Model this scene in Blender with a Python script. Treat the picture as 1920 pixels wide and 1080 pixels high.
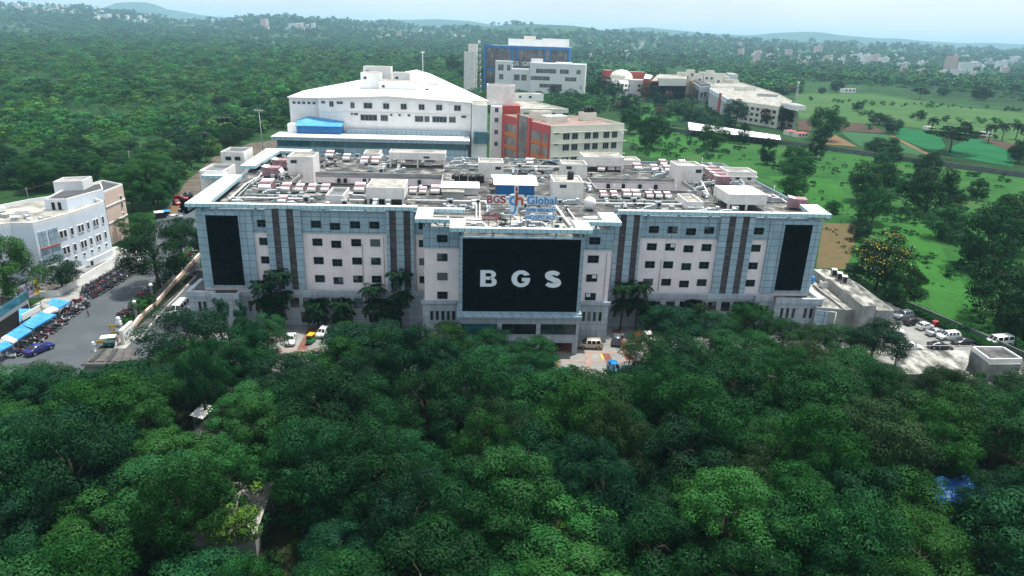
import bpy, math, random
import numpy as np
from mathutils import Vector, Matrix

sc = bpy.context.scene
for o in list(bpy.data.objects):
    bpy.data.objects.remove(o)
R = math.radians
# ------------------------------------------------------------------ camera (drone, 24 mm)
CAM_H = 58.8; FOC = 1280.0; ROLL = R(1.96); PITCH = R(20.35)
_cr, _sr, _ct, _st = math.cos(ROLL), math.sin(ROLL), math.cos(PITCH), math.sin(PITCH)
cam_data = bpy.data.cameras.new("camera")
cam = bpy.data.objects.new("camera", cam_data)
sc.collection.objects.link(cam)
A_ = Vector((1, 0, 0)); D_ = Vector((0, -_st, -_ct)); F_ = Vector((0, _ct, -_st))
right = A_ * _cr - D_ * _sr
down = A_ * _sr + D_ * _cr
m = Matrix((right, -down, -F_)).transposed().to_4x4()
m.translation = Vector((0, 0, CAM_H))
cam.matrix_world = m
cam_data.sensor_width = 36.0
cam_data.lens = 24.0
cam_data.clip_start = 0.5
cam_data.clip_end = 80000.0
sc.camera = cam
# ------------------------------------------------------------------ sky, sun, exposure
SUN_EL = R(74.0); SUN_AZ = R(52.0)          # azimuth measured from +Y towards +X
w = bpy.data.worlds.new("World"); sc.world = w; w.use_nodes = True
nt = w.node_tree; nt.nodes.clear()
out = nt.nodes.new("ShaderNodeOutputWorld")
bg = nt.nodes.new("ShaderNodeBackground"); bg.inputs["Strength"].default_value = 0.094
sky = nt.nodes.new("ShaderNodeTexSky"); sky.sky_type = 'NISHITA'; sky.sun_disc = False
sky.sun_elevation = SUN_EL; sky.sun_rotation = SUN_AZ
sky.altitude = 900; sky.air_density = 1.3; sky.dust_density = 3.0; sky.ozone_density = 2.0
# thin bright monsoon cloud veil over the blue sky
tc = nt.nodes.new("ShaderNodeTexCoord")
mp = nt.nodes.new("ShaderNodeMapping"); mp.inputs["Scale"].default_value = (1.2, 1.2, 5.0)
nz = nt.nodes.new("ShaderNodeTexNoise"); nz.inputs["Scale"].default_value = 1.6; nz.inputs["Detail"].default_value = 6
rp = nt.nodes.new("ShaderNodeValToRGB")
rp.color_ramp.elements[0].position = 0.25; rp.color_ramp.elements[0].color = (0.35, 0.35, 0.35, 1)
rp.color_ramp.elements[1].position = 0.72; rp.color_ramp.elements[1].color = (0.95, 0.95, 0.95, 1)
mx = nt.nodes.new("ShaderNodeMix"); mx.data_type = 'RGBA'
mx.inputs[7].default_value = (8.7, 9.3, 9.8, 1)
L = nt.links.new
L(tc.outputs["Generated"], mp.inputs["Vector"]); L(mp.outputs["Vector"], nz.inputs["Vector"])
L(nz.outputs["Fac"], rp.inputs["Fac"]); L(rp.outputs["Color"], mx.inputs[0])
L(sky.outputs["Color"], mx.inputs[6]); L(mx.outputs[2], bg.inputs["Color"]); L(bg.outputs[0], out.inputs["Surface"])
sun_d = bpy.data.lights.new("sun", 'SUN'); sun_d.energy = 4.9; sun_d.angle = R(0.6); sun_d.color = (1.0, 0.955, 0.88)
sun = bpy.data.objects.new("sun", sun_d); sc.collection.objects.link(sun)
sdir = Vector((math.sin(SUN_AZ) * math.cos(SUN_EL), math.cos(SUN_AZ) * math.cos(SUN_EL), math.sin(SUN_EL)))
sun.rotation_euler = (-sdir).to_track_quat('-Z', 'Y').to_euler()
sun.location = sdir * 300
sc.view_settings.view_transform = 'Standard'
sc.view_settings.look = 'None'
sc.view_settings.gamma = 1.0
sc.view_settings.exposure = 0.5
sc.render.engine = 'CYCLES'
sc.cycles.use_denoising = True
try:
    sc.cycles.denoiser = 'OPENIMAGEDENOISE'
    sc.cycles.denoising_input_passes = 'RGB_ALBEDO_NORMAL'
except Exception:
    pass
sc.cycles.use_adaptive_sampling = True
sc.cycles.adaptive_threshold = 0.02
sc.cycles.max_bounces = 5
sc.cycles.diffuse_bounces = 2
sc.cycles.glossy_bounces = 2
sc.cycles.transmission_bounces = 3
sc.cycles.volume_bounces = 1
sc.cycles.sample_clamp_indirect = 6.0
sc.render.filter_size = 1.5

# ------------------------------------------------------------------ geometry of the photograph
def gz(u, v, z=0.0):
    """world point at height z seen at photo pixel (u, v)"""
    dx, dy = u - 960, v - 540
    a = dx * _cr + dy * _sr; b = -dx * _sr + dy * _cr
    y = FOC * _ct - b * _st; k = -(FOC * _st + b * _ct)
    t = (z - CAM_H) / k
    return Vector((a * t, y * t, z))
def gY(u, v, Y):
    dx, dy = u - 960, v - 540
    a = dx * _cr + dy * _sr; b = -dx * _sr + dy * _cr
    y = FOC * _ct - b * _st; k = -(FOC * _st + b * _ct)
    t = Y / y
    return Vector((a * t, Y, CAM_H + k * t))
YAW = R(4.03); OX, OY = 0.0, 134.9
_cy, _sy = math.cos(YAW), math.sin(YAW)
def wor(x, y, z=0.0):
    return Vector((OX + x * _cy - y * _sy, OY + x * _sy + y * _cy, z))
def loc(p):
    dx, dy = p[0] - OX, p[1] - OY
    return (dx * _cy + dy * _sy, -dx * _sy + dy * _cy)
def bz(u, v, z=0.0):
    """hospital-frame (x, y) at height z for a photo pixel"""
    return loc(gz(u, v, z))
rnd = random.Random(11)

# ------------------------------------------------------------------ objects
COL = sc.collection
def tag(o, label=None, cat=None, group=None, kind=None):
    if label: o["label"] = label
    if cat: o["category"] = cat
    if group: o["group"] = group
    if kind: o["kind"] = kind
    return o
def empty(name, loc_=(0, 0, 0), rz=0.0, label=None, cat=None, group=None):
    o = bpy.data.objects.new(name, None); COL.objects.link(o)
    o.location = loc_; o.rotation_euler = (0, 0, rz); o.empty_display_size = 0.5
    return tag(o, label, cat, group)
def copy_tree(o, parent=None, keep=('kind',)):
    c = o.copy(); COL.objects.link(c)
    if parent: c.parent = parent
    for ch in o.children:
        copy_tree(ch, c)
    return c

class MB:
    """collects faces with material slots, then links them as ONE mesh object"""
    def __init__(s): s.v = []; s.f = []; s.m = []; s.mats = []; s.smooth = []
    def mi(s, mat):
        if mat not in s.mats: s.mats.append(mat)
        return s.mats.index(mat)
    def face(s, pts, mat, smooth=False):
        n = len(s.v); s.v.extend([tuple(p) for p in pts]); s.f.append(tuple(range(n, n + len(pts)))); s.m.append(s.mi(mat)); s.smooth.append(smooth)
        return s
    def box(s, x0, x1, y0, y1, z0, z1, mat, top=None, skip=''):
        n = len(s.v); i = s.mi(mat); t = s.mi(top) if top else i
        s.v += [(x0, y0, z0), (x1, y0, z0), (x1, y1, z0), (x0, y1, z0), (x0, y0, z1), (x1, y0, z1), (x1, y1, z1), (x0, y1, z1)]
        for key, f, mm in (('b', (3, 2, 1, 0), i), ('t', (4, 5, 6, 7), t), ('f', (0, 1, 5, 4), i), ('r', (1, 2, 6, 5), i), ('k', (2, 3, 7, 6), i), ('l', (3, 0, 4, 7), i)):
            if key in skip: continue
            s.f.append(tuple(n + k for k in f)); s.m.append(mm); s.smooth.append(False)
        return s
    def prism(s, poly, z0, z1, mat, top=None, bottom=True):
        """poly: xy list (either winding)"""
        a = sum(poly[i][0] * poly[(i + 1) % len(poly)][1] - poly[(i + 1) % len(poly)][0] * poly[i][1] for i in range(len(poly)))
        if a < 0: poly = poly[::-1]
        n = len(s.v); k = len(poly); i = s.mi(mat); t = s.mi(top) if top else i
        s.v += [(p[0], p[1], z0) for p in poly] + [(p[0], p[1], z1) for p in poly]
        for q in range(k):
            r = (q + 1) % k
            s.f.append((n + q, n + r, n + k + r, n + k + q)); s.m.append(i); s.smooth.append(False)
        s.f.append(tuple(n + k + q for q in range(k))); s.m.append(t); s.smooth.append(False)
        if bottom:
            s.f.append(tuple(n + q for q in reversed(range(k)))); s.m.append(i); s.smooth.append(False)
        return s
    def tube(s, p0, p1, r0, mat, r1=None, n=8, caps=True, smooth=True):
        p0 = Vector(p0); p1 = Vector(p1); r1 = r0 if r1 is None else r1
        d = (p1 - p0)
        if d.length < 1e-6: return s
        d.normalize()
        u = d.orthogonal().normalized(); w_ = d.cross(u)
        b = len(s.v); i = s.mi(mat)
        for p, r in ((p0, r0), (p1, r1)):
            for k in range(n):
                a = 2 * math.pi * k / n
                s.v.append(tuple(p + u * (r * math.cos(a)) + w_ * (r * math.sin(a))))
        for k in range(n):
            j = (k + 1) % n
            s.f.append((b + k, b + j, b + n + j, b + n + k)); s.m.append(i); s.smooth.append(smooth)
        if caps:
            s.f.append(tuple(b + k for k in reversed(range(n)))); s.m.append(i); s.smooth.append(False)
            s.f.append(tuple(b + n + k for k in range(n))); s.m.append(i); s.smooth.append(False)
        return s
    def path(s, pts, r, mat, n=8):
        for a, b in zip(pts, pts[1:]): s.tube(a, b, r, mat, n=n)
        return s
    def lathe(s, c, prof, mat, n=12, smooth=True):
        b = len(s.v); i = s.mi(mat); k = len(prof)
        for (r, z) in prof:
            for q in range(n):
                a = 2 * math.pi * q / n
                s.v.append((c[0] + r * math.cos(a), c[1] + r * math.sin(a), c[2] + z))
        for j in range(k - 1):
            for q in range(n):
                q2 = (q + 1) % n
                s.f.append((b + j * n + q, b + j * n + q2, b + (j + 1) * n + q2, b + (j + 1) * n + q)); s.m.append(i); s.smooth.append(smooth)
        s.f.append(tuple(b + (k - 1) * n + q for q in range(n))); s.m.append(i); s.smooth.append(False)
        return s
    def xf(s, M, start=0):
        for q in range(start, len(s.v)): s.v[q] = tuple(M @ Vector(s.v[q]))
        return s
    def build(s, name, parent=None, label=None, cat=None, group=None, kind=None, loc_=None, rz=None, origin=None):
        me = bpy.data.meshes.new(name)
        if origin is not None:
            ox, oy, oz = origin
            s.v = [(x - ox, y - oy, z - oz) for (x, y, z) in s.v]
        me.from_pydata(s.v, [], s.f)
        for mt in s.mats: me.materials.append(mt)
        me.polygons.foreach_set("material_index", s.m)
        me.polygons.foreach_set("use_smooth", s.smooth)
        me.update()
        o = bpy.data.objects.new(name, me); COL.objects.link(o)
        if parent: o.parent = parent
        if origin is not None: o.location = origin
        if loc_ is not None: o.location = loc_
        if rz is not None: o.rotation_euler = (0, 0, rz)
        return tag(o, label, cat, group, kind)
# ------------------------------------------------------------------ materials (all procedural)
def new_mat(name):
    mt = bpy.data.materials.new(name); mt.use_nodes = True
    n = mt.node_tree; b = n.nodes["Principled BSDF"]
    return mt, n, b
def c4(c): return (c[0], c[1], c[2], 1.0)
def plain(name, col, rough=0.6, metal=0.0, spec=0.4, emit=None):
    mt, n, b = new_mat(name)
    b.inputs["Base Color"].default_value = c4(col); b.inputs["Roughness"].default_value = rough
    b.inputs["Metallic"].default_value = metal; b.inputs["Specular IOR Level"].default_value = spec
    return mt
def noise_node(n, scale, detail=5, rough=0.6, coord="Object", stretch=None):
    t = n.nodes.new("ShaderNodeTexCoord"); z = n.nodes.new("ShaderNodeTexNoise")
    z.inputs["Scale"].default_value = scale; z.inputs["Detail"].default_value = detail; z.inputs["Roughness"].default_value = rough
    src = t.outputs[coord]
    if coord == "World":
        pass
    if stretch:
        mp_ = n.nodes.new("ShaderNodeMapping"); mp_.inputs["Scale"].default_value = stretch
        n.links.new(src, mp_.inputs["Vector"]); src = mp_.outputs["Vector"]
    n.links.new(src, z.inputs["Vector"])
    return z
def ramp(n, src, stops):
    r = n.nodes.new("ShaderNodeValToRGB"); e = r.color_ramp.elements
    while len(e) < len(stops): e.new(0.5)
    for k, (p, c) in enumerate(stops): e[k].position = p; e[k].color = c4(c)
    n.links.new(src, r.inputs["Fac"]); return r
def mixc(n, fac, a, b, mode='MIX'):
    x = n.nodes.new("ShaderNodeMix"); x.data_type = 'RGBA'; x.blend_type = mode
    for sock, val in ((0, fac), (6, a), (7, b)):
        if isinstance(val, (int, float)): x.inputs[sock].default_value = val
        elif isinstance(val, tuple): x.inputs[sock].default_value = c4(val)
        else: n.links.new(val, x.inputs[sock])
    return x.outputs[2]
def mottled(name, stops, scale, rough=0.8, detail=6, stretch=None, spec=0.3, bump=0.0, coord="Object"):
    mt, n, b = new_mat(name)
    z = noise_node(n, scale, detail, 0.65, coord, stretch)
    r = ramp(n, z.outputs["Fac"], stops)
    n.links.new(r.outputs["Color"], b.inputs["Base Color"])
    b.inputs["Roughness"].default_value = rough; b.inputs["Specular IOR Level"].default_value = spec
    if bump:
        bp = n.nodes.new("ShaderNodeBump"); bp.inputs["Strength"].default_value = bump; bp.inputs["Distance"].default_value = 0.1
        n.links.new(z.outputs["Fac"], bp.inputs["Height"]); n.links.new(bp.outputs["Normal"], b.inputs["Normal"])
    return mt
def stained_wall(name, base, stain, amount=0.5, streak=True, rough=0.85):
    """painted render with rain streaks and patchy grime"""
    mt, n, b = new_mat(name)
    z1 = noise_node(n, 0.35, 6, 0.7); z2 = noise_node(n, 1.0, 5, 0.7, stretch=(1.3, 1.3, 0.09))
    r1 = ramp(n, z1.outputs["Fac"], [(0.42, (0, 0, 0)), (0.75, (1, 1, 1))])
    r2 = ramp(n, z2.outputs["Fac"], [(0.52, (0, 0, 0)), (0.74, (1, 1, 1))])
    f = n.nodes.new("ShaderNodeMath"); f.operation = 'MULTIPLY_ADD'
    n.links.new(r2.outputs["Color"], f.inputs[0]); f.inputs[1].default_value = 0.75 if streak else 0.0
    n.links.new(r1.outputs["Color"], f.inputs[2])
    g = n.nodes.new("ShaderNodeMath"); g.operation = 'MULTIPLY'; g.inputs[1].default_value = amount; g.use_clamp = True
    n.links.new(f.outputs[0], g.inputs[0])
    n.links.new(mixc(n, g.outputs[0], tuple(base), tuple(stain)), b.inputs["Base Color"])
    b.inputs["Roughness"].default_value = rough; b.inputs["Specular IOR Level"].default_value = 0.25
    return mt
def panel(name, c1, c2, line, w_, h_, mortar=0.05, rough=0.35, spec=0.5, off=(0.0, 0.0), vert=True, grime=0.25):
    """metal or stone panels: joint grid in object space, each panel slightly different"""
    mt, n, b = new_mat(name)
    t = n.nodes.new("ShaderNodeTexCoord"); s = n.nodes.new("ShaderNodeSeparateXYZ"); c = n.nodes.new("ShaderNodeCombineXYZ")
    n.links.new(t.outputs["Object"], s.inputs[0])
    if vert:
        a = n.nodes.new("ShaderNodeMath"); a.operation = 'ADD'
        n.links.new(s.outputs["X"], a.inputs[0]); n.links.new(s.outputs["Y"], a.inputs[1])
        a2 = n.nodes.new("ShaderNodeMath"); a2.operation = 'ADD'; a2.inputs[1].default_value = off[0] + 1000 * w_
        n.links.new(a.outputs[0], a2.inputs[0]); n.links.new(a2.outputs[0], c.inputs["X"])
        a3 = n.nodes.new("ShaderNodeMath"); a3.operation = 'ADD'; a3.inputs[1].default_value = off[1] + 100 * h_
        n.links.new(s.outputs["Z"], a3.inputs[0]); n.links.new(a3.outputs[0], c.inputs["Y"])
    else:
        n.links.new(s.outputs["X"], c.inputs["X"]); n.links.new(s.outputs["Y"], c.inputs["Y"])
    br = n.nodes.new("ShaderNodeTexBrick"); br.offset = 0.0; br.squash = 1.0
    n.links.new(c.outputs[0], br.inputs["Vector"])
    br.inputs["Scale"].default_value = 1.0; br.inputs["Brick Width"].default_value = w_; br.inputs["Row Height"].default_value = h_
    br.inputs["Mortar Size"].default_value = mortar; br.inputs["Mortar Smooth"].default_value = 0.1
    br.inputs["Color1"].default_value = c4(c1); br.inputs["Color2"].default_value = c4(c2); br.inputs["Mortar"].default_value = c4(line)
    z = noise_node(n, 0.8, 5, 0.7, stretch=(1.2, 1.2, 0.25))
    r = ramp(n, z.outputs["Fac"], [(0.35, (1 - grime, 1 - grime, 1 - grime)), (0.65, (1, 1, 1))])
    n.links.new(mixc(n, 1.0, br.outputs["Color"], r.outputs["Color"], 'MULTIPLY'), b.inputs["Base Color"])
    b.inputs["Roughness"].default_value = rough; b.inputs["Specular IOR Level"].default_value = spec
    return mt
def leaf(name, dark, mid, light, trans=0.13, var=0.38):
    """foliage: colour changes leaf by leaf, clump by clump and tree by tree"""
    mt, n, b = new_mat(name)
    gi = n.nodes.new("ShaderNodeNewGeometry"); oi = n.nodes.new("ShaderNodeObjectInfo")
    z = noise_node(n, 0.45, 3, 0.6)
    a = n.nodes.new("ShaderNodeMath"); a.operation = 'MULTIPLY_ADD'; a.inputs[1].default_value = 0.22
    n.links.new(gi.outputs["Random Per Island"], a.inputs[0]); 
    a2 = n.nodes.new("ShaderNodeMath"); a2.operation = 'MULTIPLY'; a2.inputs[1].default_value = 0.83
    n.links.new(z.outputs["Fac"], a2.inputs[0]); n.links.new(a2.outputs[0], a.inputs[2])
    r = ramp(n, a.outputs[0], [(0.2, dark), (0.52, mid), (0.85, light)])
    hs = n.nodes.new("ShaderNodeHueSaturation")
    m1 = n.nodes.new("ShaderNodeMapRange"); m1.inputs["To Min"].default_value = 0.5 - 0.035 * var / 0.5; m1.inputs["To Max"].default_value = 0.5 + 0.03 * var / 0.5
    m2 = n.nodes.new("ShaderNodeMapRange"); m2.inputs["To Min"].default_value = 1 - var * 0.7; m2.inputs["To Max"].default_value = 1 + var * 0.7
    wn = n.nodes.new("ShaderNodeTexWhiteNoise"); wn.noise_dimensions = '1D'
    n.links.new(oi.outputs["Random"], wn.inputs["W"])
    n.links.new(oi.outputs["Random"], m1.inputs["Value"]); n.links.new(wn.outputs["Value"], m2.inputs["Value"])
    n.links.new(m1.outputs[0], hs.inputs["Hue"]); n.links.new(m2.outputs[0], hs.inputs["Value"]); n.links.new(r.outputs["Color"], hs.inputs["Color"])
    b.inputs["Roughness"].default_value = 0.6; b.inputs["Specular IOR Level"].default_value = 0.10; hs.inputs["Saturation"].default_value = 1.08
    n.links.new(hs.outputs["Color"], b.inputs["Base Color"])
    tr = n.nodes.new("ShaderNodeBsdfTranslucent"); n.links.new(hs.outputs["Color"], tr.inputs["Color"])
    ms = n.nodes.new("ShaderNodeMixShader"); ms.inputs[0].default_value = trans
    n.links.new(b.outputs[0], ms.inputs[1]); n.links.new(tr.outputs[0], ms.inputs[2])
    n.links.new(ms.outputs[0], n.nodes["Material Output"].inputs["Surface"])
    return mt

M = {}
M['acp'] = panel("blue_grey_cladding", (0.36, 0.485, 0.56), (0.305, 0.425, 0.505), (0.09, 0.12, 0.145), 1.9, 1.55, 0.05, 0.3, 0.5, grime=0.2)
M['acp_col'] = panel("blue_grey_column_cladding", (0.39, 0.515, 0.59), (0.29, 0.41, 0.49), (0.09, 0.12, 0.14), 60.0, 1.3, 0.055, 0.3, 0.5, grime=0.2)
M['fascia'] = panel("canopy_fascia", (0.46, 0.69, 0.75), (0.42, 0.64, 0.71), (0.12, 0.2, 0.22), 1.25, 9.0, 0.05, 0.35, 0.5, off=(0, 3), grime=0.15)
M['canopy_top'] = mottled("canopy_top_sheet", [(0.3, (0.50, 0.60, 0.62)), (0.6, (0.70, 0.77, 0.78))], 0.15, 0.5)
M['pinkwall'] = stained_wall("pale_pink_render", (0.82, 0.745, 0.745), (0.40, 0.36, 0.35), 0.34)
M['podium'] = panel("grey_stone_panels", (0.43, 0.49, 0.54), (0.375, 0.44, 0.495), (0.17, 0.19, 0.21), 2.2, 1.35, 0.035, 0.5, 0.4, grime=0.3)
M['darkstripe'] = mottled("dark_stone_strip", [(0.35, (0.025, 0.022, 0.025)), (0.5, (0.06, 0.055, 0.058)), (0.7, (0.16, 0.155, 0.16))], 1.0, 0.6, stretch=(0.6, 0.6, 5.0))
M['glass'] = panel("black_tinted_glass", (0.0012, 0.004, 0.005), (0.002, 0.006, 0.008), (0.001, 0.0015, 0.0015), 1.1, 1.3, 0.04, 0.10, 0.16, grime=0.1)
M['glass_win'] = plain("window_glass", (0.008, 0.014, 0.018), 0.08, 0, 0.5)
M['glass_teal'] = panel("teal_glass", (0.03, 0.13, 0.16), (0.045, 0.18, 0.21), (0.02, 0.06, 0.07), 1.7, 3.0, 0.05, 0.1, 0.6)
M['frame'] = plain("window_frame_grey", (0.05, 0.06, 0.065), 0.5)
M['white'] = stained_wall("white_paint", (0.78, 0.78, 0.77), (0.42, 0.41, 0.39), 0.3)
M['cream'] = stained_wall("cream_paint", (0.74, 0.72, 0.62), (0.38, 0.36, 0.30), 0.35)
M['bluewhite'] = stained_wall("bluish_white_paint", (0.66, 0.74, 0.82), (0.42, 0.46, 0.5), 0.25)
M['roofbox'] = stained_wall("roof_room_render", (0.80, 0.76, 0.72), (0.33, 0.31, 0.28), 0.42)
M['roofdeck'] = mottled("stained_roof_concrete", [(0.30, (0.018, 0.02, 0.021)), (0.44, (0.05, 0.053, 0.053)), (0.54, (0.105, 0.107, 0.102)), (0.63, (0.30, 0.295, 0.27)), (0.70, (0.08, 0.083, 0.08))], 0.25, 0.9, 9)
M['roofpale'] = mottled("pale_roof_concrete", [(0.30, (0.07, 0.07, 0.065)), (0.45, (0.22, 0.215, 0.19)), (0.6, (0.40, 0.39, 0.35)), (0.75, (0.20, 0.195, 0.18))], 0.2, 0.9, 8)
M['pond'] = mottled("rain_puddle", [(0.4, (0.05, 0.06, 0.065)), (0.6, (0.12, 0.13, 0.13))], 0.8, 0.12, spec=0.6)
M['whiteroof'] = mottled("white_metal_roofing", [(0.3, (0.72, 0.73, 0.72)), (0.6, (0.84, 0.84, 0.83))], 0.08, 0.45)
M['blue_sheet'] = panel("blue_metal_sheet", (0.01, 0.13, 0.36), (0.012, 0.15, 0.40), (0.008, 0.09, 0.25), 0.35, 30, 0.03, 0.4, 0.4)
M['blue_roof'] = mottled("blue_roof_sheet", [(0.3, (0.05, 0.25, 0.48)), (0.7, (0.09, 0.36, 0.62))], 0.4, 0.45)
M['tarp'] = mottled("blue_tarpaulin", [(0.3, (0.02, 0.16, 0.42)), (0.55, (0.05, 0.27, 0.6)), (0.75, (0.10, 0.36, 0.66))], 0.7, 0.4)
M['pink_unit'] = mottled("faded_red_casing", [(0.3, (0.22, 0.10, 0.115)), (0.7, (0.38, 0.25, 0.27))], 1.2, 0.5)
M['white_unit'] = mottled("white_unit_casing", [(0.3, (0.55, 0.54, 0.53)), (0.7, (0.80, 0.78, 0.77))], 1.0, 0.5)
M['galv'] = mottled("galvanised_sheet", [(0.3, (0.28, 0.31, 0.33)), (0.7, (0.50, 0.54, 0.56))], 1.4, 0.4, spec=0.5)
M['pipe'] = mottled("white_pipe_lagging", [(0.3, (0.52, 0.53, 0.52)), (0.7, (0.78, 0.78, 0.76))], 0.9, 0.5)
M['pipe_dark'] = mottled("black_pipe_lagging", [(0.3, (0.015, 0.017, 0.018)), (0.7, (0.05, 0.055, 0.06))], 0.9, 0.5)
M['pipe_green'] = mottled("grey_green_pipe", [(0.3, (0.16, 0.2, 0.19)), (0.7, (0.32, 0.37, 0.35))], 0.9, 0.5)
M['black'] = plain("black_plastic", (0.012, 0.013, 0.015), 0.45)
M['steel'] = plain("steel_section", (0.18, 0.19, 0.2), 0.45, 0.6)
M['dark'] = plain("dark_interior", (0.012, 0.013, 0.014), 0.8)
M['redwall'] = stained_wall("brick_red_paint", (0.40, 0.075, 0.06), (0.22, 0.06, 0.05), 0.4)
M['redtrim'] = plain("red_trim_paint", (0.45, 0.075, 0.075), 0.6)
M['orange'] = stained_wall("orange_paint", (0.56, 0.20, 0.06), (0.3, 0.1, 0.04), 0.4)
M['peach'] = stained_wall("peach_paint", (0.68, 0.52, 0.44), (0.4, 0.32, 0.28), 0.25)
M['terracotta'] = mottled("terracotta_tile", [(0.3, (0.24, 0.075, 0.05)), (0.7, (0.38, 0.14, 0.09))], 1.5, 0.7)
M['asphalt'] = mottled("asphalt", [(0.3, (0.050, 0.060, 0.067)), (0.55, (0.067, 0.079, 0.088)), (0.75, (0.092, 0.105, 0.115))], 0.16, 0.85, 9)
M['asphalt2'] = mottled("old_asphalt", [(0.3, (0.045, 0.048, 0.05)), (0.7, (0.075, 0.08, 0.083))], 0.25, 0.9, 8)
M['concrete'] = mottled("concrete", [(0.3, (0.16, 0.17, 0.165)), (0.55, (0.30, 0.31, 0.30)), (0.75, (0.42, 0.42, 0.40))], 0.3, 0.9, 8)
M['kerb'] = mottled("kerb_concrete", [(0.3, (0.22, 0.22, 0.21)), (0.7, (0.42, 0.41, 0.39))], 0.8, 0.9)
M['lot'] = mottled("parking_concrete", [(0.3, (0.13, 0.135, 0.13)), (0.5, (0.20, 0.205, 0.195)), (0.72, (0.28, 0.28, 0.265))], 0.2, 0.9, 9)
M['paver'] = mottled("red_pavers", [(0.3, (0.12, 0.045, 0.035)), (0.7, (0.21, 0.09, 0.07))], 0.9, 0.85)
M['paver_pink'] = mottled("pink_pavers", [(0.3, (0.22, 0.15, 0.13)), (0.7, (0.33, 0.25, 0.21))], 0.9, 0.85)
M['yellow'] = plain("yellow_road_paint", (0.62, 0.40, 0.04), 0.7)
M['whiteline'] = plain("white_road_paint", (0.72, 0.72, 0.70), 0.7)
M['bark'] = mottled("bark", [(0.3, (0.025, 0.020, 0.015)), (0.7, (0.075, 0.062, 0.05))], 3.0, 0.9)
M['palebark'] = mottled("pale_bark", [(0.3, (0.09, 0.08, 0.07)), (0.7, (0.2, 0.185, 0.16))], 3.0, 0.9)
M['asb'] = mottled("asbestos_roof", [(0.3, (0.04, 0.04, 0.038)), (0.7, (0.13, 0.125, 0.115))], 0.7, 0.9)
M['tanglass'] = mottled("tinted_glass_painted_reflections", [(0.3, (0.04, 0.045, 0.05)), (0.5, (0.11, 0.11, 0.11)), (0.65, (0.24, 0.23, 0.22))], 0.14, 0.15, spec=0.6)  # pale grey patches paint reflections into the glass colour
M['gimsblue'] = plain("royal_blue_cladding", (0.03, 0.17, 0.42), 0.4)
M['domecream'] = mottled("cream_dome", [(0.3, (0.62, 0.60, 0.50)), (0.7, (0.72, 0.70, 0.6))], 0.3, 0.6)
M['winpane'] = plain("dim_window", (0.03, 0.042, 0.05), 0.15, 0, 0.5)
M['winframe'] = plain("pale_window_frame", (0.35, 0.36, 0.37), 0.5)
M['letter'] = plain("white_letter_sheet", (0.70, 0.76, 0.80), 0.5)
M['sign_red'] = plain("sign_red", (0.32, 0.025, 0.03), 0.5)
M['sign_blue'] = plain("sign_blue", (0.015, 0.13, 0.42), 0.5)
M['sign_lightblue'] = plain("sign_light_blue", (0.03, 0.26, 0.62), 0.5)
M['sign_orange'] = plain("sign_orange_red", (0.42, 0.07, 0.025), 0.5)
M['sign_white'] = plain("sign_white", (0.75, 0.78, 0.80), 0.5)
M['pale_blue_sign'] = plain("pale_blue_letter_backing", (0.55, 0.68, 0.78), 0.5)
WORDS = 'first second third fourth fifth sixth seventh eighth ninth tenth eleventh twelfth'.split()

M["brownroof"] = mottled("dull_brown_terrace", [(0.3, (0.14, 0.09, 0.075)), (0.55, (0.26, 0.19, 0.165)), (0.72, (0.38, 0.33, 0.29))], 0.3, 0.9, 8)
M["blind"] = plain("pale_blind_behind_glass", (0.10, 0.115, 0.12), 0.25, 0, 0.5)
M["glass_green"] = plain("greenish_window_glass", (0.012, 0.03, 0.03), 0.1, 0, 0.5)

M["roofstain"] = mottled("black_streaked_roof_concrete", [(0.32, (0.03, 0.031, 0.03)), (0.45, (0.12, 0.12, 0.11)), (0.55, (0.33, 0.33, 0.30)), (0.66, (0.48, 0.475, 0.44)), (0.76, (0.15, 0.15, 0.14))], 0.3, 0.9, 10, stretch=(1, .45, 1))
M["tarp_deep"] = mottled("deep_blue_tarpaulin", [(0.3, (0.006, 0.05, 0.22)), (0.7, (0.02, 0.12, 0.36))], 0.9, 0.5)
# ------------------------------------------------------------------ the setting: terrain, roads, fields
def ground_mat():
    mt, n, b = new_mat("scrub_ground")
    z0 = noise_node(n, 0.0035, 5, 0.6); z1 = noise_node(n, 0.03, 7, 0.65); z2 = noise_node(n, 0.45, 4, 0.7)
    g = ramp(n, z1.outputs["Fac"], [(0.30, (0.008, 0.030, 0.012)), (0.48, (0.017, 0.060, 0.018)), (0.62, (0.028, 0.082, 0.025)), (0.78, (0.045, 0.08, 0.032))])
    f = ramp(n, z0.outputs["Fac"], [(0.40, (0.55, 0.62, 0.6)), (0.60, (1.15, 1.1, 1.0))])
    c = mixc(n, 1.0, g.outputs["Color"], f.outputs["Color"], 'MULTIPLY')
    h = ramp(n, z2.outputs["Fac"], [(0.3, (0.62, 0.66, 0.62)), (0.7, (1.2, 1.15, 1.1))])
    n.links.new(mixc(n, 0.85, c, h.outputs["Color"], 'MULTIPLY'), b.inputs["Base Color"])
    b.inputs["Roughness"].default_value = 0.95; b.inputs["Specular IOR Level"].default_value = 0.1
    return mt
def grass_mat(name, stops, s1=0.09, s2=0.9, k=0.8):
    mt, n, b = new_mat(name)
    z1 = noise_node(n, s1, 7, 0.62); z2 = noise_node(n, s2, 5, 0.7)
    g = ramp(n, z1.outputs["Fac"], stops)
    h = ramp(n, z2.outputs["Fac"], [(0.3, (0.6, 0.62, 0.6)), (0.7, (1.25, 1.2, 1.15))])
    n.links.new(mixc(n, k, g.outputs["Color"], h.outputs["Color"], 'MULTIPLY'), b.inputs["Base Color"])
    b.inputs["Roughness"].default_value = 0.95; b.inputs["Specular IOR Level"].default_value = 0.08
    return mt
M['ground'] = ground_mat()
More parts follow.
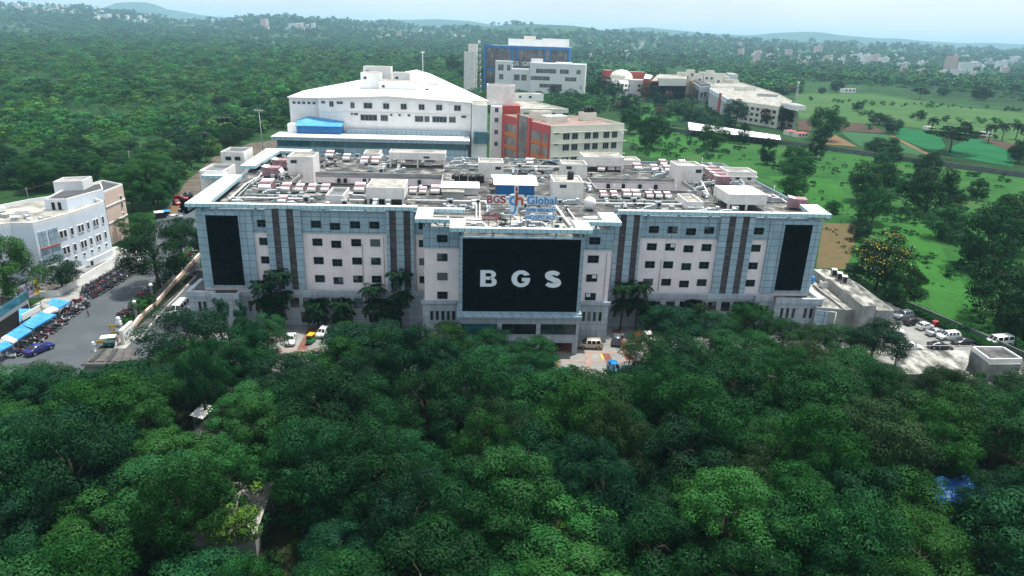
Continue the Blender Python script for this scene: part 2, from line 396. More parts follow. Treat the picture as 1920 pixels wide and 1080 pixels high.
M['meadow'] = grass_mat("meadow_grass", [(0.28, (0.012, 0.050, 0.014)), (0.44, (0.020, 0.085, 0.018)), (0.55, (0.030, 0.108, 0.024)), (0.66, (0.046, 0.092, 0.030)), (0.78, (0.075, 0.075, 0.038))], 0.035)
M['lawn'] = grass_mat("bright_lawn", [(0.3, (0.0175, 0.0850, 0.0150)), (0.7, (0.0350, 0.1350, 0.0250))], 0.08)
M['emerald'] = grass_mat("emerald_crop", [(0.3, (0.0060, 0.0780, 0.0270)), (0.7, (0.0132, 0.1140, 0.0420))], 0.05, 0.7, 0.6)
M['crop'] = grass_mat("young_crop", [(0.3, (0.0180, 0.0720, 0.0300)), (0.7, (0.0420, 0.1140, 0.0480))], 0.12, 0.6)
M['palegrass'] = grass_mat("dry_pasture", [(0.3, (0.0300, 0.0810, 0.0270)), (0.5, (0.0450, 0.1080, 0.0330)), (0.7, (0.0660, 0.1200, 0.0450))], 0.02, 0.25)
M['tilled'] = grass_mat("tilled_earth", [(0.3, (0.0510, 0.0360, 0.0300)), (0.7, (0.0840, 0.0570, 0.0450))], 0.06)
M['tan'] = grass_mat("bare_tan_earth", [(0.3, (0.1320, 0.0900, 0.0510)), (0.7, (0.1800, 0.1260, 0.0720))], 0.06)
M['drygarden'] = grass_mat("dry_reddish_garden", [(0.3, (0.0600, 0.0780, 0.0300)), (0.5, (0.1020, 0.0840, 0.0420)), (0.7, (0.1440, 0.0720, 0.0480))], 0.35, 1.6)
M['bankearth'] = grass_mat("stony_bank_earth", [(0.3, (0.0600, 0.0510, 0.0420)), (0.5, (0.1020, 0.0900, 0.0750)), (0.7, (0.1500, 0.1320, 0.1140))], 0.25, 1.5)
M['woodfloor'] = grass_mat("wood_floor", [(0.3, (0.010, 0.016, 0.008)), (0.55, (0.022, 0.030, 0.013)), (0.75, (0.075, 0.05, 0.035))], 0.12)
M['farwood'] = grass_mat("wooded_hill", [(0.3, (0.018, 0.05, 0.03)), (0.55, (0.035, 0.085, 0.045)), (0.7, (0.07, 0.12, 0.06))], 0.008, 0.05)

mb = MB(); S = 40000
mb.face([(-S, -2000, 0), (S, -2000, 0), (S, S, 0), (-S, S, 0)], M['ground'])
mb.build('ground', kind='structure')
def sheet(name, px, mat, z=0.02, world=False):
    pts = [Vector((p[0], p[1], z)) for p in px] if world else [gz(p[0], p[1], z) for p in px]
    a = sum(pts[i].x * pts[(i + 1) % len(pts)].y - pts[(i + 1) % len(pts)].x * pts[i].y for i in range(len(pts)))
    if a < 0: pts = pts[::-1]
    q = MB(); q.face(pts, mat)
    return q.build(name, kind='structure')
def hsheet(name, pts, mat, z=0.02):
    return sheet(name, [wor(*p)[:2] for p in pts], mat, z, True)
# hill country on the skyline
RIDGE = [(-600, 18), (0, 24), (100, 28), (200, 19), (330, 6), (400, 10), (470, 17), (560, 20), (650, 16), (800, 9), (880, 15), (960, 21), (1040, 22), (1150, 13), (1300, 8), (1500, 4), (1920, 2), (2600, 2)]
MOUNT = [(-600, 0), (60, -4), (140, 9), (215, 30), (265, 31), (310, 20), (400, 13), (470, 18), (540, 14), (640, 12), (720, 18), (840, 22), (960, 12), (1080, 9), (1200, 20), (1350, 12), (1500, 20), (1620, 16), (1800, 12), (2000, 12), (2600, 0)]
def lerp_tab(T, u):
    if u <= T[0][0]: return T[0][1]
    for (a, b), (c, d) in zip(T, T[1:]):
        if u <= c:
            t = (u - a) / (c - a); t = t * t * (3 - 2 * t)
            return b + (d - b) * t
    return T[-1][1]
def wob(x, s):
    return math.sin(x * s) * 0.5 + math.sin(x * s * 2.3 + 1.3) * 0.3 + math.sin(x * s * 5.1 + 2.1) * 0.2
RY = 5600.0
def hill_z(X, Y):
    if Y < 2300: return 0.0
    u = 960 + X / max(Y, 1) * 1365
    top = CAM_H + (lerp_tab(RIDGE, u) * .8) / 1280.0 * RY * 1.0
    t = min(1.0, (Y - 2300) / (RY - 2300)); t = t * t * (3 - 2 * t)
    if Y > RY:
        t = max(0.0, 1 - (Y - RY) / 2600.0)
    return max(0.0, top * t + 9 * wob(X + Y * 0.6, 0.006) * t)
def grid_hill(name, X0, X1, Y0, Y1, nx, ny, fn, mat):
    q = MB(); i = q.mi(mat)
    for b in range(ny + 1):
        for a in range(nx + 1):
            X = X0 + (X1 - X0) * a / nx; Y = Y0 + (Y1 - Y0) * b / ny
            q.v.append((X, Y, fn(X, Y)))
    for b in range(ny):
        for a in range(nx):
            k = b * (nx + 1) + a
            q.f.append((k, k + 1, k + nx + 2, k + nx + 1)); q.m.append(i); q.smooth.append(True)
    return q.build(name, kind='structure')
grid_hill('hills', -7500, 9500, 2280, 8250, 190, 44, lambda X, Y: hill_z(X, Y) - 0.4, M['farwood'])
def mount_z(X, Y):
    u = 960 + X / Y * 1365; Y0 = 9600
    top = CAM_H + lerp_tab(MOUNT, u) / 1280.0 * Y0 + 14 * wob(X, 0.0022)
    return max(-1, top * max(0, 1 - abs(Y - Y0) / 1500.0)) - 0.5
grid_hill('mountains', -14000, 15000, 8100, 11100, 220, 12, mount_z, M['farwood'])

# fields to the right of the hospital
sheet('field', [(1165, 262), (1250, 236), (1420, 262), (1545, 277), (1720, 300), (1925, 330), (1990, 560), (1960, 720), (1860, 652), (1700, 585), (1560, 480), (1535, 420), (1440, 345)], M['meadow'], 0.02)
sheet('lawn', [(1672, 422), (1742, 421), (1768, 470), (1800, 520), (1850, 600), (1835, 618), (1765, 590), (1720, 545), (1700, 480)], M['lawn'], 0.05)
sheet('lawn', [(1190, 262), (1285, 258), (1300, 290), (1220, 296)], M['lawn'], 0.05)
sheet('lawn', [(1440, 330), (1560, 335), (1600, 385), (1570, 400), (1480, 360)], M['lawn'], 0.05)
sheet('garden', [(1543, 418), (1605, 420), (1600, 470), (1585, 505), (1530, 502)], M['drygarden'], 0.06)
Z3 = lambda x, y: (x / 3.6 + 1440, y / 3.6 + 120)
sheet('field', [Z3(*p) for p in ((190, 200), (700, 200), (1300, 290), (1900, 340), (1900, 600), (1690, 570), (1390, 480), (900, 420), (470, 390), (210, 370))], M['palegrass'], 0.10)
sheet('field', [Z3(*p) for p in ((885, 428), (1145, 462), (1200, 560), (1120, 595), (860, 492))], M['emerald'], 0.16)
sheet('field', [Z3(*p) for p in ((1385, 490), (1688, 602), (1652, 695), (1190, 612), (1235, 560))], M['emerald'], 0.16)
sheet('field', [Z3(*p) for p in ((480, 452), (800, 478), (1105, 628), (620, 558))], M['crop'], 0.16)
sheet('field', [Z3(*p) for p in ((462, 393), (690, 400), (800, 470), (482, 450))], M['tilled'], 0.22)
sheet('field', [Z3(*p) for p in ((203, 373), (310, 380), (290, 455), (200, 445))], M['tilled'], 0.22)
sheet('field', [Z3(*p) for p in ((378, 540), (395, 510), (455, 478), (605, 560))], M['tan'], 0.22)
sheet('field', [Z3(*p) for p in ((1390, 483), (1760, 560), (1760, 625), (1560, 560))], M['tilled'], 0.22)
sheet('path', [Z3(*p) for p in ((820, 485), (850, 485), (1130, 625), (1100, 632))], M['tan'], 0.26)
# lawns inside the far campus
sheet('lawn', [(1190, 196), (1225, 196), (1225, 208), (1188, 206)], M['lawn'], 0.1)
sheet('lawn', [(1198, 214), (1270, 217), (1280, 226), (1200, 228)], M['lawn'], 0.1)
# stony bank left of the hospital
sheet('bank', [(318, 392), (345, 345), (400, 295), (470, 268), (520, 262), (520, 292), (470, 330), (420, 360), (350, 402)], M['bankearth'], 0.05)
# street on the left, campus drive beside the hospital
sheet('road', [(-140, 760), (60, 760), (150, 700), (205, 630), (235, 590), (262, 555), (300, 520), (345, 470), (372, 440), (372, 390), (330, 385), (300, 420), (250, 470), (200, 515), (140, 560), (90, 600), (20, 650), (-140, 700)], M['asphalt'], 0.03)
hsheet('road', [(-74.0, -28), (-65.5, -28), (-65.5, 74), (-77, 74), (-76, 20)], M['asphalt'], 0.06)
sheet('road', [(285, 445), (372, 452), (374, 366), (330, 372), (298, 402)], M['asphalt'], 0.05)
sheet('path', [(318, 386), (338, 384), (332, 400), (318, 404)], M['tan'], 0.07)
sheet('road', [(232, 640), (262, 640), (375, 505), (375, 470), (300, 540)], M['asphalt2'], 0.045)
for a, b in (((118, 617), (130, 618)), ((143, 599), (150, 596))):
    p, q = gz(*a, 0.045), gz(*b, 0.045)
sheet('pavement', [(-104.5, 118), (-96.6, 118), (-97.4, 140), (-98.2, 178), (-104.5, 178)], M['concrete'], 0.048, True)
sheet('pavement', [(212, 660), (250, 660), (262, 632), (238, 612), (222, 620)], M['concrete'], 0.052)
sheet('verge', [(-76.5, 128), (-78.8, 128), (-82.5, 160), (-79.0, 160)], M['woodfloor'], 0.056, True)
# paved forecourt
hsheet('forecourt', [(-66, -30), (96, -30), (96, 1.2), (-66, 1.2)], M['lot'], 0.04)
for x0, x1 in ((-50.5, -48.6), (-42.4, -40.6), (-33, -31.4), (21.6, 23.4), (31, 32.5), (41, 42.5)):
    hsheet('paving', [(x0, -21.0), (x1, -21.0), (x1, -1.5), (x0, -1.5)], M['paver'], 0.055)
hsheet('paving', [(-66, -13.2), (95, -13.2), (95, -12.2), (-66, -12.2)], M['paver_pink'], 0.06)
hsheet('paving', [(-66, -17.0), (95, -17.0), (95, -16.2), (-66, -16.2)], M['paver_pink'], 0.06)
hsheet('paving', [(-11, -12.6), (12.6, -12.6), (12.6, -7.5), (-11, -7.5)], M['paver'], 0.065)
hsheet('paving', [(13.0, -20.5), (14.0, -20.5), (15.2, -13.4), (14.2, -13.4)], M['paver_pink'], 0.07)
hsheet('paving', [(17.5, -20), (18.9, -20), (18.9, -13.4), (17.5, -13.4)], M['paver'], 0.07)
for p in (((17.0, -16.0), (17.35, -16.0), (17.35, -13.6), (17.0, -13.6)), ((7.6, -19.5), (7.9, -19.5), (8.3, -17.2), (8.0, -17.2)), ((-45.6, -17.5), (-45.35, -17.5), (-45.35, -13.5), (-45.6, -13.5)), ((-41.5, -17.5), (-41.25, -17.5), (-41.25, -13.5), (-41.5, -13.5))):
    hsheet('road_marking', p, M['yellow'], 0.075)
# side car park and the lane behind it
sheet('parking', [(1655, 700), (1640, 590), (1680, 588), (1760, 622), (1850, 660), (1930, 690), (1960, 760), (1700, 760)], M['lot'], 0.07)
sheet('road', [(1640, 590), (1655, 560), (1700, 578), (1860, 648), (1950, 690), (1930, 700), (1850, 662), (1760, 624), (1680, 590)], M['asphalt2'], 0.09)
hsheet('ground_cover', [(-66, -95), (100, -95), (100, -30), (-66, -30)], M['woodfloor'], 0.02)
# ------------------------------------------------------------------ the hospital
ZS = -2.2                                    # measured heights are above a datum 2.2 m under the forecourt
hosp = empty('hospital_building', wor(0, 0), YAW, 'long hospital of blue grey panels and pink walls with BGS on black glass', 'hospital')
def hb(f):                                   # shift measured z
    for q in range(len(f.v)): f.v[q] = (f.v[q][0], f.v[q][1], f.v[q][2] + ZS)
    return f
def part(name, f, label=None, parent=None): return hb(f).build(name, parent or hosp, label)
DECK = 26.2
# --- ring shaped upper body, two courtyards
body = MB(); P_ = M['pinkwall']
for x0, x1, y0, y1 in ((-63.5, 65.0, 1.2, 26.5), (-65.2, -51.0, 26.5, 67.5), (46.0, 67.0, 26.5, 67.5), (-16.0, 21.6, 26.5, 67.5), (-51.0, -16.0, 40.0, 67.5), (21.6, 46.0, 40.0, 67.5)):
    body.box(x0, x1, y0, y1, 2.2, DECK, P_, M['roofdeck'], skip='b')
body.box(-17.8, 18.8, -7.8, 1.2, 2.2, DECK, P_, M['roofpale'], skip='bk')
part('wall', body)
# parapets (upper edge, blue grey)
pp = MB(); a = M['acp']
for x0, x1, y0, y1 in ((-63.3, -17.9, 1.25, 1.5), (18.9, 64.8, 1.25, 1.5), (-65.0, -64.75, 1.6, 67.0), (66.6, 66.85, 1.6, 67.0), (-64.7, 66.5, 67.0, 67.3)):
    pp.box(x0, x1, y0, y1, DECK - 0.05, DECK + 0.55, a)
part('parapet', pp)
for side in (-1, 1):
  pc = MB()
  for x0, x1, y0, y1 in ((-51.2, -15.8, 26.2, 26.5), (-51.2, -15.8, 40.0, 40.35), (-51.25, -51.0, 26.6, 39.9), (-16.0, -15.7, 26.6, 39.9), (21.4, 46.2, 26.2, 26.5), (21.4, 46.2, 40.0, 40.35), (21.35, 21.6, 26.6, 39.9), (46.0, 46.25, 26.6, 39.9)):
    if x0 * side > 0: pc.box(x0, x1, y0, y1, DECK - 0.6, DECK + 0.7, M['concrete'])
  part('courtyard_parapet', pc)
# --- cladding skin on the wings: proud of the render by 10 cm
def wing(xs, mirror):
    f = lambda x: x
    sk = MB()
    for x0, x1, y0, z0, z1 in xs: sk.box(x0, x1, y0, 1.2 - 0.003, z0, z1, M['acp'], skip='k')
    part('cladding', sk)
wing([(-62.0, -61.55, 0.55, 10.2, 26.3), (-63.5, -62.0, 0.95, 22.0, 26.3), (-61.55, -54.75, 0.55, 25.75, 26.3), (-54.9, -52.5, 0.55, 10.2, 26.3), (-52.5, -49.7, 1.0, 22.0, 26.25), (-42.8, -25.9, 1.0, 22.0, 26.25), (-20.4, -17.8, 1.0, 22.0, 26.25)], False)
wing([(63.0, 65.0, 0.55, 10.2, 26.3), (56.75, 63.0, 0.55, 25.75, 26.3), (54.0, 56.75, 0.55, 10.2, 26.3), (50.4, 54.0, 1.0, 22.0, 26.25), (26.5, 43.1, 1.0, 22.0, 26.25), (18.9, 21.0, 1.0, 22.0, 26.25)], True)
sk = MB()
sk.box(-63.5, -62.0, 0.95, 1.197, 10.2, 22.0, M['acp'], skip='k')
part('cladding', sk)
# centre block cladding
cb = MB(); cb.box(-17.95, -11.2, -8.0, -7.803, 22.0, 26.3, M['acp'], skip='k'); cb.box(-17.98, -17.803, -7.8, 1.0, 22.0, 26.3, M['acp']); part('cladding', cb)
cb = MB(); cb.box(12.3, 18.95, -8.0, -7.803, 22.0, 26.3, M['acp'], skip='k'); cb.box(18.803, 18.98, -7.8, 1.0, 22.0, 26.3, M['acp']); part('cladding', cb)
# glass front
def curtain(x0, x1, y, z0, z1, d=0.12, fr=0.32, framemat='acp'):
    g = MB(); g.box(x0, x1, y, y + d, z0, z1, M['glass'])
    o = part('curtain_glass', g)
    f = MB(); k = M[framemat]
    f.box(x0 - fr, x0, y - 0.12, y + d + 0.1, z0 - 0.25, z1 + 0.3, k); f.box(x1, x1 + fr, y - 0.12, y + d + 0.1, z0 - 0.25, z1 + 0.3, k)
    f.box(x0, x1, y - 0.12, y + d + 0.1, z1, z1 + 0.3, k); f.box(x0, x1, y - 0.12, y + d + 0.1, z0 - 0.25, z0, k)
    hb(f).build('glass_frame', o)
    return o
portico = MB()
portico.box(-11.0, 12.3, -13.7, -8.003, 11.0, 26.3, M['acp'], M['roofdeck'])
part('portico_block', portico)
g0 = curtain(-10.35, 11.6, -13.86, 11.3, 25.8)
curtain(-61.4, -55.05, 0.45, 10.8, 25.6, 0.12, 0.2)
curtain(56.95, 62.95, 0.45, 10.8, 25.6, 0.12, 0.2)
# stripes
def stripes(gx0, gx1, s):
    f = MB()
    xs = [gx0] + [x for p in s for x in p] + [gx1]
    for k in range(0, len(xs), 2):
        if xs[k + 1] - xs[k] > 0.05: f.box(xs[k], xs[k + 1], 0.35, 1.197, 10.0, 27.0, M['acp_col'], skip='k')
    part('column_cladding', f)
    for (x0, x1) in s:
        q = MB(); q.box(x0, x1, 0.62, 1.197, 10.0, 26.95, M['darkstripe'], skip='k'); part('dark_strip', q)
stripes(-49.7, -42.8, [(-48.4, -47.0), (-45.6, -44.2)])
stripes(-25.9, -20.4, [(-25.25, -23.9), (-22.4, -21.05)])
stripes(21.0, 26.5, [(21.85, 23.25), (24.7, 26.0)])
stripes(43.15, 50.4, [(44.85, 46.3), (47.75, 49.2)])
# windows
def window(x0, x1, z0, z1, y, pane='glass_win', nx=2, nz=2, sill=True, open_=False, face='f'):
    f = MB(); k = M['frame']; t = 0.07
    f.box(x0 - t, x1 + t, y - 0.05, y + 0.03, z1, z1 + t, k); f.box(x0 - t, x1 + t, y - 0.05, y + 0.03, z0 - t, z0, k)
    f.box(x0 - t, x0, y - 0.05, y + 0.03, z0, z1, k); f.box(x1, x1 + t, y - 0.05, y + 0.03, z0, z1, k)
    for q in range(1, nx): x = x0 + (x1 - x0) * q / nx; f.box(x - 0.03, x + 0.03, y - 0.05, y + 0.03, z0, z1, k)
    for q in range(1, nz): z = z0 + (z1 - z0) * q / nz; f.box(x0, x1, y - 0.047, y + 0.027, z - 0.03, z + 0.03, k)
    o = part('window', f)
    pm_ = pane if pane != 'glass_win' else rnd.choices(['glass_win', 'glass_green', 'blind'], [14, 5, 1])[0]
    g = MB(); g.box(x0, x1, y - 0.012, y + 0.02, z0, z1, M[pm_])
    if pm_ != 'glass_teal' and nx == 2 and rnd.random() < .14: s_ = rnd.choice([0, 1]); xm = (x0 + x1) / 2; g.box(x0 + s_ * (xm - x0), xm + s_ * (x1 - xm), y - .02, y - .013, z1 - rnd.uniform(.3, .9) * (z1 - z0), z1, M['blind'])
    hb(g).build('pane', o)
    if open_:
        s = MB(); xa = (x0 + x1) / 2 + open_ * 0.46 - 0.4; s.box(xa, xa + 0.8, y - 0.1, y - 0.06, z0 + 0.7, z1 - 0.05, M['sign_white']); s.box(xa + 0.3, xa + 0.5, y - 0.12, y - 0.1, z0 + 0.95, z0 + 1.15, M['black'])
        hb(s).build('exhaust_fan_panel', o, 'white panel with a round exhaust fan set in the window')
rows = [(23.25, 24.6), (19.4, 20.8), (15.45, 16.85), (11.5, 12.9)]
for ri, (z0, z1) in enumerate(rows):
    y = 0.96 if ri == 0 else 1.16
    window(-51.5, -49.95, z0, z1, y)
    for k, x in enumerate((-40.9, -37.15, -33.1, -29.25)):
        d = -0.4 if k == 1 else 0.0
        window(x, x + 1.85, z0 + d, z1 + d, y)
    window(50.6, 52.7, z0, z1, y)
    for k, x in enumerate((28.3, 32.25, 36.2, 40.05)):
        d = -0.35 if k == 2 else 0.0
        window(x, x + 1.95, z0 + d, z1 + d, y, open_=(1 if (k == 1 and ri == 1) else False))
    yc = -8.04 if ri == 0 else -7.84
    window(-15.25, -13.35, z0, z1, yc)
    window(14.25, 16.3, z0, z1, yc, open_=(1 if ri == 2 else (-1 if ri == 3 else False)))
    # recessed windows beside the centre block
    window(-19.35, -18.3, z0, z1, 0.96 if ri == 0 else 1.16, nx=1)
for z0, z1 in ((21.4, 23.6), (17.4, 19.6)):
    for x in (-49.6, -45.6, -39.5, -32.5, -27.5, -24.0, -20.0): window(x, x + 1.9, z0, z1, 39.96)
    for x in (24.0, 28.0, 32.0, 36.5, 40.5): window(x, x + 1.9, z0, z1, 39.96)
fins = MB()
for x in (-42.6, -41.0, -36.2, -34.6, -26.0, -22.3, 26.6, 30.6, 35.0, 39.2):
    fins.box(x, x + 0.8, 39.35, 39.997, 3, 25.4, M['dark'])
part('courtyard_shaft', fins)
# pipes down the pink walls
dp = MB()
for x, za, zb in ((-31.0, 10.2, 19.9), (-26.6, 10.5, 21.5), (-20.1, 9.5, 21.8), (31.6, 10.3, 17.3), (17.9, 11.5, 21.5)):
    yy = -8.0 if x == 17.9 else 1.05
    dp.tube((x, yy, za), (x, yy, zb), 0.05, M['steel'], n=6)
part('drain_pipe', dp)
# --- podium: ground storeys standing forward of the wings
s_ = M['podium']
for side in (-1, 1):
  po = MB()
  for x0, x1, y0 in ((-66.2, -61.4, -1.1), (-61.4, -55.6, -2.4), (-55.6, -51.6, -0.6), (-51.6, -18.0, -0.1), (18.9, 52.5, -0.1), (52.5, 56.5, -0.7), (56.5, 66.4, -2.2)):
    if x0 * side > 0: po.box(x0, x1, y0, 1.197, 2.2, 9.35, s_, M['roofdeck'], skip='bk')
  if side < 0: po.box(-66.2, -63.503, 1.2, 6.5, 2.2, 9.35, s_, M['roofdeck'])
  else: po.box(65.003, 67.4, 1.2, 7.0, 2.2, 9.35, s_, M['roofdeck'])
  part('podium_wall', po)
  cp = MB()
  for x0, x1, y0 in ((-66.5, -61.4, -1.4), (-61.4, -55.6, -2.7), (-55.6, -51.5, -0.9), (-51.5, -18.0, -0.35), (18.95, 52.5, -0.35), (52.5, 56.5, -1.0), (56.5, 66.8, -2.5)):
    if x0 * side > 0: cp.box(x0, x1, y0, y0 + 0.75, 8.75, 10.0, s_)
  if side < 0: cp.box(-66.5, -65.7, -0.6, 6.6, 8.75, 9.995, s_); cp.box(-61.395, -60.7, -1.9, -0.65, 8.75, 9.99, s_); cp.box(-56.3, -55.605, -1.9, -0.15, 8.75, 9.99, s_)
  else: cp.box(66.0, 67.5, -1.7, 7.2, 8.75, 9.995, M['white'])
  part('podium_coping', cp)
pl = MB(); pl.box(-65.5, -55.9, 0.1, 0.9, 9.3, 9.6, M['bankearth']); part('planter_soil', pl)
for xs, y in (([-64.3, -63.3], -1.1), ([-54.4, -53.0], -0.6), ([54.0, 55.4], -0.7), ([58.0, 59.3, 60.6, 63.2, 64.5], -2.2)):
    for x in xs: window(x, x + 0.45, 5.6, 7.7, y - 0.03, nx=1, nz=1)
for x in (-46.0, -43.4, -40.6, -37.6, -35.4, -33.0, -30.0, -27.4, -24.0): window(x, x + 1.7, 6.3, 8.3, -0.13, nx=2, nz=1, pane='glass_win' if int(x) % 3 else 'glass_teal')
for x in (27.2, 30.2, 33.4, 36.4, 39.2, 42.6, 45.6, 48.2): window(x, x + 1.8, 6.2, 8.2, -0.13, nx=2, nz=1)
for x in (-44.0, -37.0, -30.0, -26.5, 31.0, 38.0): window(x, x + 2.0, 3.0, 5.2, -0.13, nx=2, nz=1)
# --- centre base and the portico
ba = MB()
ba.box(-18.2, 19.15, -8.15, -7.803, 2.2, 10.6, M['podium'], skip='k'); ba.box(-18.2, -17.803, -7.8, -0.2, 2.2, 10.6, M['podium']); ba.box(18.803, 19.15, -7.8, -0.2, 2.2, 10.6, M['podium'])
ba.box(-18.5, -11.25, -8.5, -8.153, 10.6, 11.25, M['podium']); ba.box(12.6, 19.45, -8.5, -8.153, 10.6, 11.25, M['podium'])
part('base_wall', ba)
for x in (-16.65, -15.55, -14.45, -13.35, -12.3): window(x, x + 0.42, 7.1, 8.9, -8.18, nx=1, nz=1)
for x in (13.95, 15.05, 16.15, 17.3): window(x, x + 0.42, 7.1, 8.9, -8.18, nx=1, nz=1)
pf = MB(); k = M['podium']
pf.box(-11.35, 12.65, -14.6, -13.0, 10.2, 10.6, M['acp']); pf.box(-11.3, 12.6, -14.3, -8.16, 10.6, 11.0, M['acp'])
pf.box(-11.0, 12.3, -13.8, -8.16, 8.7, 10.2, k); pf.box(-11.0, 12.3, -13.8, -8.16, 4.7, 6.4, k)
for x0, x1 in ((-11.0, -10.5), (-3.6, -2.7), (4.0, 4.8), (11.8, 12.3)): pf.box(x0, x1, -13.8, -12.9, 6.4, 8.7, k)
for x0, x1 in ((-11.0, -10.0), (11.3, 12.3), (-3.5, -2.8), (4.0, 4.8)): pf.box(x0, x1, -13.8, -12.9, 2.2, 4.7, k)
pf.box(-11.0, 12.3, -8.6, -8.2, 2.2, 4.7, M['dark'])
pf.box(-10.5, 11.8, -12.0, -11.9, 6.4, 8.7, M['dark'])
part('portico_base', pf)
for x0, x1, pm in ((-10.5, -3.6, 'glass_teal'), (-2.7, 4.0, 'glass_win'), (4.8, 11.8, 'glass_win')):
    window(x0 + 0.05, x1 - 0.05, 6.45, 8.65, -13.55, pane=pm, nx=3, nz=1)
# --- canopy: a flat band held clear of the parapet on short posts
def canopy(pieces, name='roof_canopy'):
    f = MB()
    for poly in pieces:
        n0 = len(f.f)
        f.prism(poly, 27.25, 28.0, M['fascia'], M['canopy_top'])
    return part(name, f)
canopy([[(-64.9, 0.1), (-19.6, 0.1), (-19.6, 1.35), (-64.9, 1.35)], [(-64.9, 1.353), (-60.6, 1.353), (-62.6, 29.0), (-66.3, 29.0)], [(-71.5, 27.5), (-66.35, 27.5), (-66.35, 31.0), (-71.5, 31.0)],
        [(-66.6, 40.5), (-63.0, 40.5), (-62.9, 64.0), (-54.5, 64.0), (-54.5, 67.9), (-67.6, 67.9)]])
canopy([[(21.4, 0.1), (66.4, 0.1), (66.4, 1.35), (21.4, 1.35)], [(62.3, 1.353), (66.4, 1.353), (67.6, 9.0), (63.6, 9.0)]])
canopy([[(-19.4, -9.0), (-12.85, -9.0), (-12.85, -7.9), (-16.2, -7.9), (-16.2, -1.0), (-10.0, -1.0), (-10.0, 0.3), (-19.4, 0.3)], [(-12.7, -15.0), (13.4, -15.0), (13.4, -13.9), (-12.7, -13.9)],
        [(-12.7, -13.897), (-9.9, -13.897), (-9.9, -8.2), (-12.7, -8.2)], [(10.5, -13.897), (13.4, -13.897), (13.4, -8.2), (10.5, -8.2)], [(13.5, -9.2), (20.0, -9.2), (20.0, -1.5), (16.6, -1.5), (16.6, -8.1), (13.5, -8.1)]])
cpz = MB()
for x in (-62.6, -59.5, -51.8, -38.6, -30.2, 27.6, 34.0, 40.6, 52.5, 57.5, 61.8): cpz.box(x, x + 0.45, 0.75, 1.15, 26.2, 27.247, M['acp'])
for x in (-10.6, -5.0, 1.2, 6.6, 11.2): cpz.box(x, x + 0.45, -14.2, -13.75, 26.3, 27.247, M['acp'])
for x in (-17.5, -14.0, 15.0, 18.0): cpz.box(x, x + 0.45, -8.6, -8.1, 26.3, 27.247, M['acp'])
part('canopy_post', cpz)
# wall and windows of the right end
rw = MB(); rw.box(65.003, 65.3, 1.2, 26.4, 10.0, 26.4, M['pinkwall']); part('end_wall', rw)
# --- big letters on the glass
def text_mesh(body, size, ext=0.05, off=0.0, sx=1.0, align='LEFT', shear=0.0):
    c = bpy.data.curves.new(body, 'FONT'); c.body = body; c.size = size; c.extrude = ext; c.offset = off; c.align_x = align; c.shear = shear
    o = bpy.data.objects.new(body, c); COL.objects.link(o)
    dg = bpy.context.evaluated_depsgraph_get(); me = bpy.data.meshes.new_from_object(o.evaluated_get(dg))
    bpy.data.objects.remove(o); bpy.data.curves.remove(c)
    return me
def fit_text(name, body, x0, x1, z0, z1, y, mat, parent, off=0.0, depth=0.06, label=None, tilt=None):
    """lettering fitted to a rectangle on a plane facing -y (local)"""
    me = text_mesh(body, 1.0, 0.5, off)
    co = np.empty(len(me.vertices) * 3); me.vertices.foreach_get("co", co); co = co.reshape(-1, 3)
    a, b = co.min(0), co.max(0)
    nx = x0 + (co[:, 0] - a[0]) / (b[0] - a[0]) * (x1 - x0); nzz = z0 + (co[:, 1] - a[1]) / (b[1] - a[1]) * (z1 - z0)
    ny = y - (co[:, 2] - a[2]) / (b[2] - a[2]) * depth
    me.vertices.foreach_set("co", np.stack([nx, ny, nzz], 1).ravel()); me.update()
    me.materials.clear(); me.materials.append(M[mat])
    me.name = name
    o = bpy.data.objects.new(name, me); COL.objects.link(o); o.parent = parent
    if label: o["label"] = label
    return o
# heavy block letters drawn stroke by stroke
def ell(cx, cz, rx, rz, a0, a1, n=18): return [(cx + rx * math.cos(R(a0 + (a1 - a0) * k / n)), cz + rz * math.sin(R(a0 + (a1 - a0) * k / n))) for k in range(n + 1)]
def glyph(ch):
    q = []
    strip = lambda O, I: [q.append([O[k], O[k + 1], I[k + 1], I[k]]) for k in range(len(O) - 1)]
    rect = lambda x0, x1, z0, z1: q.append([(x0, z0), (x1, z0), (x1, z1), (x0, z1)])
    if ch == 'B':
        rect(0, .32, 0, 1)
        rect(.32, .60, 0, .18); rect(.32, .60, .43, .60); rect(.32, .56, .83, 1)
        strip(ell(.60, .285, .40, .285, -90, 68), ell(.60, .305, .11, .125, -90, 90)); strip(ell(.56, .745, .38, .255, -66, 90), ell(.56, .715, .11, .115, -90, 90))
    elif ch == 'G':
        strip(ell(.52, .5, .52, .5, 28, 318, 30), ell(.52, .5, .22, .29, 40, 305, 30))
        rect(.56, 1.0, .36, .55); q.append([(.70, .2), (.905, .165), (1.0, .36), (.70, .36)])
    else:
        c = ell(.5, .715, .33, .165, 18, 250, 22) + ell(.5, .285, .36, .165, 78, -162, 22)
        wd = [.115 + .035 * math.sin(math.pi * k / (len(c) - 1)) for k in range(len(c))]
        O, I = [], []
        for k in range(len(c)):
            a_, b_ = c[max(0, k - 1)], c[min(len(c) - 1, k + 1)]; dx, dz = b_[0] - a_[0], b_[1] - a_[1]; l = math.hypot(dx, dz)
            O.append((c[k][0] - dz / l * wd[k], c[k][1] + dx / l * wd[k])); I.append((c[k][0] + dz / l * wd[k], c[k][1] - dx / l * wd[k]))
        strip(O, I)
    return q
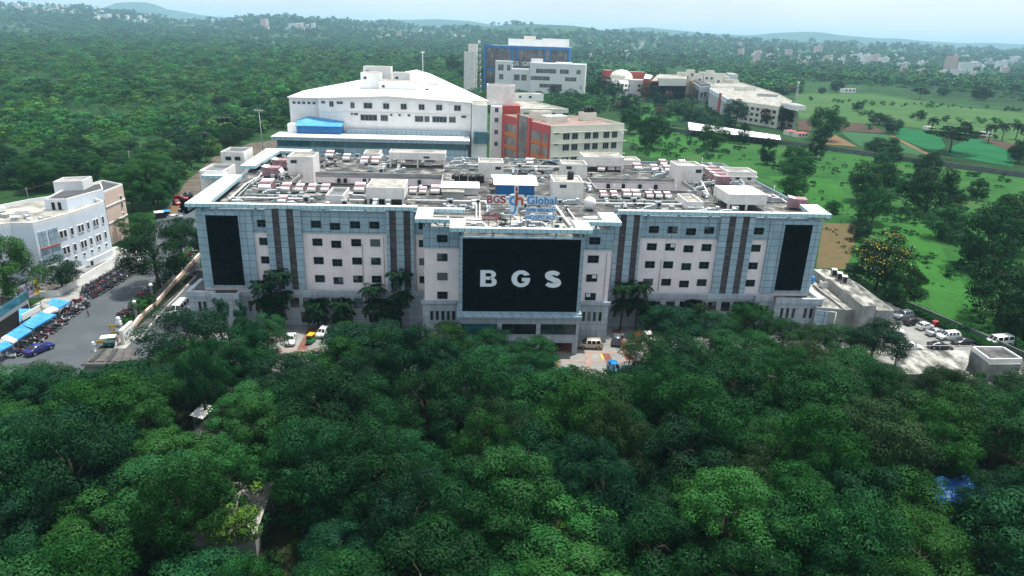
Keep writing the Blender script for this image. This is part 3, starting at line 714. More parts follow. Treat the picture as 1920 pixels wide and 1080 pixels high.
def glyph_part(name, ch, x0, x1, z0, z1, y, d, mat, parent, label=None):
    g = glyph(ch); P_ = [p for f in g for p in f]
    a0, a1 = min(p[0] for p in P_), max(p[0] for p in P_); c0, c1 = min(p[1] for p in P_), max(p[1] for p in P_)
    f = MB()
    for poly in g:
        t = [(x0 + (p[0] - a0) / (a1 - a0) * (x1 - x0), z0 + (p[1] - c0) / (c1 - c0) * (z1 - z0)) for p in poly]
        ar = sum(t[i][0] * t[(i + 1) % 4][1] - t[(i + 1) % 4][0] * t[i][1] for i in range(4))
        if ar < 0: t = t[::-1]
        f.face([(p[0], y - d, p[1]) for p in t], M[mat])
        for i in range(4):
            p, r = t[i], t[(i + 1) % 4]
            f.face([(p[0], y, p[1]), (r[0], y, r[1]), (r[0], y - d, r[1]), (p[0], y - d, p[1])], M[mat])
    return f.build(name, parent, label)
glyph_part('letter', 'B', -7.0, -3.9, 16.4 + ZS, 19.65 + ZS, -13.9, 0.1, 'letter', hosp, 'big white letter B on the black glass')
glyph_part('letter', 'G', -1.15, 2.35, 16.35 + ZS, 19.7 + ZS, -13.9, 0.1, 'letter', hosp, 'big white letter G on the black glass')
glyph_part('letter', 'S', 5.15, 8.3, 16.3 + ZS, 19.7 + ZS, -13.9, 0.1, 'letter', hosp, 'big white letter S on the black glass')
fit_text('lettering', 'BGS GLOBAL HOSPITALS', -5.2, 5.4, 5.15 + ZS, 5.75 + ZS, -13.83, 'letter', hosp, 0.01, 0.08)
# ------------------------------------------------------------------ what stands on the hospital roof
RZ = DECK + ZS            # deck level, 24.0
def room(x0, x1, y0, y1, z1, z0=None, mat='roofbox', tray='roofpale', rim=0.5, win=(), eave=0.0, puddle=False, legs=False):
    """roof room with a sunken tray top; win: list of (x0,x1,z0,z1) on the front"""
    f = MB(); m_ = M[mat]; z0 = RZ + 0.004 if z0 is None else z0; t = 0.22
    f.box(x0, x1, y0, y1, z0, z1 - rim, m_, M['pond'] if puddle else M[tray], skip='')
    for a in ((x0, x1, y0, y0 + t), (x0, x1, y1 - t, y1), (x0, x0 + t, y0 + t, y1 - t), (x1 - t, x1, y0 + t, y1 - t)):
        f.box(a[0], a[1], a[2], a[3], z1 - rim, z1, m_)
    if eave: f.box(x0 - eave, x1 + eave, y0 - eave, y1 + eave, z1 - rim - 0.9, z1 - rim - 0.72, m_)
    if legs:
        for lx in (x0 + 0.1, (x0 + x1) / 2 - 0.2, x1 - 0.55):
            for ly in (y0 + 0.1, y1 - 0.5): f.box(lx, lx + 0.45, ly, ly + 0.4, RZ + 0.004, z0, m_)
    o = f.build('roof_room', hosp)
    for (a, b, c, d) in win:
        q = MB(); q.box(a - .06, b + .06, y0 - .05, y0 + .02, c - .06, d + .06, M['frame']); w_ = q.build('window', o)
        q = MB(); q.box(a, b, y0 - .07, y0 - .05, c, d, M['winpane']); q.build('louvre', w_)
    return o
room(-72.4, -67.0, 29.2, 38.0, 26.6, 0.0, puddle=True, eave=0.0)
room(-74.8, -68.8, 51.0, 59.0, 27.4, 0.0, win=((-73.6, -72.2, 25.2, 26.1), (-71.2, -69.8, 25.2, 26.1)), puddle=True)
room(-54.3, -48.0, 38.0, 45.5, 28.8, 8.0, win=((-53.4, -52.0, 27.2, 27.9),))
room(-39.3, -35.6, 8.5, 16.5, 26.0, puddle=True)
room(38.2, 41.8, 8.7, 16.6, 26.0, eave=0.25)
room(-30.9, -22.9, 9.2, 18.0, 27.7, 25.2, tray='roofpale', rim=0.06, legs=True)
room(47.6, 56.3, 9.6, 19.2, 27.6, 25.3, tray='whiteroof', rim=0.06, legs=True)
room(9.6, 16.3, 15.0, 22.6, 28.5, tray='roofpale', rim=0.3, win=((11.0, 12.4, 27.2, 27.8),))
room(14.8, 21.3, 40.36, 46.5, 28.0, win=((15.9, 17.2, 26.7, 27.4),))
room(-6.8, -0.5, 39.0, 45.5, 28.2, win=((-2.5, -1.2, 26.5, 27.1),))
room(44.4, 51.2, 38.5, 45.5, 28.6, 8.0, win=((49.4, 50.8, 26.8, 27.6),))
room(58.8, 66.6, 40.6, 47.5, 26.9, eave=0.3, win=((61.0, 62.0, 24.9, 25.4), (64.2, 65.2, 24.9, 25.4)))
room(-30.8, -15.6, 52.0, 57.5, 28.1, 26.2, rim=0.25, legs=True, win=((-21.5, -20.0, 26.7, 27.1),))
room(-38.6, -34.2, 58.5, 65.0, 26.6, eave=0.3)
room(22.2, 33.4, 52.0, 60.0, 28.1, 25.6, rim=0.2, legs=True, tray='roofpale')
room(34.5, 39.6, 58.0, 64.5, 26.4, eave=0.3)
# blue walled shed with a white sheet roof, and its neighbours
s = empty('roof_shed', wor(1.4, 23.4, RZ), YAW, 'blue sheet walled shed with a white lean-to roof on the hospital roof', 'shed')
f = MB(); f.box(-4.4, 4.4, -3.4, 3.2, 0.0, 2.55, M['blue_sheet']); f.build('wall', s)
f = MB(); f.face([(-5.0, -3.8, 2.6), (5.2, -3.8, 2.6), (5.2, 3.6, 3.4), (-5.0, 3.6, 3.4)], M['whiteroof']); f.face([(-5.0, 3.6, 3.34), (5.2, 3.6, 3.34), (5.2, -3.8, 2.52), (-5.0, -3.8, 2.52)], M['whiteroof']); f.face([(-5, -3.8, 2.52), (5.2, -3.8, 2.52), (5.2, -3.8, 2.6), (-5, -3.8, 2.6)], M['whiteroof']); f.build('roof', s)
s = empty('roof_shed', wor(-11.2, 22.5, RZ), YAW, 'low plant shed with a broad white sheet roof left of the blue shed', 'shed')
f = MB(); f.box(-4.2, 4.1, -2.4, 3.2, 0, 1.7, M['roofbox']); f.build('wall', s)
f = MB(); f.box(-4.5, 4.4, -3.4, 3.6, 1.7, 1.85, M['whiteroof']); f.build('roof', s)
s = empty('roof_shed', wor(-1.2, 31.5, RZ), YAW, 'small red sided shed with a sea green roof behind the blue shed', 'shed')
f = MB(); f.box(-2.2, 2.2, -1.6, 1.6, 0, 2.2, M['redwall']); f.build('wall', s)
f = MB(); f.box(-2.6, 2.6, -2.0, 2.0, 2.2, 2.3, M['fascia']); f.build('roof', s)
f = MB(); f.box(-2.4, 2.4, -1.2, 1.2, 0, 1.7, M['concrete']); f.box(-2.55, 2.55, -1.35, 1.35, 1.7, 1.85, M['roofpale'])
f.build('cistern', None, 'grey concrete cistern with a stained lid before the white sheet roof', 'cistern', loc_=wor(-12.8, 15.8, RZ), rz=YAW)
# water tanks
WORDS4 = ("first", "second", "third", "fourth")
def tank(x, y, r, h, mat, label, group=None, z=RZ):
    s = empty('water_tank', wor(x, y, z), 0, label, 'water tank', group)
    f = MB(); f.lathe((0, 0, 0), [(r * .96, 0), (r, .05), (r, h * .3), (r * 1.03, h * .32), (r * 1.03, h * .36), (r, h * .38), (r, h * .66), (r * 1.03, h * .68), (r * 1.03, h * .72), (r, h * .74), (r, h * .86), (r * .8, h * .95), (r * .35, h)], M[mat], 14); f.build('body', s)
    f = MB(); f.lathe((0, 0, h), [(r * .33, -0.03), (r * .33, .1)], M[mat], 10); f.build('lid', s)
for i, (x, y) in enumerate(((-12.6, 33.5), (-10.6, 34.2), (-8.4, 33.2), (-6.4, 34.0))):
    tank(x, y, 0.95, 2.1, 'black', f"black plastic roof tank, {WORDS4[i]} of four beside the roof tower", 'black tanks on the roof')
tank(13.9, 19.5, 0.75, 1.9, 'black', 'black tank with pipes standing on top of the pink roof tower', None, 28.2)
tank(50.6, 62, 0.9, 2.2, 'black', 'black tank near the back right edge of the hospital roof')
f = MB()
f.lathe((0, 0, 0), [(0.5, 0.35), (1.2, 0.6), (1.55, 1.2), (1.6, 1.8), (1.5, 2.4), (1.1, 2.95), (0.5, 3.2), (0.25, 3.25)], M['white_unit'], 18)
for k in range(4): a = k * 1.571 + .78; f.tube((math.cos(a) * .9, math.sin(a) * .9, 0), (math.cos(a) * .9, math.sin(a) * .9, .7), .08, M['steel'], n=6)
f.build('water_tank', None, 'large round white tank on short legs beside the pink roof tower', 'water tank', loc_=wor(16.6, 7.4, RZ)).scale = (.84, .84, .9)
f = MB(); f.tube((-1.5, 0, .75), (1.5, 0, .75), .55, M['white_unit'], n=14); f.box(-1.2, -.9, -.5, .5, 0, .4, M['steel']); f.box(.9, 1.2, -.5, .5, 0, .4, M['steel'])
f.build('water_tank', None, 'small white drum tank lying behind the right white canopy corner', 'water tank', loc_=wor(15.0, -3.0, RZ), rz=YAW)
# air handling units: faded red boxes with pale sloping tops
def unit_mesh():
    f = MB(); f.box(-.95, .95, -1.25, 1.25, .35, 1.55, M['pink_unit']); c = f.build('casing')
    f = MB(); f.face([(-1.0, -1.3, 1.3), (1.0, -1.3, 1.3), (1.0, 1.3, 1.68), (-1.0, 1.3, 1.68)], M['white_unit']); f.face([(-1.0, -1.62, .85), (1.0, -1.62, .85), (1.0, -1.3, 1.3), (-1.0, -1.3, 1.3)], M['white_unit'])
    f.box(-.98, .98, -1.6, -1.251, .4, .86, M['white_unit']); f.face([(-1, 1.3, 1.68), (1, 1.3, 1.68), (1, 1.3, 1.5), (-1, 1.3, 1.5)], M['white_unit'])
    h = f.build('hood')
    f = MB()
    for a in (-.8, .8):
        for b in (-1.1, 1.1): f.box(a - .07, a + .07, b - .07, b + .07, 0, .35, M['steel'])
    l = f.build('stand')
    r_ = [c.data, h.data, l.data]
    for o in (c, h, l): bpy.data.objects.remove(o)
    return r_
UM = unit_mesh()
def unit(x, y, label, group, s=1.0, rz=0.0, z=RZ):
    e = empty('air_handling_unit', wor(x, y, z), YAW + rz, label, 'air handler', group); e.scale = (s, s, s * 1.1)
    for nm, me in zip(('casing', 'hood', 'stand'), UM):
        o = bpy.data.objects.new(nm, me); COL.objects.link(o); o.parent = e

rowA = [(-54.6, 20.4, 1.35), (-50.2, 20, 1.0), (-47.2, 20, .9), (-44.5, 20.2, .9), (-41.6, 20.4, .9), (-33.9, 20.4, 1.15), (-21.9, 20.3, .8), (-19.7, 20.4, .8), (-16.9, 20.6, 1.0)]
for i, (x, y, s_) in enumerate(rowA): unit(x, y, f"faded red air handler with pale hood, {WORDS[i]} from the left along the left courtyard", 'air handlers along the left courtyard', s_)
rowB = [(21.9, 20.2, .78), (24.4, 20.2, .78), (27.4, 20.6, .95), (29.6, 20.6, .95), (32.7, 20.2, .78), (34.9, 20.3, .78), (37.1, 20.4, .78)]
for i, (x, y, s_) in enumerate(rowB): unit(x, y, f"faded red air handler with pale hood, {WORDS[i]} from the left along the right courtyard", 'air handlers along the right courtyard', s_)
rowC = [(-48.9, 64.5, 1.1), (-43.5, 60.5, 1.0), (-38.0, 56.4, 1.0), (-35.0, 56.6, 1.0), (-25.7, 55.5, 1.0), (-20.3, 54.9, 1.0), (27.2, 53.0, 1.0), (30.2, 54.2, 1.0), (32.6, 54.4, 1.0), (38.0, 55.2, 1.05), (42.7, 54.4, 1.0), (46.2, 53.6, 1.0)]
for i, (x, y, s_) in enumerate(rowC): unit(x, y, f"faded red air handler in the back roof row, {WORDS[i]} from the left", 'air handlers on the back wing', s_)
for i, (x, y, s_, rz) in enumerate([(-57.4, 35.2, 1.6, 1.57), (-58.2, 46.5, 1.5, 1.57), (-48.2, 8.8, 0.85, 0)]):
    unit(x, y, ('red casing unit lying lengthwise beside the left courtyard corner', 'red casing unit behind the first one on the left wing', 'single small red unit among white pipes at the front left')[i], None, s_, rz)
for i, (x, y) in enumerate([(57.0, 50.5), (56.6, 46.0), (56.2, 41.4), (55.8, 37.0)]): unit(x, y, f"long faded red unit on the right wing, {WORDS[i]} from the back", 'long units on the right wing', 1.45, 1.57)
unit(47.5, 63.2, 'red air handler at the back right beside the tall pink room', None); unit(64.4, 12.0, 'long red unit next to the white canopy corner at far right', None, 1.5, 1.3); unit(53.5, 63.5, 'red air handler next to the back right tank', None); unit(8.0, 60, 'pale hooded red unit alone on the back middle roof', None)
# condensers, fans and duct boxes scattered over the decks
def cond_mesh():
    f = MB(); f.box(-.5, .5, -.4, .4, .15, 1.1, M['galv'])
    for k in range(12):
        a, b = k * 2 * math.pi / 12, (k + 1) * 2 * math.pi / 12
        f.face([(math.cos(a) * .3, math.sin(a) * .3, 1.104), (math.cos(b) * .3, math.sin(b) * .3, 1.104), (0, 0, 1.09)], M['black'])
        f.face([(math.cos(a) * .33, -.404, .62 + math.sin(a) * .33), (0, -.402, .62), (math.cos(b) * .33, -.404, .62 + math.sin(b) * .33)][::-1], M['black'])
    f.box(-.45, -.3, -.35, .35, 0, .15, M['steel']); f.box(.3, .45, -.35, .35, 0, .15, M['steel'])
    o = f.build('c'); me = o.data; bpy.data.objects.remove(o); return me
CM = cond_mesh()
def duct_mesh(k):
    rr = random.Random(k); f = MB()
    f.box(-1.2, .6, -.35, .35, .3, .95, M['galv']); f.box(.6, 1.2, -.45, .45, .1, 1.25, M['galv'], M['white_unit'])
    f.tube((-1.2, 0, .6), (-1.7, 0, .6), .28, M['galv'], .28, 10); f.tube((-1.7, 0, .6), (-1.9, .5, .1), .28, M['galv'], .24, 10)
    o = f.build('d'); me = o.data; bpy.data.objects.remove(o); return me
DM = duct_mesh(1)
ROOMS = [(-73, -66, 28, 39), (-76, -68, 50, 60), (-55, -47, 37, 46.5), (-40, -35, 8, 17), (38, 42, 8, 17), (-31.5, -22, 8.5, 18.5), (47, 57, 9, 20), (9, 17, 14, 23), (14, 22, 40, 47), (-7.5, 0, 38, 46), (44, 52, 38, 46), (58, 67, 40, 48), (-31, -15, 51, 58), (-39, -34, 58, 66), (22, 34, 51, 61), (34, 40, 57, 65), (-5, 7, 18, 28), (-16.5, -6, 13, 27), (-4, 2, 29, 34), (-14, -5, 32, 36), (-52, -15, 25.5, 41), (21, 47, 25.5, 41), (-57, -15, 18.5, 22), (20, 39, 18.5, 22.3), (13, 19, 4, 10)]
def free(x, y, r=0.9): return not any(a - r < x < b + r and c - r < y < d + r for a, b, c, d in ROOMS)
zones = [(-60, -18, 3, 25), (21, 62, 3, 25), (-62, -52, 27, 66), (47, 63, 27, 66), (-50, 46, 41.5, 66), (-15, 20, 24, 41), (-15, 16, 3, 14), (-9, 10, -11, 1)]
n1 = n2 = 0; spots = []
for _ in range(2600):
    z_ = rnd.choices(zones, [5, 5, 3, 3, 6, 3, 2, 1])[0]; x, y = rnd.uniform(z_[0], z_[1]), rnd.uniform(z_[2], z_[3])
    if not free(x, y) or any((x - a) ** 2 + (y - b) ** 2 < 2.1 ** 2 for a, b in spots): continue
    spots.append((x, y))
    if rnd.random() < 0.62:
        if n1 > 130: continue
        o = bpy.data.objects.new('condenser_unit', CM); COL.objects.link(o); o.location = wor(x, y, RZ + .004); o.rotation_euler = (0, 0, YAW + rnd.choice([0, 1.57, 3.14, .2])); s_ = rnd.uniform(.8, 1.35); o.scale = (s_, s_, s_)
        tag(o, 'small grey condenser with a black fan among the pipes of the hospital roof', 'condenser', 'small condensers on the hospital roof'); n1 += 1
    else:
        if n2 > 75: continue
        o = bpy.data.objects.new('air_duct', DM); COL.objects.link(o); o.location = wor(x, y, RZ + .004); o.rotation_euler = (0, 0, YAW + rnd.choice([0, 1.57, 3.14, 4.71, .5])); s_ = rnd.uniform(.8, 1.3); o.scale = (s_, s_, s_)
        tag(o, 'short galvanised duct with a box end among the roof plant', 'air duct', 'short ducts on the hospital roof'); n2 += 1
def elbow_mesh():
    f = MB(); f.tube((-1.6, 0, .5), (.2, .1, .6), .3, M['pipe_dark'], n=9); f.tube((.2, .1, .6), (1.0, .9, .5), .3, M['pipe_dark'], n=9); f.tube((1.0, .9, .5), (1.1, 1.2, 0), .3, M['pipe_dark'], n=9); f.tube((-1.6, 0, .5), (-1.9, 0, 0), .3, M['pipe_dark'], n=9); f.tube((-1.4, -.6, .25), (1.2, -.4, .25), .12, M['pipe'], n=6); f.box(-.3, .3, -.8, -.2, 0, .9, M['galv'])
    o = f.build('e'); me = o.data; bpy.data.objects.remove(o); return me
EM = elbow_mesh(); n3 = 0
for _ in range(900):
    z_ = rnd.choices(zones, [4, 4, 4, 4, 6, 2, 2, 2])[0]; x, y = rnd.uniform(z_[0], z_[1]), rnd.uniform(z_[2], z_[3])
    if n3 > 62 or not free(x, y, 1.4) or any((x - a) ** 2 + (y - b) ** 2 < 1.7 ** 2 for a, b in spots): continue
    spots.append((x, y)); n3 += 1
    o = bpy.data.objects.new('bent_duct', EM); COL.objects.link(o); o.location = wor(x, y, RZ + .004); o.rotation_euler = (0, 0, YAW + rnd.uniform(0, 6.28)); s_ = rnd.uniform(.7, 1.2); o.scale = (s_, s_, s_)
    tag(o, 'bent black lagged duct with a thin white pipe among the roof plant', 'air duct', 'bent black ducts on the hospital roof')
# pipe runs
def pipe(pts, r, mat, label, z=0.55, sup=True):
    f = MB(); P = [Vector(wor(x, y, RZ + z)) if len(t) == 0 else Vector(wor(x, y, RZ + t[0])) for (x, y, *t) in pts]
    o0 = P[0].copy(); o0.z = RZ
    f.path([p - o0 for p in P], r, M[mat], 8)
    for p in P: 
        q = p - o0; f.tube(q - Vector((r * .7, 0, 0)), q + Vector((r * .7, 0, 0)), r * 1.06, M[mat], n=8)
    if sup:
        for a, b in zip(P, P[1:]):
            n = int((b - a).length / 6) + 1
            for k in range(n):
                q = a.lerp(b, (k + .5) / n) - o0; f.box(q.x - .08, q.x + .08, q.y - .08, q.y + .08, 0, max(.05, q.z - r * .9), M['steel'])
    return f.build('roof_pipe', None, label, 'pipe', 'pipe runs on the hospital roof', loc_=o0)
pipe([(-60, 10.8), (-42.5, 10.8)], .24, 'pipe', 'thick white pipe along the front of the left wing before the small pink unit')
pipe([(-34.6, 10.6), (-31.6, 10.6)], .22, 'pipe', 'short white pipe between the two front roof rooms of the left wing')
pipe([(-22.3, 11.2), (9.0, 11.4)], .26, 'pipe', 'long white pipe passing behind the rooftop lettering')
pipe([(-42.4, 13.6), (-57.2, 13.6)], .26, 'pipe_green', 'grey green pipe behind the front white one on the left wing')
pipe([(-35.0, 14.0), (-31.6, 14.0)], .24, 'pipe_green', 'grey green pipe stub beside the raised roof room')
pipe([(-59.4, 9.5), (-60.6, 24), (-60.0, 33), (-62.2, 50), (-63.0, 60)], .24, 'pipe', 'white pipe running back along the left wing edge')
pipe([(-58.5, 12.0), (-59.6, 24), (-59.0, 34), (-61.0, 50), (-56, 53.5), (-52.6, 52.5)], .2, 'pipe_green', 'grey pipe beside the white one on the left wing')
pipe([(-62.4, 44.5, 1.5), (-60.2, 48.5, 1.6), (-54.8, 48.8, 1.6), (-53.4, 45.9, 1.0)], .22, 'pipe_dark', 'black lagged pipe bent over the left wing')
pipe([(-55.0, 24.6), (-46.0, 24.8), (-44.0, 25.4), (-36.0, 25.2)], .2, 'pipe_dark', 'black lagged pipe along the left courtyard edge', 0.9)
pipe([(-21, 24.8), (-16.4, 24.8)], .2, 'pipe_dark', 'short black pipe at the courtyard edge by the white shed', 0.9)
pipe([(18.6, 11.6), (37.8, 11.9)], .25, 'pipe', 'thick white pipe along the front of the right wing')
pipe([(19.4, 14.6), (37.6, 14.9)], .24, 'pipe_green', 'grey green pipe behind the white one on the right wing')
pipe([(42.0, 14.5), (47.0, 14.5)], .22, 'pipe_green', 'grey pipe stub under the raised white room of the right wing')
pipe([(21.6, 24.2), (39, 24.4)], .16, 'pipe_dark', 'black pipe behind the red units of the right wing', 0.9)
pipe([(47.6, 22), (50.8, 36.5), (52.6, 52), (54, 65)], .24, 'pipe', 'white pipe running back along the right wing')
pipe([(49.0, 22), (53.0, 36.0), (54.2, 52), (55.8, 65)], .2, 'pipe_dark', 'dark pipe beside the white one on the right wing')
pipe([(60.0, 30), (60.8, 39.8)], .22, 'pipe_green', 'grey pipe by the right wing stair room')
pipe([(-46.5, 62.6), (-40, 62.4), (-39.2, 57.4), (-31.4, 57.0)], .2, 'pipe_green', 'grey pipe across the back left roof')
pipe([(-14.5, 49.5), (13.5, 50.2)], .22, 'pipe_green', 'grey pipe across the back middle roof')
pipe([(-13.8, 55), (-2, 55.4), (21, 55.6)], .18, 'pipe', 'white pipe across the back middle roof')
pipe([(34, 50.2), (43.8, 50.4)], .22, 'pipe_green', 'grey pipe along the back right roof row')
pipe([(-16, -4.6), (-14.9, -6.6), (-6.6, -6.8), (-5.6, -10.5), (-4.9, -11.4)], .3, 'pipe', 'fat white pipe bending forward over the centre roof left of the lettering', .6)
pipe([(-13.4, -2.4), (-13.2, -4.0), (-4.2, -4.4)], .22, 'pipe', 'white pipe parallel to the fat bent one')
pipe([(-7.6, 9.8), (-7.8, -3.8)], .14, 'pipe', 'thin white pipe of a pair crossing the centre roof')
pipe([(-6.9, 9.8), (-7.1, -3.8)], .14, 'pipe', 'thin white pipe right of its twin on the centre roof')
pipe([(9.4, 8.4), (10.3, -7.2)], .26, 'pipe', 'white pipe slanting forward right of the rooftop lettering')
pipe([(11.6, 8.2), (12.2, -6.4)], .14, 'pipe', 'thin white pipe near the round white tank')
pipe([(-2.0, -10.4), (9.6, -10.2)], .16, 'pipe', 'white pipe low under the rooftop lettering', .3)
# masts
for x, y, h, lb in ((-34.3, 25.8, 1.9, 'short white lightning rod at the left courtyard edge'), (-33.0, 25.8, 1.9, 'second short white rod at the left courtyard edge'), (25.6, 25.8, 2.0, 'short white rod at the right courtyard edge'), (27.2, 25.8, 1.8, 'second white rod at the right courtyard edge'), (40.6, 25.6, 2.2, 'white rod by the tall pink roof room'), (65.6, 27, 2.2, 'white rod at the right parapet'), (60.4, 66.4, 2.2, 'white rod at the back right corner')):
    f = MB(); f.tube((0, 0, 0), (0, 0, h), .07, M['pipe'], n=6); f.box(-.15, .15, -.15, .15, 0, .06, M['steel']); f.build('lightning_rod', None, lb, 'rod', 'lightning rods on the roof', loc_=wor(x, y, RZ))
s = empty('antenna_mast', wor(33.0, 56.0, 25.9), YAW, 'slim lattice antenna mast on the back right roof room', 'mast')
f = MB()
for a in ((-.3, -.3), (.3, -.3), (0, .35)): f.tube((a[0], a[1], 0), (a[0] * .5, a[1] * .5, 9.5), .045, M['galv'], n=5)
for k in range(12):
    z0, z1 = k * .78, (k + 1) * .78; f.tube((-.3 * (1 - z0 / 19), -.3 * (1 - z0 / 19), z0), (.3 * (1 - z1 / 19), -.3 * (1 - z1 / 19), z1), .03, M['galv'], n=4)
f.build('lattice', s)
f = MB(); f.tube((.3, -.2, 8.2), (.3, -.5, 8.2), .35, M['white_unit'], n=12); f.build('dish', s)
f = MB(); f.tube((0, 0, 9.5), (0, 0, 11), .03, M['galv'], n=5); f.build('whip', s)
# satellite dishes at the right end
for i, (x, y) in enumerate(((57.6, 27.0), (60.2, 25.6))):
    s = empty('sheet_stack', wor(x, y, RZ), YAW + .3, ('bent grey sheet duct behind the raised white roof room', 'second bent grey sheet duct nearer the right parapet')[i], 'duct')
    f = MB(); f.box(-1.4, 1.0, -.8, .8, .2, 1.4, M['galv']); f.build('box', s)
    f = MB(); f.face([(1.0, -.8, 1.4), (2.4, -.8, .5), (2.4, .8, .5), (1.0, .8, 1.4)], M['white_unit']); f.face([(1.0, -.8, .2), (1.0, -.8, 1.4), (2.4, -.8, .5)][::-1], M['galv']); f.build('hood', s)
# --- the rooftop lettering
sg = empty('rooftop_sign', wor(0, -11.6, RZ), YAW, 'rooftop lettering BGS gh Global Super Speciality Hospitals on thin posts', 'sign')
q = MB()
for x in (-5.6, -3.2, -1.5, 0.3, 1.8, 4.0, 6.4): q.box(x - .05, x + .05, .08, .18, 0, 6.4 if x < 1 else 7.0, M['steel'])
for z in (3.4, 4.9, 6.0): q.box(-6.0, 6.9, .1, .16, z, z + .07, M['steel'])
for x in (-5.6, -1.5, 1.8, 6.4): q.tube((x, .13, 4.0), (x, 2.6, 0), .04, M['steel'], n=5)
q.build('post_frame', sg)
def sgz(v): return v - 26.2
def board(name, x0, x1, z0, z1, mat, y=0.02):
    f = MB(); f.box(x0, x1, y, y + .05, z0, z1, M[mat]); return f.build(name, sg)
for b_, x0, x1 in (('B', -5.95, -4.92), ('G', -4.8, -3.68), ('S', -3.55, -2.5)):
    board('letter_backing', x0 - .08, x1 + .08, sgz(31.75), sgz(33.45), 'sign_white')
    fit_text('letter', b_, x0, x1, sgz(31.9), sgz(33.3), 0.01, 'sign_red', sg, 0.012, .08, f'dark red letter {b_}')
board('logo_backing', -2.0, 0.9, sgz(31.2), sgz(33.5), 'sign_white'); board('logo_backing', -1.0, -.25, sgz(33.5), sgz(35.3), 'sign_white'); board('logo_backing', -1.6, -.2, sgz(29.9), sgz(31.2), 'sign_white')
def arcstrip(name, O, I, mat, y=0.0, d=.08):
    f = MB()
    for k in range(len(O) - 1):
        t = [O[k], O[k + 1], I[k + 1], I[k]]
        ar = sum(t[i][0] * t[(i + 1) % 4][1] - t[(i + 1) % 4][0] * t[i][1] for i in range(4))
        if ar < 0: t = t[::-1]
        f.face([(p[0], y - d, p[1]) for p in t], M[mat])
        for i in range(4):
            p, r = t[i], t[(i + 1) % 4]; f.face([(p[0], y, p[1]), (r[0], y, r[1]), (r[0], y - d, r[1]), (p[0], y - d, p[1])], M[mat])
    return f.build(name, sg)
gzc = sgz(32.4)
arcstrip('logo_g', ell(-1.2, gzc, .68, .85, 60, 300, 20), ell(-1.2, gzc, .30, .46, 60, 300, 20), 'sign_lightblue')
arcstrip('logo_g_stem', [(-.85, gzc + .3), (-.85, gzc - 1.2)] + ell(-1.2, gzc - 1.3, .36, .9, 0, -130, 10), [(-.5, gzc + .3), (-.5, gzc - 1.2)] + ell(-1.2, gzc - 1.3, .7, 1.2, 0, -130, 10), 'sign_lightblue', 0.0, .085)
arcstrip('logo_h', [(-.72, gzc - .9), (-.72, gzc + 1.6)], [(-.30, gzc - .9), (-.30, gzc + 1.6)], 'sign_orange', -.02, .09)
arcstrip('logo_h_arch', ell(.12, gzc - .05, .62, .72, 150, 0, 12) + [(.74, gzc - .9)], ell(.12, gzc - .05, .24, .36, 150, 0, 12) + [(.36, gzc - .9)], 'sign_orange', -.02, .08)
arcstrip('logo_flame', [(-.62, gzc + 1.75), (-.80, gzc + 2.1), (-.58, gzc + 2.85)], [(-.5, gzc + 1.75), (-.38, gzc + 2.1), (-.54, gzc + 2.85)], 'sign_red', 0, .08)
board('letter_backing', 1.3, 6.95, sgz(31.7), sgz(33.4), 'pale_blue_sign'); fit_text('lettering', 'Global', 1.45, 6.8, sgz(31.85), sgz(33.3), 0.01, 'sign_blue', sg, 0.0, .08)
board('letter_backing', 1.25, 6.9, sgz(30.25), sgz(31.15), 'pale_blue_sign'); fit_text('lettering', 'SUPER SPECIALITY', 1.35, 6.8, sgz(30.4), sgz(31.02), 0.01, 'sign_blue', sg, 0.012, .08)
board('letter_backing', 1.2, 6.85, sgz(28.85), sgz(29.85), 'pale_blue_sign'); fit_text('lettering', 'HOSPITALS', 1.32, 6.75, sgz(28.97), sgz(29.73), 0.01, 'sign_blue', sg, 0.0, .08)
es = empty('emergency_sign', wor(-5.3, -12.0, RZ), YAW, 'small dark red box sign under the red BGS letters', 'sign')
f = MB(); f.box(-1.55, 1.55, 0, .25, 2.5, 3.5, M['sign_red']); f.build('panel', es)
f = MB(); f.tube((-1.2, .12, 0), (-1.2, .12, 2.5), .05, M['steel'], n=6); f.tube((1.2, .12, 0), (1.2, .12, 2.5), .05, M['steel'], n=6); f.build('leg', es)
fit_text('lettering', 'EMERGENCY', -1.42, 1.42, 2.72, 3.25, -.005, 'sign_white', es, 0.0, .04)
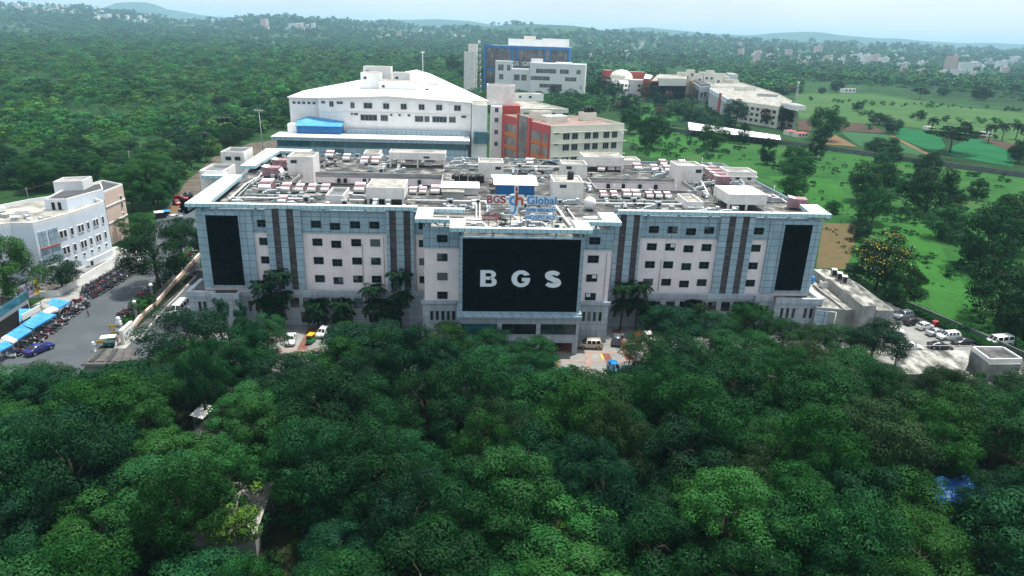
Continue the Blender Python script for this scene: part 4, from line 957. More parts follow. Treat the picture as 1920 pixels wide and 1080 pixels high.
# ------------------------------------------------------------------ the other buildings
class Bld:
    def __init__(s, name, p, label, cat='building', group=None):
        s.o = Vector((p[0], p[1], 0)); s.e = empty(name, s.o, 0, label, cat, group)
    def rel(s, p, z): return (p[0] - s.o.x, p[1] - s.o.y, z)
    def prism(s, name, pts, z0, z1, mat, top=None, parapet=0.0, pmat=None, label=None):
        f = MB(); P = [(p[0] - s.o.x, p[1] - s.o.y) for p in pts]
        f.prism(P, z0, z1, M[mat], M[top] if top else None)
        if parapet:
            n = len(P); c = (sum(p[0] for p in P) / n, sum(p[1] for p in P) / n)
            ar = sum(P[i][0] * P[(i + 1) % n][1] - P[(i + 1) % n][0] * P[i][1] for i in range(n))
            sgn = 1 if ar > 0 else -1
            for i in range(n):
                a, b = Vector(P[i]), Vector(P[(i + 1) % n]); d = (b - a)
                if d.length < .3: continue
                d.normalize(); nn = Vector((-d.y, d.x)) * sgn * .25
                f.prism([tuple(a), tuple(b), tuple(b + nn), tuple(a + nn)], z1 + .003, z1 + parapet, M[pmat or mat])
        return f.build(name, s.e, label)
    def box(s, name, a, b, depth, z0, z1, mat, top=None, label=None, parent=None, out=0.0):
        """box on the line a-b, going `depth` away to the left of a->b; out shifts it to the right"""
        a, b = Vector(a[:2]), Vector(b[:2]); d = (b - a).normalized(); nn = Vector((-d.y, d.x))
        a2, b2 = a - nn * out, b - nn * out
        f = MB(); P = [tuple(x - s.o.xy) for x in (a2, b2, b2 + nn * depth, a2 + nn * depth)]
        f.prism(P, z0, z1, M[mat], M[top] if top else None)
        return f.build(name, parent or s.e, label)
    def windows(s, a, b, ts, z0, z1, pane='winpane', frame='winframe', mull=2, ledge=False, name='window', d=.12, fr=.09):
        """one window part for each (t0, t1) in metres along a->b, proud of the wall"""
        a, b = Vector(a[:2]), Vector(b[:2]); dd = (b - a).normalized(); nn = Vector((-dd.y, dd.x))
        for t0, t1 in ts:
            f = MB()
            def bx(u0, u1, zz0, zz1, o0, o1, mt):
                P = [a + dd * u0 - nn * o1, a + dd * u1 - nn * o1, a + dd * u1 - nn * o0, a + dd * u0 - nn * o0]
                f.prism([tuple(x - s.o.xy) for x in P], zz0, zz1, M[mt])
            bx(t0, t1, z0, z1, -.05, d * .5, pane)
            bx(t0 - fr, t0, z0 - fr, z1 + fr, -.05, d, frame); bx(t1, t1 + fr, z0 - fr, z1 + fr, -.05, d, frame)
            bx(t0, t1, z1, z1 + fr, -.05, d, frame); bx(t0, t1, z0 - fr, z0, -.05, d, frame)
            for k in range(1, mull): x = t0 + (t1 - t0) * k / mull; bx(x - .04, x + .04, z0, z1, -.04, d * .8, frame)
            if ledge: bx(t0 - .3, t1 + .3, z1 + .15, z1 + .28, -.05, .55, 'white')
            f.build(name, s.e)
H_ = lambda x, y: wor(x, y)
# ---- the big hall with the white metal roof
b = Bld('assembly_hall', H_(-40, 118), 'large hall under a low pitched white metal roof behind the hospital', 'hall')
f = MB(); R_ = lambda x, y, z: b.rel(H_(x, y), z)
f.prism([R_(*p, 0)[:2] for p in ((-62.5, 118), (-38, 118.0), (-8.6, 118), (-8.6, 125), (-2.6, 125), (-32, 268), (-40, 283), (-60, 213), (-73, 146), (-73, 119.5), (-62.5, 119.5))], 0, 35.6, M['white'], bottom=False)
f.face([R_(-62.5, 117.9, 35.6), R_(-8.6, 117.9, 35.6), R_(-38, 117.9, 37.0)], M['white'])
f.build('wall', b.e)
f = MB()
L0 = [(-73.4, 118.6, 35.7), (-62.3, 117.4, 35.9), (-38, 117.2, 37.15), (-40, 284.5, 37.9), (-60.3, 214, 36.3), (-73.8, 146, 35.75)]
R0 = [(-38, 117.2, 37.15), (-8.2, 117.4, 35.7), (-8.2, 124.4, 35.7), (-2.0, 124.6, 35.7), (-31.6, 269, 36.9), (-40, 284.5, 37.9)]
for P_ in (L0, R0): f.face([R_(*p) for p in P_], M['whiteroof'])
E0 = L0[:3] + R0[1:4]
for p, q in zip(E0, E0[1:]): f.face([R_(p[0], p[1], p[2] - .35), R_(q[0], q[1], q[2] - .35), R_(*q), R_(*p)], M['whiteroof'])
f.build('roof', b.e)
for (x0, x1, y0, y1, z0, z1) in ((-44.6, -29.6, 146, 158, 35.9, 40.2), (-52, -44.7, 149, 160, 35.9, 43.0), (-52.5, -41.5, 160.1, 168, 36, 44.8), (-40.5, -33.5, 158.1, 166, 36, 42.8), (-28, -22, 152, 160, 35.9, 38.8)):
    b.box('roof_room', H_(x0, y0), H_(x1, y0), y1 - y0, z0, z1, 'white', 'roofpale')
    b.windows(H_(x0, y0), H_(x1, y0), [(1.2, 2.2)], z1 - 2.4, z1 - 1.6, mull=1)
b.box('string_course', H_(-62.4, 117.9), H_(-8.7, 117.9), .3, 31.0, 31.2, 'white', out=.15)
a_, c_ = H_(-62.5, 117.9), H_(-8.6, 117.9)
W_ = lambda xs: [(x0 + 62.5, x1 + 62.5) for x0, x1 in xs]
b.windows(a_, c_, W_([(-61.4, -60.2), (-56.0, -54.0)]), 33.9, 34.6, mull=2)
b.windows(a_, c_, W_([(-58.6, -57.3)]), 32.9, 34.6, 'winpane', mull=2)
b.windows(a_, c_, W_([(-51.2, -50.0), (-46.6, -43.8), (-39.8, -37.8), (-33.6, -31.6), (-27.2, -25.3), (-21.0, -19.0), (-14.6, -12.4)]), 32.6, 34.4, mull=2)
b.windows(a_, c_, W_([(-51.2, -50.7), (-50.2, -48.9), (-37.4, -36.8), (-34.4, -33.8), (-31.2, -30.4), (-12.0, -10.4)]), 30.2, 30.8, mull=1)
b.windows(a_, c_, W_([(-47.9, -42.2), (-40.8, -38.4), (-28.6, -25.8), (-25.2, -23.6), (-22.4, -17.4), (-16.4, -14.2)]), 28.4, 30.3, mull=4)
b.windows(H_(-73, 119.5), H_(-62.5, 119.5), [(1.2, 2.1), (2.9, 3.8), (4.6, 5.5), (6.4, 7.3), (8.2, 9.1)], 33.4, 34.1, mull=2)
# front annex with the glass band
b.box('annex_wall', H_(-75.5, 106.6), H_(-9.6, 106.6), 11.1, 0, 20.3, 'acp')
b.box('glass_band', H_(-75.0, 106.7), H_(-10.0, 106.7), 10.8, 20.303, 22.6, 'glass_teal')
b.box('annex_roof', H_(-76.6, 105.2), H_(-9.0, 105.2), 12.0, 22.6, 23.75, 'acp', 'whiteroof')
b.box('annex_canopy', H_(-76.0, 105.8), H_(-9.6, 105.8), 7.0, 23.753, 23.95, 'whiteroof')
b.box('annex_upper_wall', H_(-72.8, 113.5), H_(-62.6, 113.5), 5.9, 23.753, 27.0, 'white'); b.box('annex_upper_wall', H_(-53.0, 116.6), H_(-9.0, 116.6), 1.2, 23.753, 25.4, 'acp')
b.box('blue_wall', H_(-69.4, 112.3), H_(-54.2, 112.3), 5.5, 23.96, 26.6, 'blue_sheet')
f = MB(); q = [R_(-69.9, 111.8, 26.7), R_(-53.7, 111.8, 26.7), R_(-53.7, 117.8, 27.9), R_(-66.0, 117.8, 29.3), R_(-69.9, 117.8, 28.2)]; f.face([q[0], q[1], q[2]], M['blue_roof']); f.face([q[0], q[2], q[3]], M['blue_roof']); f.face([q[0], q[3], q[4]], M['blue_roof']); f.build('blue_roof', b.e)
b.box('stair_tower', H_(-8.4, 112), H_(-2.9, 112), 12.9, 0, 35.3, 'white', 'roofpale'); b.box('bay_window', H_(-7.6, 110.4), H_(-2.2, 110.4), 1.597, 22.2, 26.2, 'glass_teal')
b.box('door', H_(-56.5, 106.5), H_(-52.5, 106.5), .2, 17.2, 19.8, 'glass_teal')
# ---- tower block: white, brick red
b = Bld('tower_block', H_(5, 165), 'tall white block with a brick red lower half beside the hall', 'building')
b.prism('wall', [H_(0.1, 163), H_(4.8, 163.3), H_(5.2, 175), H_(0.1, 175)], 0, 30.2, 'white', label='white lower wall')
b.prism('red_wall', [H_(4.81, 163.6), H_(12.6, 166), H_(12.6, 176), H_(5.21, 176)], 0, 30.3, 'redwall')
b.prism('upper_wall', [H_(-1.6, 166), H_(10.2, 167.5), H_(10.2, 178), H_(-1.6, 178)], 30.31, 38.0, 'roofbox', 'roofpale', .4)
for z in (13.6, 18.6, 23.6, 27.8): b.windows(H_(0.1, 162.98), H_(4.8, 163.28), [(1.6, 3.0)], z, z + 1.7, mull=2)
# ---- red and orange glazed front with the cream block behind it
b = Bld('cream_block', H_(30, 140), 'cream three storey block with a red and orange glazed gable front', 'building')
pA, pB, pC, pD, pE = H_(5.6, 162.3), H_(21.7, 127.5), H_(52.8, 141), H_(44.6, 165), H_(16, 166.5)
b.prism('wall', [pA, pB, pC, pD, pE], 0, 26, 'cream', 'brownroof', .9)
dlen = (pB - pA).length
def along(a, c, t): return a + (c - a) * t
b.box('gable_frame', along(pA, pB, -.02), along(pA, pB, 1.0), .4, 0, 27.0, 'redtrim', out=.6)
for t0, t1 in ((.06, .34), (.64, .84), (.88, .98)):
    for z0 in (3.2, 8.4, 13.6, 18.8):
        b.box('orange_band', along(pA, pB, t0), along(pA, pB, t1), .3, z0, z0 + 1.5, 'orange', out=.75)
        b.box('glazing', along(pA, pB, t0), along(pA, pB, t1), .25, z0 + 1.503, z0 + 5.0, 'tanglass', out=.70)
b.box('stair_glazing', along(pA, pB, .37), along(pA, pB, .57), .5, 0, 28.3, 'tanglass', out=.8); b.box('stair_frame', along(pA, pB, .34), along(pA, pB, .372), .9, 0, 28.8, 'redtrim', out=1.0); b.box('stair_frame', along(pA, pB, .568), along(pA, pB, .63), .9, 0, 28.2, 'redtrim', out=1.0)
Lc = (pC - pB).length
for z in (13.4, 18.4, 23.1 - .5):
    b.windows(pB, pC, [(1.6, 3.6)], z + 1.2, z + 1.6, mull=1); 
    b.windows(pB, pC, [(5.6, 8.4), (9.6, 12.2), (15.4, 18.0), (19.2, 21.6), (24.2, 26.8), (28.2, 30.6)], z - 1.0, z + 1.3, mull=3)
    b.box('sunshade', along(pB, pC, .02), along(pB, pC, 1.02), .5, z + 1.75, z + 1.95, 'cream', out=1.1)
b.box('roof_room', H_(22, 146), H_(31, 149.5), 5, 26.003, 28.4, 'cream', 'whiteroof'); b.box('roof_room', H_(17.5, 152), H_(25, 155), 5, 26.003, 29.6, 'cream', 'roofpale'); b.box('roof_room', H_(38.5, 154), H_(44, 156), 5, 26.003, 29.4, 'cream', 'roofpale')
for i, (x, y) in enumerate(((39.4, 156.5), (41.0, 157.2), (42.6, 157.8))): tank(x, y, .8, 2.2, 'black', f"black tank, {WORDS4[i]} of three on the cream block's roof room", 'tanks on the cream block', 29.4)
# ---- second cream building
b = Bld('cream_house', gz(1020, 215, 22), 'long low cream building with five windows under a pale flat roof', 'building')
q0, q1 = gz(968, 206, 22), gz(1066, 207, 22); dv = (q1 - q0).normalized(); nv = Vector((-dv.y, dv.x, 0))
b.prism('wall', [q0, q1, q1 + nv * 42 - dv * 8, q0 + nv * 62], 0, 22, 'cream', 'roofpale', .7)
b.windows(q0, q1, [(4 + k * 7.1, 7.2 + k * 7.1) for k in range(5)], 18.8, 20.6, mull=2)
r0 = q0 + nv * 50 + dv * 2; b.box('roof_room', r0, r0 + dv * 26, 8, 22.003, 26.2, 'white', 'roofpale')
b.windows(r0, r0 + dv * 26, [(5, 6.2), (11, 12.2), (17, 18.6)], 23.8, 25, mull=1)
# ---- far institute: blue frame, tinted glass with reflections put into its colour
b = Bld('institute_building', gY(960, 150, 800), 'far glass institute in a royal blue frame with a white roof room', 'institute')
def gb(u0, v0, u1, v1, Y): p, q = gY(u0, v0, Y), gY(u1, v1, Y); return p, q
Zg = lambda x, y: (x / 8 + 880, y / 8 + 60)
x0, x1 = -39.3, 53.9; Y = 800
P2 = lambda x, y: Vector((x, y, 0))
b.prism('wall', [P2(x0, Y + .5), P2(x1, Y + .5), P2(x1 + 6, Y + 40), P2(x0 + 8, Y + 40)], 0, 47, 'gimsblue', 'whiteroof')
for xa, xb in ((x0 + 2.0, -10.6), (-7.6, -4.6), (-2.0, 25.8), (28.0, 32.6), (35.0, x1 - 1.8)):
    b.box('curtain_glass', P2(xa, Y - .3), P2(xb, Y - .3), .7, 24, 44.2, 'tanglass')
b.box('plinth_glass', P2(x0 + 2, Y - .3), P2(x1 - 2, Y - .3), .7, 6, 21, 'tanglass')
b.box('frame_band', P2(x0 - 1, Y - 1.2), P2(x1 + 1, Y - 1.2), 1.6, 44.3, 47.4, 'gimsblue'); b.box('frame_post', P2(x0 - 1, Y - 1.2), P2(x0 + 1.8, Y - 1.2), 1.5, 0, 44.3, 'gimsblue'); b.box('frame_post', P2(x1 - 1.6, Y - 1.2), P2(x1 + 1, Y - 1.2), 1.5, 0, 44.3, 'gimsblue')
b.box('roof_room', P2(-13.5, Y + 8), P2(24.8, Y + 8), 14, 47.003, 54.5, 'whiteroof'); b.box('roof_room', P2(24.9, Y + 16), P2(55, Y + 16), 12, 47.003, 56, 'white', 'roofpale'); b.box('tank_room', P2(4, Y + 14), P2(17, Y + 14), 5, 54.503, 58, 'cream')
fit_text('lettering', 'BGS  GIMS', -12.5 - b.o.x, 17.5 - b.o.x, 26.6, 31.2, Y - .9 - b.o.y, 'sign_white', b.e, 0.012, .3)
b = Bld('white_block', gY(1040, 150, 740), 'white modernist block with scattered ribbon windows before the blue framed institute', 'building')
Y = 740; xa, xb = 11.4, 68.0
b.prism('wall', [P2(xa, Y), P2(xb, Y), P2(xb + 4, Y + 30), P2(xa, Y + 30)], 0, 31.4, 'white', 'whiteroof', .8)
b.windows(P2(xa, Y), P2(xb, Y), [(5.6, 26.5), (30.4, 39.6), (47.6, 52.0)], 22.6, 26.8, 'tanglass', 'white', 5); b.windows(P2(xa, Y), P2(xb, Y), [(0.6, 20.2), (36.2, 47.8)], 15.4, 19.4, 'tanglass', 'white', 5); b.windows(P2(xa, Y), P2(xb, Y), [(10.0, 33.2)], 8.2, 12.0, 'tanglass', 'white', 6); b.windows(P2(xa, Y), P2(xb, Y), [(52.4, 53.6)], 7.6, 11.4, 'tanglass', 'white', 1)
b.box('roof_room', P2(11.8, Y + 5), P2(24, Y + 5), 8, 31.403, 36.0, 'white', 'whiteroof'); b.box('roof_room', P2(38, Y + 10), P2(55, Y + 10), 8, 31.403, 33.4, 'white', 'whiteroof')
b.prism('side_wing', [P2(-25.2, Y + 6), P2(-7.4, Y + 6), P2(-7.4, Y + 24), P2(-25.2, Y + 24)], 0, 32.2, 'white', 'whiteroof', .6); b.prism('link_wing', [P2(-7.39, Y + 8), P2(11.38, Y + 8), P2(11.38, Y + 26), P2(-7.39, Y + 26)], 0, 24.8, 'white', 'whiteroof', .6)
b.windows(P2(-25.2, Y + 6), P2(-7.4, Y + 6), [(3.0, 8.6), (12.2, 15.6)], 23.6, 29.4, 'tanglass', 'white', 2); b.windows(P2(-7.4, Y + 8), P2(11.3, Y + 8), [(2, 7.8), (9.6, 15.2)], 14, 20, 'tanglass', 'white', 3); b.windows(P2(-25.2, Y + 6), P2(-7.4, Y + 6), [(4.0, 8.6)], 14.6, 20, 'tanglass', 'white', 1)
# ---- pale pink slab at the far left of the institute
b = Bld('pink_slab', gY(886, 100, 760), 'narrow pale pink slab block beside the blue framed institute', 'building')
q0, q1 = gY(878, 82, 760), gY(894, 82, 760); b.prism('wall', [q0.xy.to_3d(), q1.xy.to_3d(), (q1 + Vector((0, 14, 0))).xy.to_3d(), (q0 + Vector((0, 14, 0))).xy.to_3d()], 0, q0.z, 'roofbox', 'roofpale'); r0, r1 = gY(870, 98, 750), gY(890, 98, 750)
b.prism('lower_wall', [r0.xy.to_3d(), r1.xy.to_3d(), (r1 + Vector((0, 9, 0))).xy.to_3d(), (r0 + Vector((0, 9, 0))).xy.to_3d()], 0, r0.z, 'roofbox', 'roofpale', .8)
# ---- domed hall
b = Bld('domed_hall', P2(112, 780), 'white round fronted hall with two cream domes on the right', 'hall')
f = MB(); cx, cy_ = 113 - b.o.x, 792 - b.o.y
f.lathe((cx, cy_, 0), [(15.5, 0), (15.5, 15.8), (15.0, 15.8), (15.0, 14.9)], M['white'], 32); f.build('rotunda', b.e)
f = MB(); f.lathe((cx, cy_, 14.9), [(12.5, 0), (12.5, 3.6), (12.2, 5.0), (10.8, 7.6), (8.4, 9.6), (5.0, 11.0), (0.5, 11.7)], M['domecream'], 28); f.build('dome', b.e)
f = MB(); f.lathe((cx + 5.5, cy_ - 8, 14.9), [(6.4, 0), (6.4, 1.0), (6.0, 2.6), (4.6, 4.4), (2.6, 5.5), (.3, 6.0)], M['domecream'], 20); f.build('small_dome', b.e)
for k in range(9):
    a = R(205 + k * 16)
    for z in (9.6, 4.6):
        f = MB(); u_, v_ = Vector((-math.sin(a), math.cos(a))), Vector((math.cos(a), math.sin(a))); c0 = Vector((cx, cy_)) + v_ * 15.5
        f.prism([tuple(c0 - u_ * 1.5 + v_ * .15), tuple(c0 + u_ * 1.5 + v_ * .15), tuple(c0 + u_ * 1.5 - v_ * .4), tuple(c0 - u_ * 1.5 - v_ * .4)], z, z + 2.4, M['winpane']); f.build('window', b.e)
b.prism('wing', [P2(121, 778), P2(141, 780), P2(143, 796), P2(121, 796)], 0, 16.4, 'white', 'whiteroof', .5); b.windows(P2(121, 778), P2(141, 780), [(9, 12), (13.5, 16.5)], 9.8, 12.2); b.windows(P2(121, 778), P2(141, 780), [(9, 12), (13.5, 16.5)], 4.8, 7.2)
b.prism('rear_block', [P2(94, 800), P2(104, 800), P2(104, 812), P2(94, 812)], 0, 25, 'redwall', 'roofpale'); b.prism('rear_block', [P2(125, 806), P2(141, 806), P2(141, 818), P2(125, 818)], 0, 24, 'redwall', 'roofpale')
# ---- dark glass hall and the college wings, footprints read off the photograph at roof height
Zd = lambda x, y, z: gz(x / 8 + 1120, y / 8 + 110, z); Zc = lambda x, y, z: gz(x / 8 + 1300, y / 8 + 130, z)
b = Bld('glass_hall', Zd(1060, 360, 17), 'wide dark blue glass fronted hall with a thin red cornice', 'hall')
q0, q1 = Zd(795, 352, 17), Zd(1335, 362, 17); b.prism('wall', [q0, q1, Zd(1340, 290, 17), Zd(900, 240, 17)], 0, 17, 'glass', 'roofpale'); b.box('cornice', q0, q1, 1.2, 17.003, 18.4, 'redtrim', out=.8)
q2 = Zd(690, 340, 17); b.prism('end_bay', [q2, Zd(788, 350, 17), Zd(830, 290, 17), Zd(720, 270, 17)], 0, 20, 'redwall', 'whiteroof'); b.prism('upper_wall', [Zd(925, 300, 21), Zd(1340, 305, 21), Zd(1345, 262, 21), Zd(930, 232, 21)], 14, 21, 'cream', 'roofpale', .4)
b = Bld('college_wing', Zd(1500, 400, 16), 'grey college wing with a yellow vertical band and dark sloping roof', 'building')
wA, wB, wC = Zd(1330, 292, 16), Zd(1540, 425, 16), Zd(1682, 415, 16)
b.prism('wall', [wA, wB, wC, Zd(1790, 405, 16), Zd(1480, 290, 16)], 0, 16, 'podium', 'roofpale', .6, 'white'); b.box('yellow_band', wA + (wB - wA) * .42, wA + (wB - wA) * .55, .8, 0, 17.4, 'yellow', out=.7)
b.box('glazing', wA + (wB - wA) * .02, wA + (wB - wA) * .40, .3, 2, 12, 'tanglass', out=.2); b.box('glazing', wA + (wB - wA) * .57, wA + (wB - wA) * .98, .3, 2, 12, 'tanglass', out=.2); b.windows(wB, wC, [(2, 8), (10, 17)], 6, 11, 'winpane', 'white', 2)
b.prism('dark_roof', [Zd(1480, 300, 17.5), Zd(1700, 385, 17.5), Zd(1560, 395, 17.5), Zd(1440, 320, 17.5)], 16.1, 17.5, 'pipe_dark', 'asphalt2')
b = Bld('college_building', Zc(800, 480, 15), 'long cream college building with a red banded pilastered end and flat terraces', 'building')
cA, cB, cC, cD = Zc(245, 300, 15), Zc(580, 492, 15), Zc(760, 500, 15), Zc(1565, 640, 12.5)
b.prism('wall', [cA, cB, cC, Zc(1290, 575, 15), Zc(1480, 490, 15), Zc(1260, 370, 15), Zc(930, 270, 15), Zc(690, 200, 15), Zc(330, 205, 15)], 0, 15, 'cream', 'roofpale', .8)
b.prism('end_wall', [Zc(1292, 590, 12.5), cD, Zc(1545, 600, 12.5), Zc(1400, 545, 12.5)], 0, 12.5, 'cream', 'roofpale', .7)
dd = (cB - cA); n_ = 22
for k in range(n_): b.box('pilaster', cA + dd * (.04 + .9 * k / n_), cA + dd * (.04 + .9 * (k + .35) / n_), .5, 0, 11.4, 'white', out=.4)
b.box('parapet_band', cA, cB, .6, 12.2, 16.0, 'bluewhite', out=.5); b.box('parapet_band', cB, cC, .6, 12.6, 16.2, 'bluewhite', out=.5); b.box('red_band', cA + dd * .52, cA + dd * .60, 1.0, 0, 17.2, 'redwall', out=.9); b.box('glazing', cA + dd * .02, cA + dd * .98, .2, .5, 11.5, 'winpane', out=.12)
cE = Zc(1290, 575, 15); Lf = (cE - cC).length
for z in (10.6, 6.4, 2.2): b.windows(cC, cE, [(3 + k * Lf / 6.5, 3 + k * Lf / 6.5 + Lf / 13) for k in range(6)], z, z + 2.0, mull=2); b.box('sunshade', cC, cE, .4, z + 2.4, z + 2.6, 'cream', out=.9)
cF, cG = Zc(1292, 590, 12.5), cD; Le = (cG - cF).length
for z in (8.4, 4.6, .8): b.windows(cF, cG, [(.25 * Le, .45 * Le), (.6 * Le, .85 * Le)], z, z + 1.9, mull=2)
for (xa, ya, xb, yb, zz, h, mt) in ((185, 130, 330, 150, 15, 8, 'cream'), (330, 140, 420, 170, 15, 6, 'cream'), (430, 180, 600, 195, 15, 4, 'cream'), (730, 305, 940, 300, 15, 3.5, 'cream'), (950, 380, 1250, 400, 15, 1.6, 'galv'), (1300, 540, 1470, 590, 15, 3.2, 'white'), (480, 100, 540, 130, 15, 6, 'white'), (360, 260, 690, 255, 15, 1.5, 'white')):
    p, q = Zc(xa, ya + 20, zz), Zc(xb, yb + 20, zz); b.box('roof_room', p, q, 10, 15.0 + .003, 15 + h, mt, 'roofpale' if mt != 'galv' else 'asphalt2')
for (xa, xb, y, h) in ((1175, 1310, 262, 12), (1310, 1400, 240, 15), (1400, 1500, 262, 11), (1500, 1590, 262, 13), (1600, 1780, 280, 15), (1780, 1880, 290, 12)):
    p, q = gY(xa / 8 + 1120, y / 8 + 110, 800), gY(xb / 8 + 1120, y / 8 + 110, 800); p.z = q.z = 0
    bb = Bld('hostel_block', p, f"pale stepped hostel block behind the college roofs, {WORDS[[1175, 1310, 1400, 1500, 1600, 1780].index(xa)]} from the left", 'building', 'hostel blocks behind the college'); bb.box('wall', p, q, 18, 0, h + 10, 'cream', 'roofpale'); bb.windows(p, q, [(2 + k * 5.5, 4.4 + k * 5.5) for k in range(max(1, int((q - p).length / 5.5)))], h + 4, h + 6.4, mull=1); bb.box('roof_room', p + Vector((4, 4, 0)), p + Vector((12, 4, 0)), 8, h + 10.003, h + 13.5, 'cream', 'roofpale')
# ---- long white canopy and the compound wall
b = Bld('long_canopy', gz(1380, 254, 4), 'long narrow white roofed canopy in the campus behind the meadow', 'canopy')
f = MB(); q0, q1, q2, q3 = gz(1292, 243, 4.2), gz(1464, 262, 4.2), gz(1462, 254, 5.0), gz(1290, 229, 5.0)
f.face([b.rel(q, q.z) for q in (q0, q1, q2, q3)], M['whiteroof']); f.face([b.rel(q, q.z - .25) for q in (q3, q2, q1, q0)], M['galv']); f.face([b.rel(q0, 3.95), b.rel(q1, 3.95), b.rel(q1, 4.2), b.rel(q0, 4.2)], M['whiteroof']); f.build('roof', b.e)
for k in range(14):
    p = q0.lerp(q1, (k + .3) / 14); f = MB(); f.tube(b.rel(p + Vector((0, 1, 0)), 0), b.rel(p + Vector((0, 1, 0)), 4), .12, M['steel'], n=6); f.build('post', b.e)
M['darkwall'] = stained_wall("weathered_block_wall", (0.13, 0.14, 0.145), (0.06, 0.065, 0.065), 0.6)
def wall_run(name, px, h, mat, label, th=.3, z=0):
    P = [gz(u, v) if not isinstance(u, Vector) else u for u, v in px]; f = MB(); o = P[0]
    for a, c in zip(P, P[1:]):
        d = (c - a).normalized(); n = Vector((-d.y, d.x, 0)) * th / 2
        f.prism([tuple((q - o).xy) for q in (a - n, c - n, c + n, a + n)], 0, h, M[mat])
        m_ = int((c - a).length / 12)
        for k in range(m_): q = a.lerp(c, (k + .5) / max(1, m_)) - o; f.box(q.x - .28, q.x + .28, q.y - .28, q.y + .28, 0, h + .1, M[mat])
    return f.build(name, None, label, 'wall', loc_=o)
wall_run('compound_wall', [(1252, 246), (1545, 281), (1720, 306), (1925, 334), (2050, 352)], 2.6, 'darkwall', 'long dark grey compound wall between meadow and crop fields')
wall_run('lane_wall', [(1660, 563), (1700, 577), (1790, 616), (1862, 648), (1940, 684)], 1.6, 'darkwall', 'low dark wall between the lane and the weedy meadow', .3)
# ---- stained concrete annex right of the hospital
b = Bld('annex_building', wor(76, -2), 'stained flat roofed concrete annex with raised roof strips right of the hospital', 'annex')
aq = lambda u, v, z: gz(u, v, z)
Ze = lambda x, y, z: gz(x / 8 + 1500, y / 8 + 480, z)
b.prism('wall', [Ze(235, 782, 6.0), Ze(700, 822, 6.0), Ze(935, 805, 6.0), Ze(430, 340, 6.0), Ze(200, 250, 6.0), Ze(110, 520, 6.0)], 0, 6.0, 'concrete', 'roofstain', .25)
b.prism('raised_strip', [Ze(950, 752, 8.2), Ze(1150, 745, 8.2), Ze(720, 345, 8.2), Ze(560, 250, 8.2), Ze(390, 195, 8.2), Ze(205, 195, 8.2), Ze(390, 340, 8.2), Ze(440, 345, 8.2)], 0, 8.2, 'concrete', 'roofstain')
b.prism('side_strip', [Ze(1152, 822, 6.2), Ze(1415, 826, 6.2), Ze(900, 440, 6.2), Ze(740, 350, 6.2)], 0, 6.2, 'concrete', 'roofstain', .12)
b.prism('roof_kerb', [Ze(690, 812, 6.5), Ze(712, 812, 6.5), Ze(215, 420, 6.5), Ze(190, 420, 6.5)], 6.01, 6.5, 'concrete')
b.box('blue_grey_panel', Ze(235, 790, 5.9), Ze(440, 812, 5.9), .2, 0, 5.6, 'acp', out=.12)
for i, (x, y) in enumerate(((500, 300), (580, 355), (655, 405))):
    p = Ze(x, y, 8.2); s = empty('chiller_unit', p, YAW - .35, f"boxy white chiller with dark side grilles, {WORDS[i]} of three on the raised roof strip", 'chiller', 'chillers on the annex roof')
    f = MB(); f.box(-.55, .55, -.75, .75, .12, 1.75, M['white_unit']); f.build('casing', s); f = MB(); f.box(-.48, .48, -.78, -.751, .25, 1.6, M['black']); f.box(-.57, -.551, -.65, .65, .3, 1.5, M['black']); f.build('grille', s); f = MB(); f.box(-.5, .5, -.6, .6, 0, .12, M['steel']); f.build('base', s)
p = Ze(360, 470, 6.0); s = empty('chiller_unit', p, YAW + .1, 'low white twin fan chiller on the lower annex roof', 'chiller'); f = MB(); f.box(-1.0, 1.0, -.6, .6, .1, 1.5, M['white_unit']); f.build('casing', s)
for a in (-.5, .5): f = MB(); f.lathe((a, 0, 1.5), [(.38, 0), (.38, .1), (.3, .1), (.3, .02)], M['black'], 12); f.build('fan', s)
f = MB(); f.lathe((0, 0, 0), [(.5, 0), (.5, 1.6), (.3, 1.8)], M['tarp'], 12); f.build('water_drum', None, 'blue drum against the glass corner of the hospital on the annex roof', 'drum', loc_=Ze(175, 410, 6.0))
f = MB(); f.path([Ze(540, 830, 6.1) - Ze(540, 830, 0) * 0 - Vector(Ze(540, 830, 0)), Vector((-.6, -.4, 0))], .09, M['pipe'], 8)
p0 = Ze(540, 826, 6.0); f = MB(); f.tube((0, -.15, 5.8), (0, -.15, 0), .09, M['pipe'], n=8); f.tube((0, -.15, 5.8), (-1.6, -.05, 5.9), .09, M['pipe'], n=8); f.build('drain_pipe', None, 'white down pipe on the front wall of the concrete annex', 'pipe', loc_=(p0.x, p0.y - .1, 0))
# ---- gate house block on the far right
Zr = lambda x, y, z: gz(x / 6.836 + 1640, y / 6.836 + 570, z)
b = Bld('gate_room', Zr(1500, 700, 4), 'grey flat roofed gate room with a raised parapet at far right', 'gatehouse')
b.prism('wall', [Zr(1470, 775, 3.6), Zr(1880, 770, 3.6), Zr(1640, 560, 3.6), Zr(1240, 560, 3.6)], 0, 3.6, 'concrete', 'roofpale'); b.prism('parapet', [Zr(1475, 705, 4.5), Zr(1905, 700, 4.5), Zr(1650, 545, 4.5), Zr(1250, 540, 4.5)], 3.603, 4.1, 'white', 'roofdeck', .4, 'white')
b = Bld('low_building', Zr(700, 700, 3), 'low building with a broad pale terrace roof in front of the car park', 'building')
b.prism('wall', [Zr(290, 592, 3.2), Zr(1215, 592, 3.2), Zr(1200, 760, 3.2), Zr(1130, 900, 3.2), Zr(260, 900, 3.2)], 0, 3.2, 'concrete', 'roofstain')
f = MB(); p0, p1 = Zr(290, 592, 3.2), Zr(1230, 592, 3.2)
for k in range(8): q = p0.lerp(p1, k / 7) - p0; f.tube((q.x, q.y, 0), (q.x, q.y, 1.0), .03, M['pipe'], n=5)
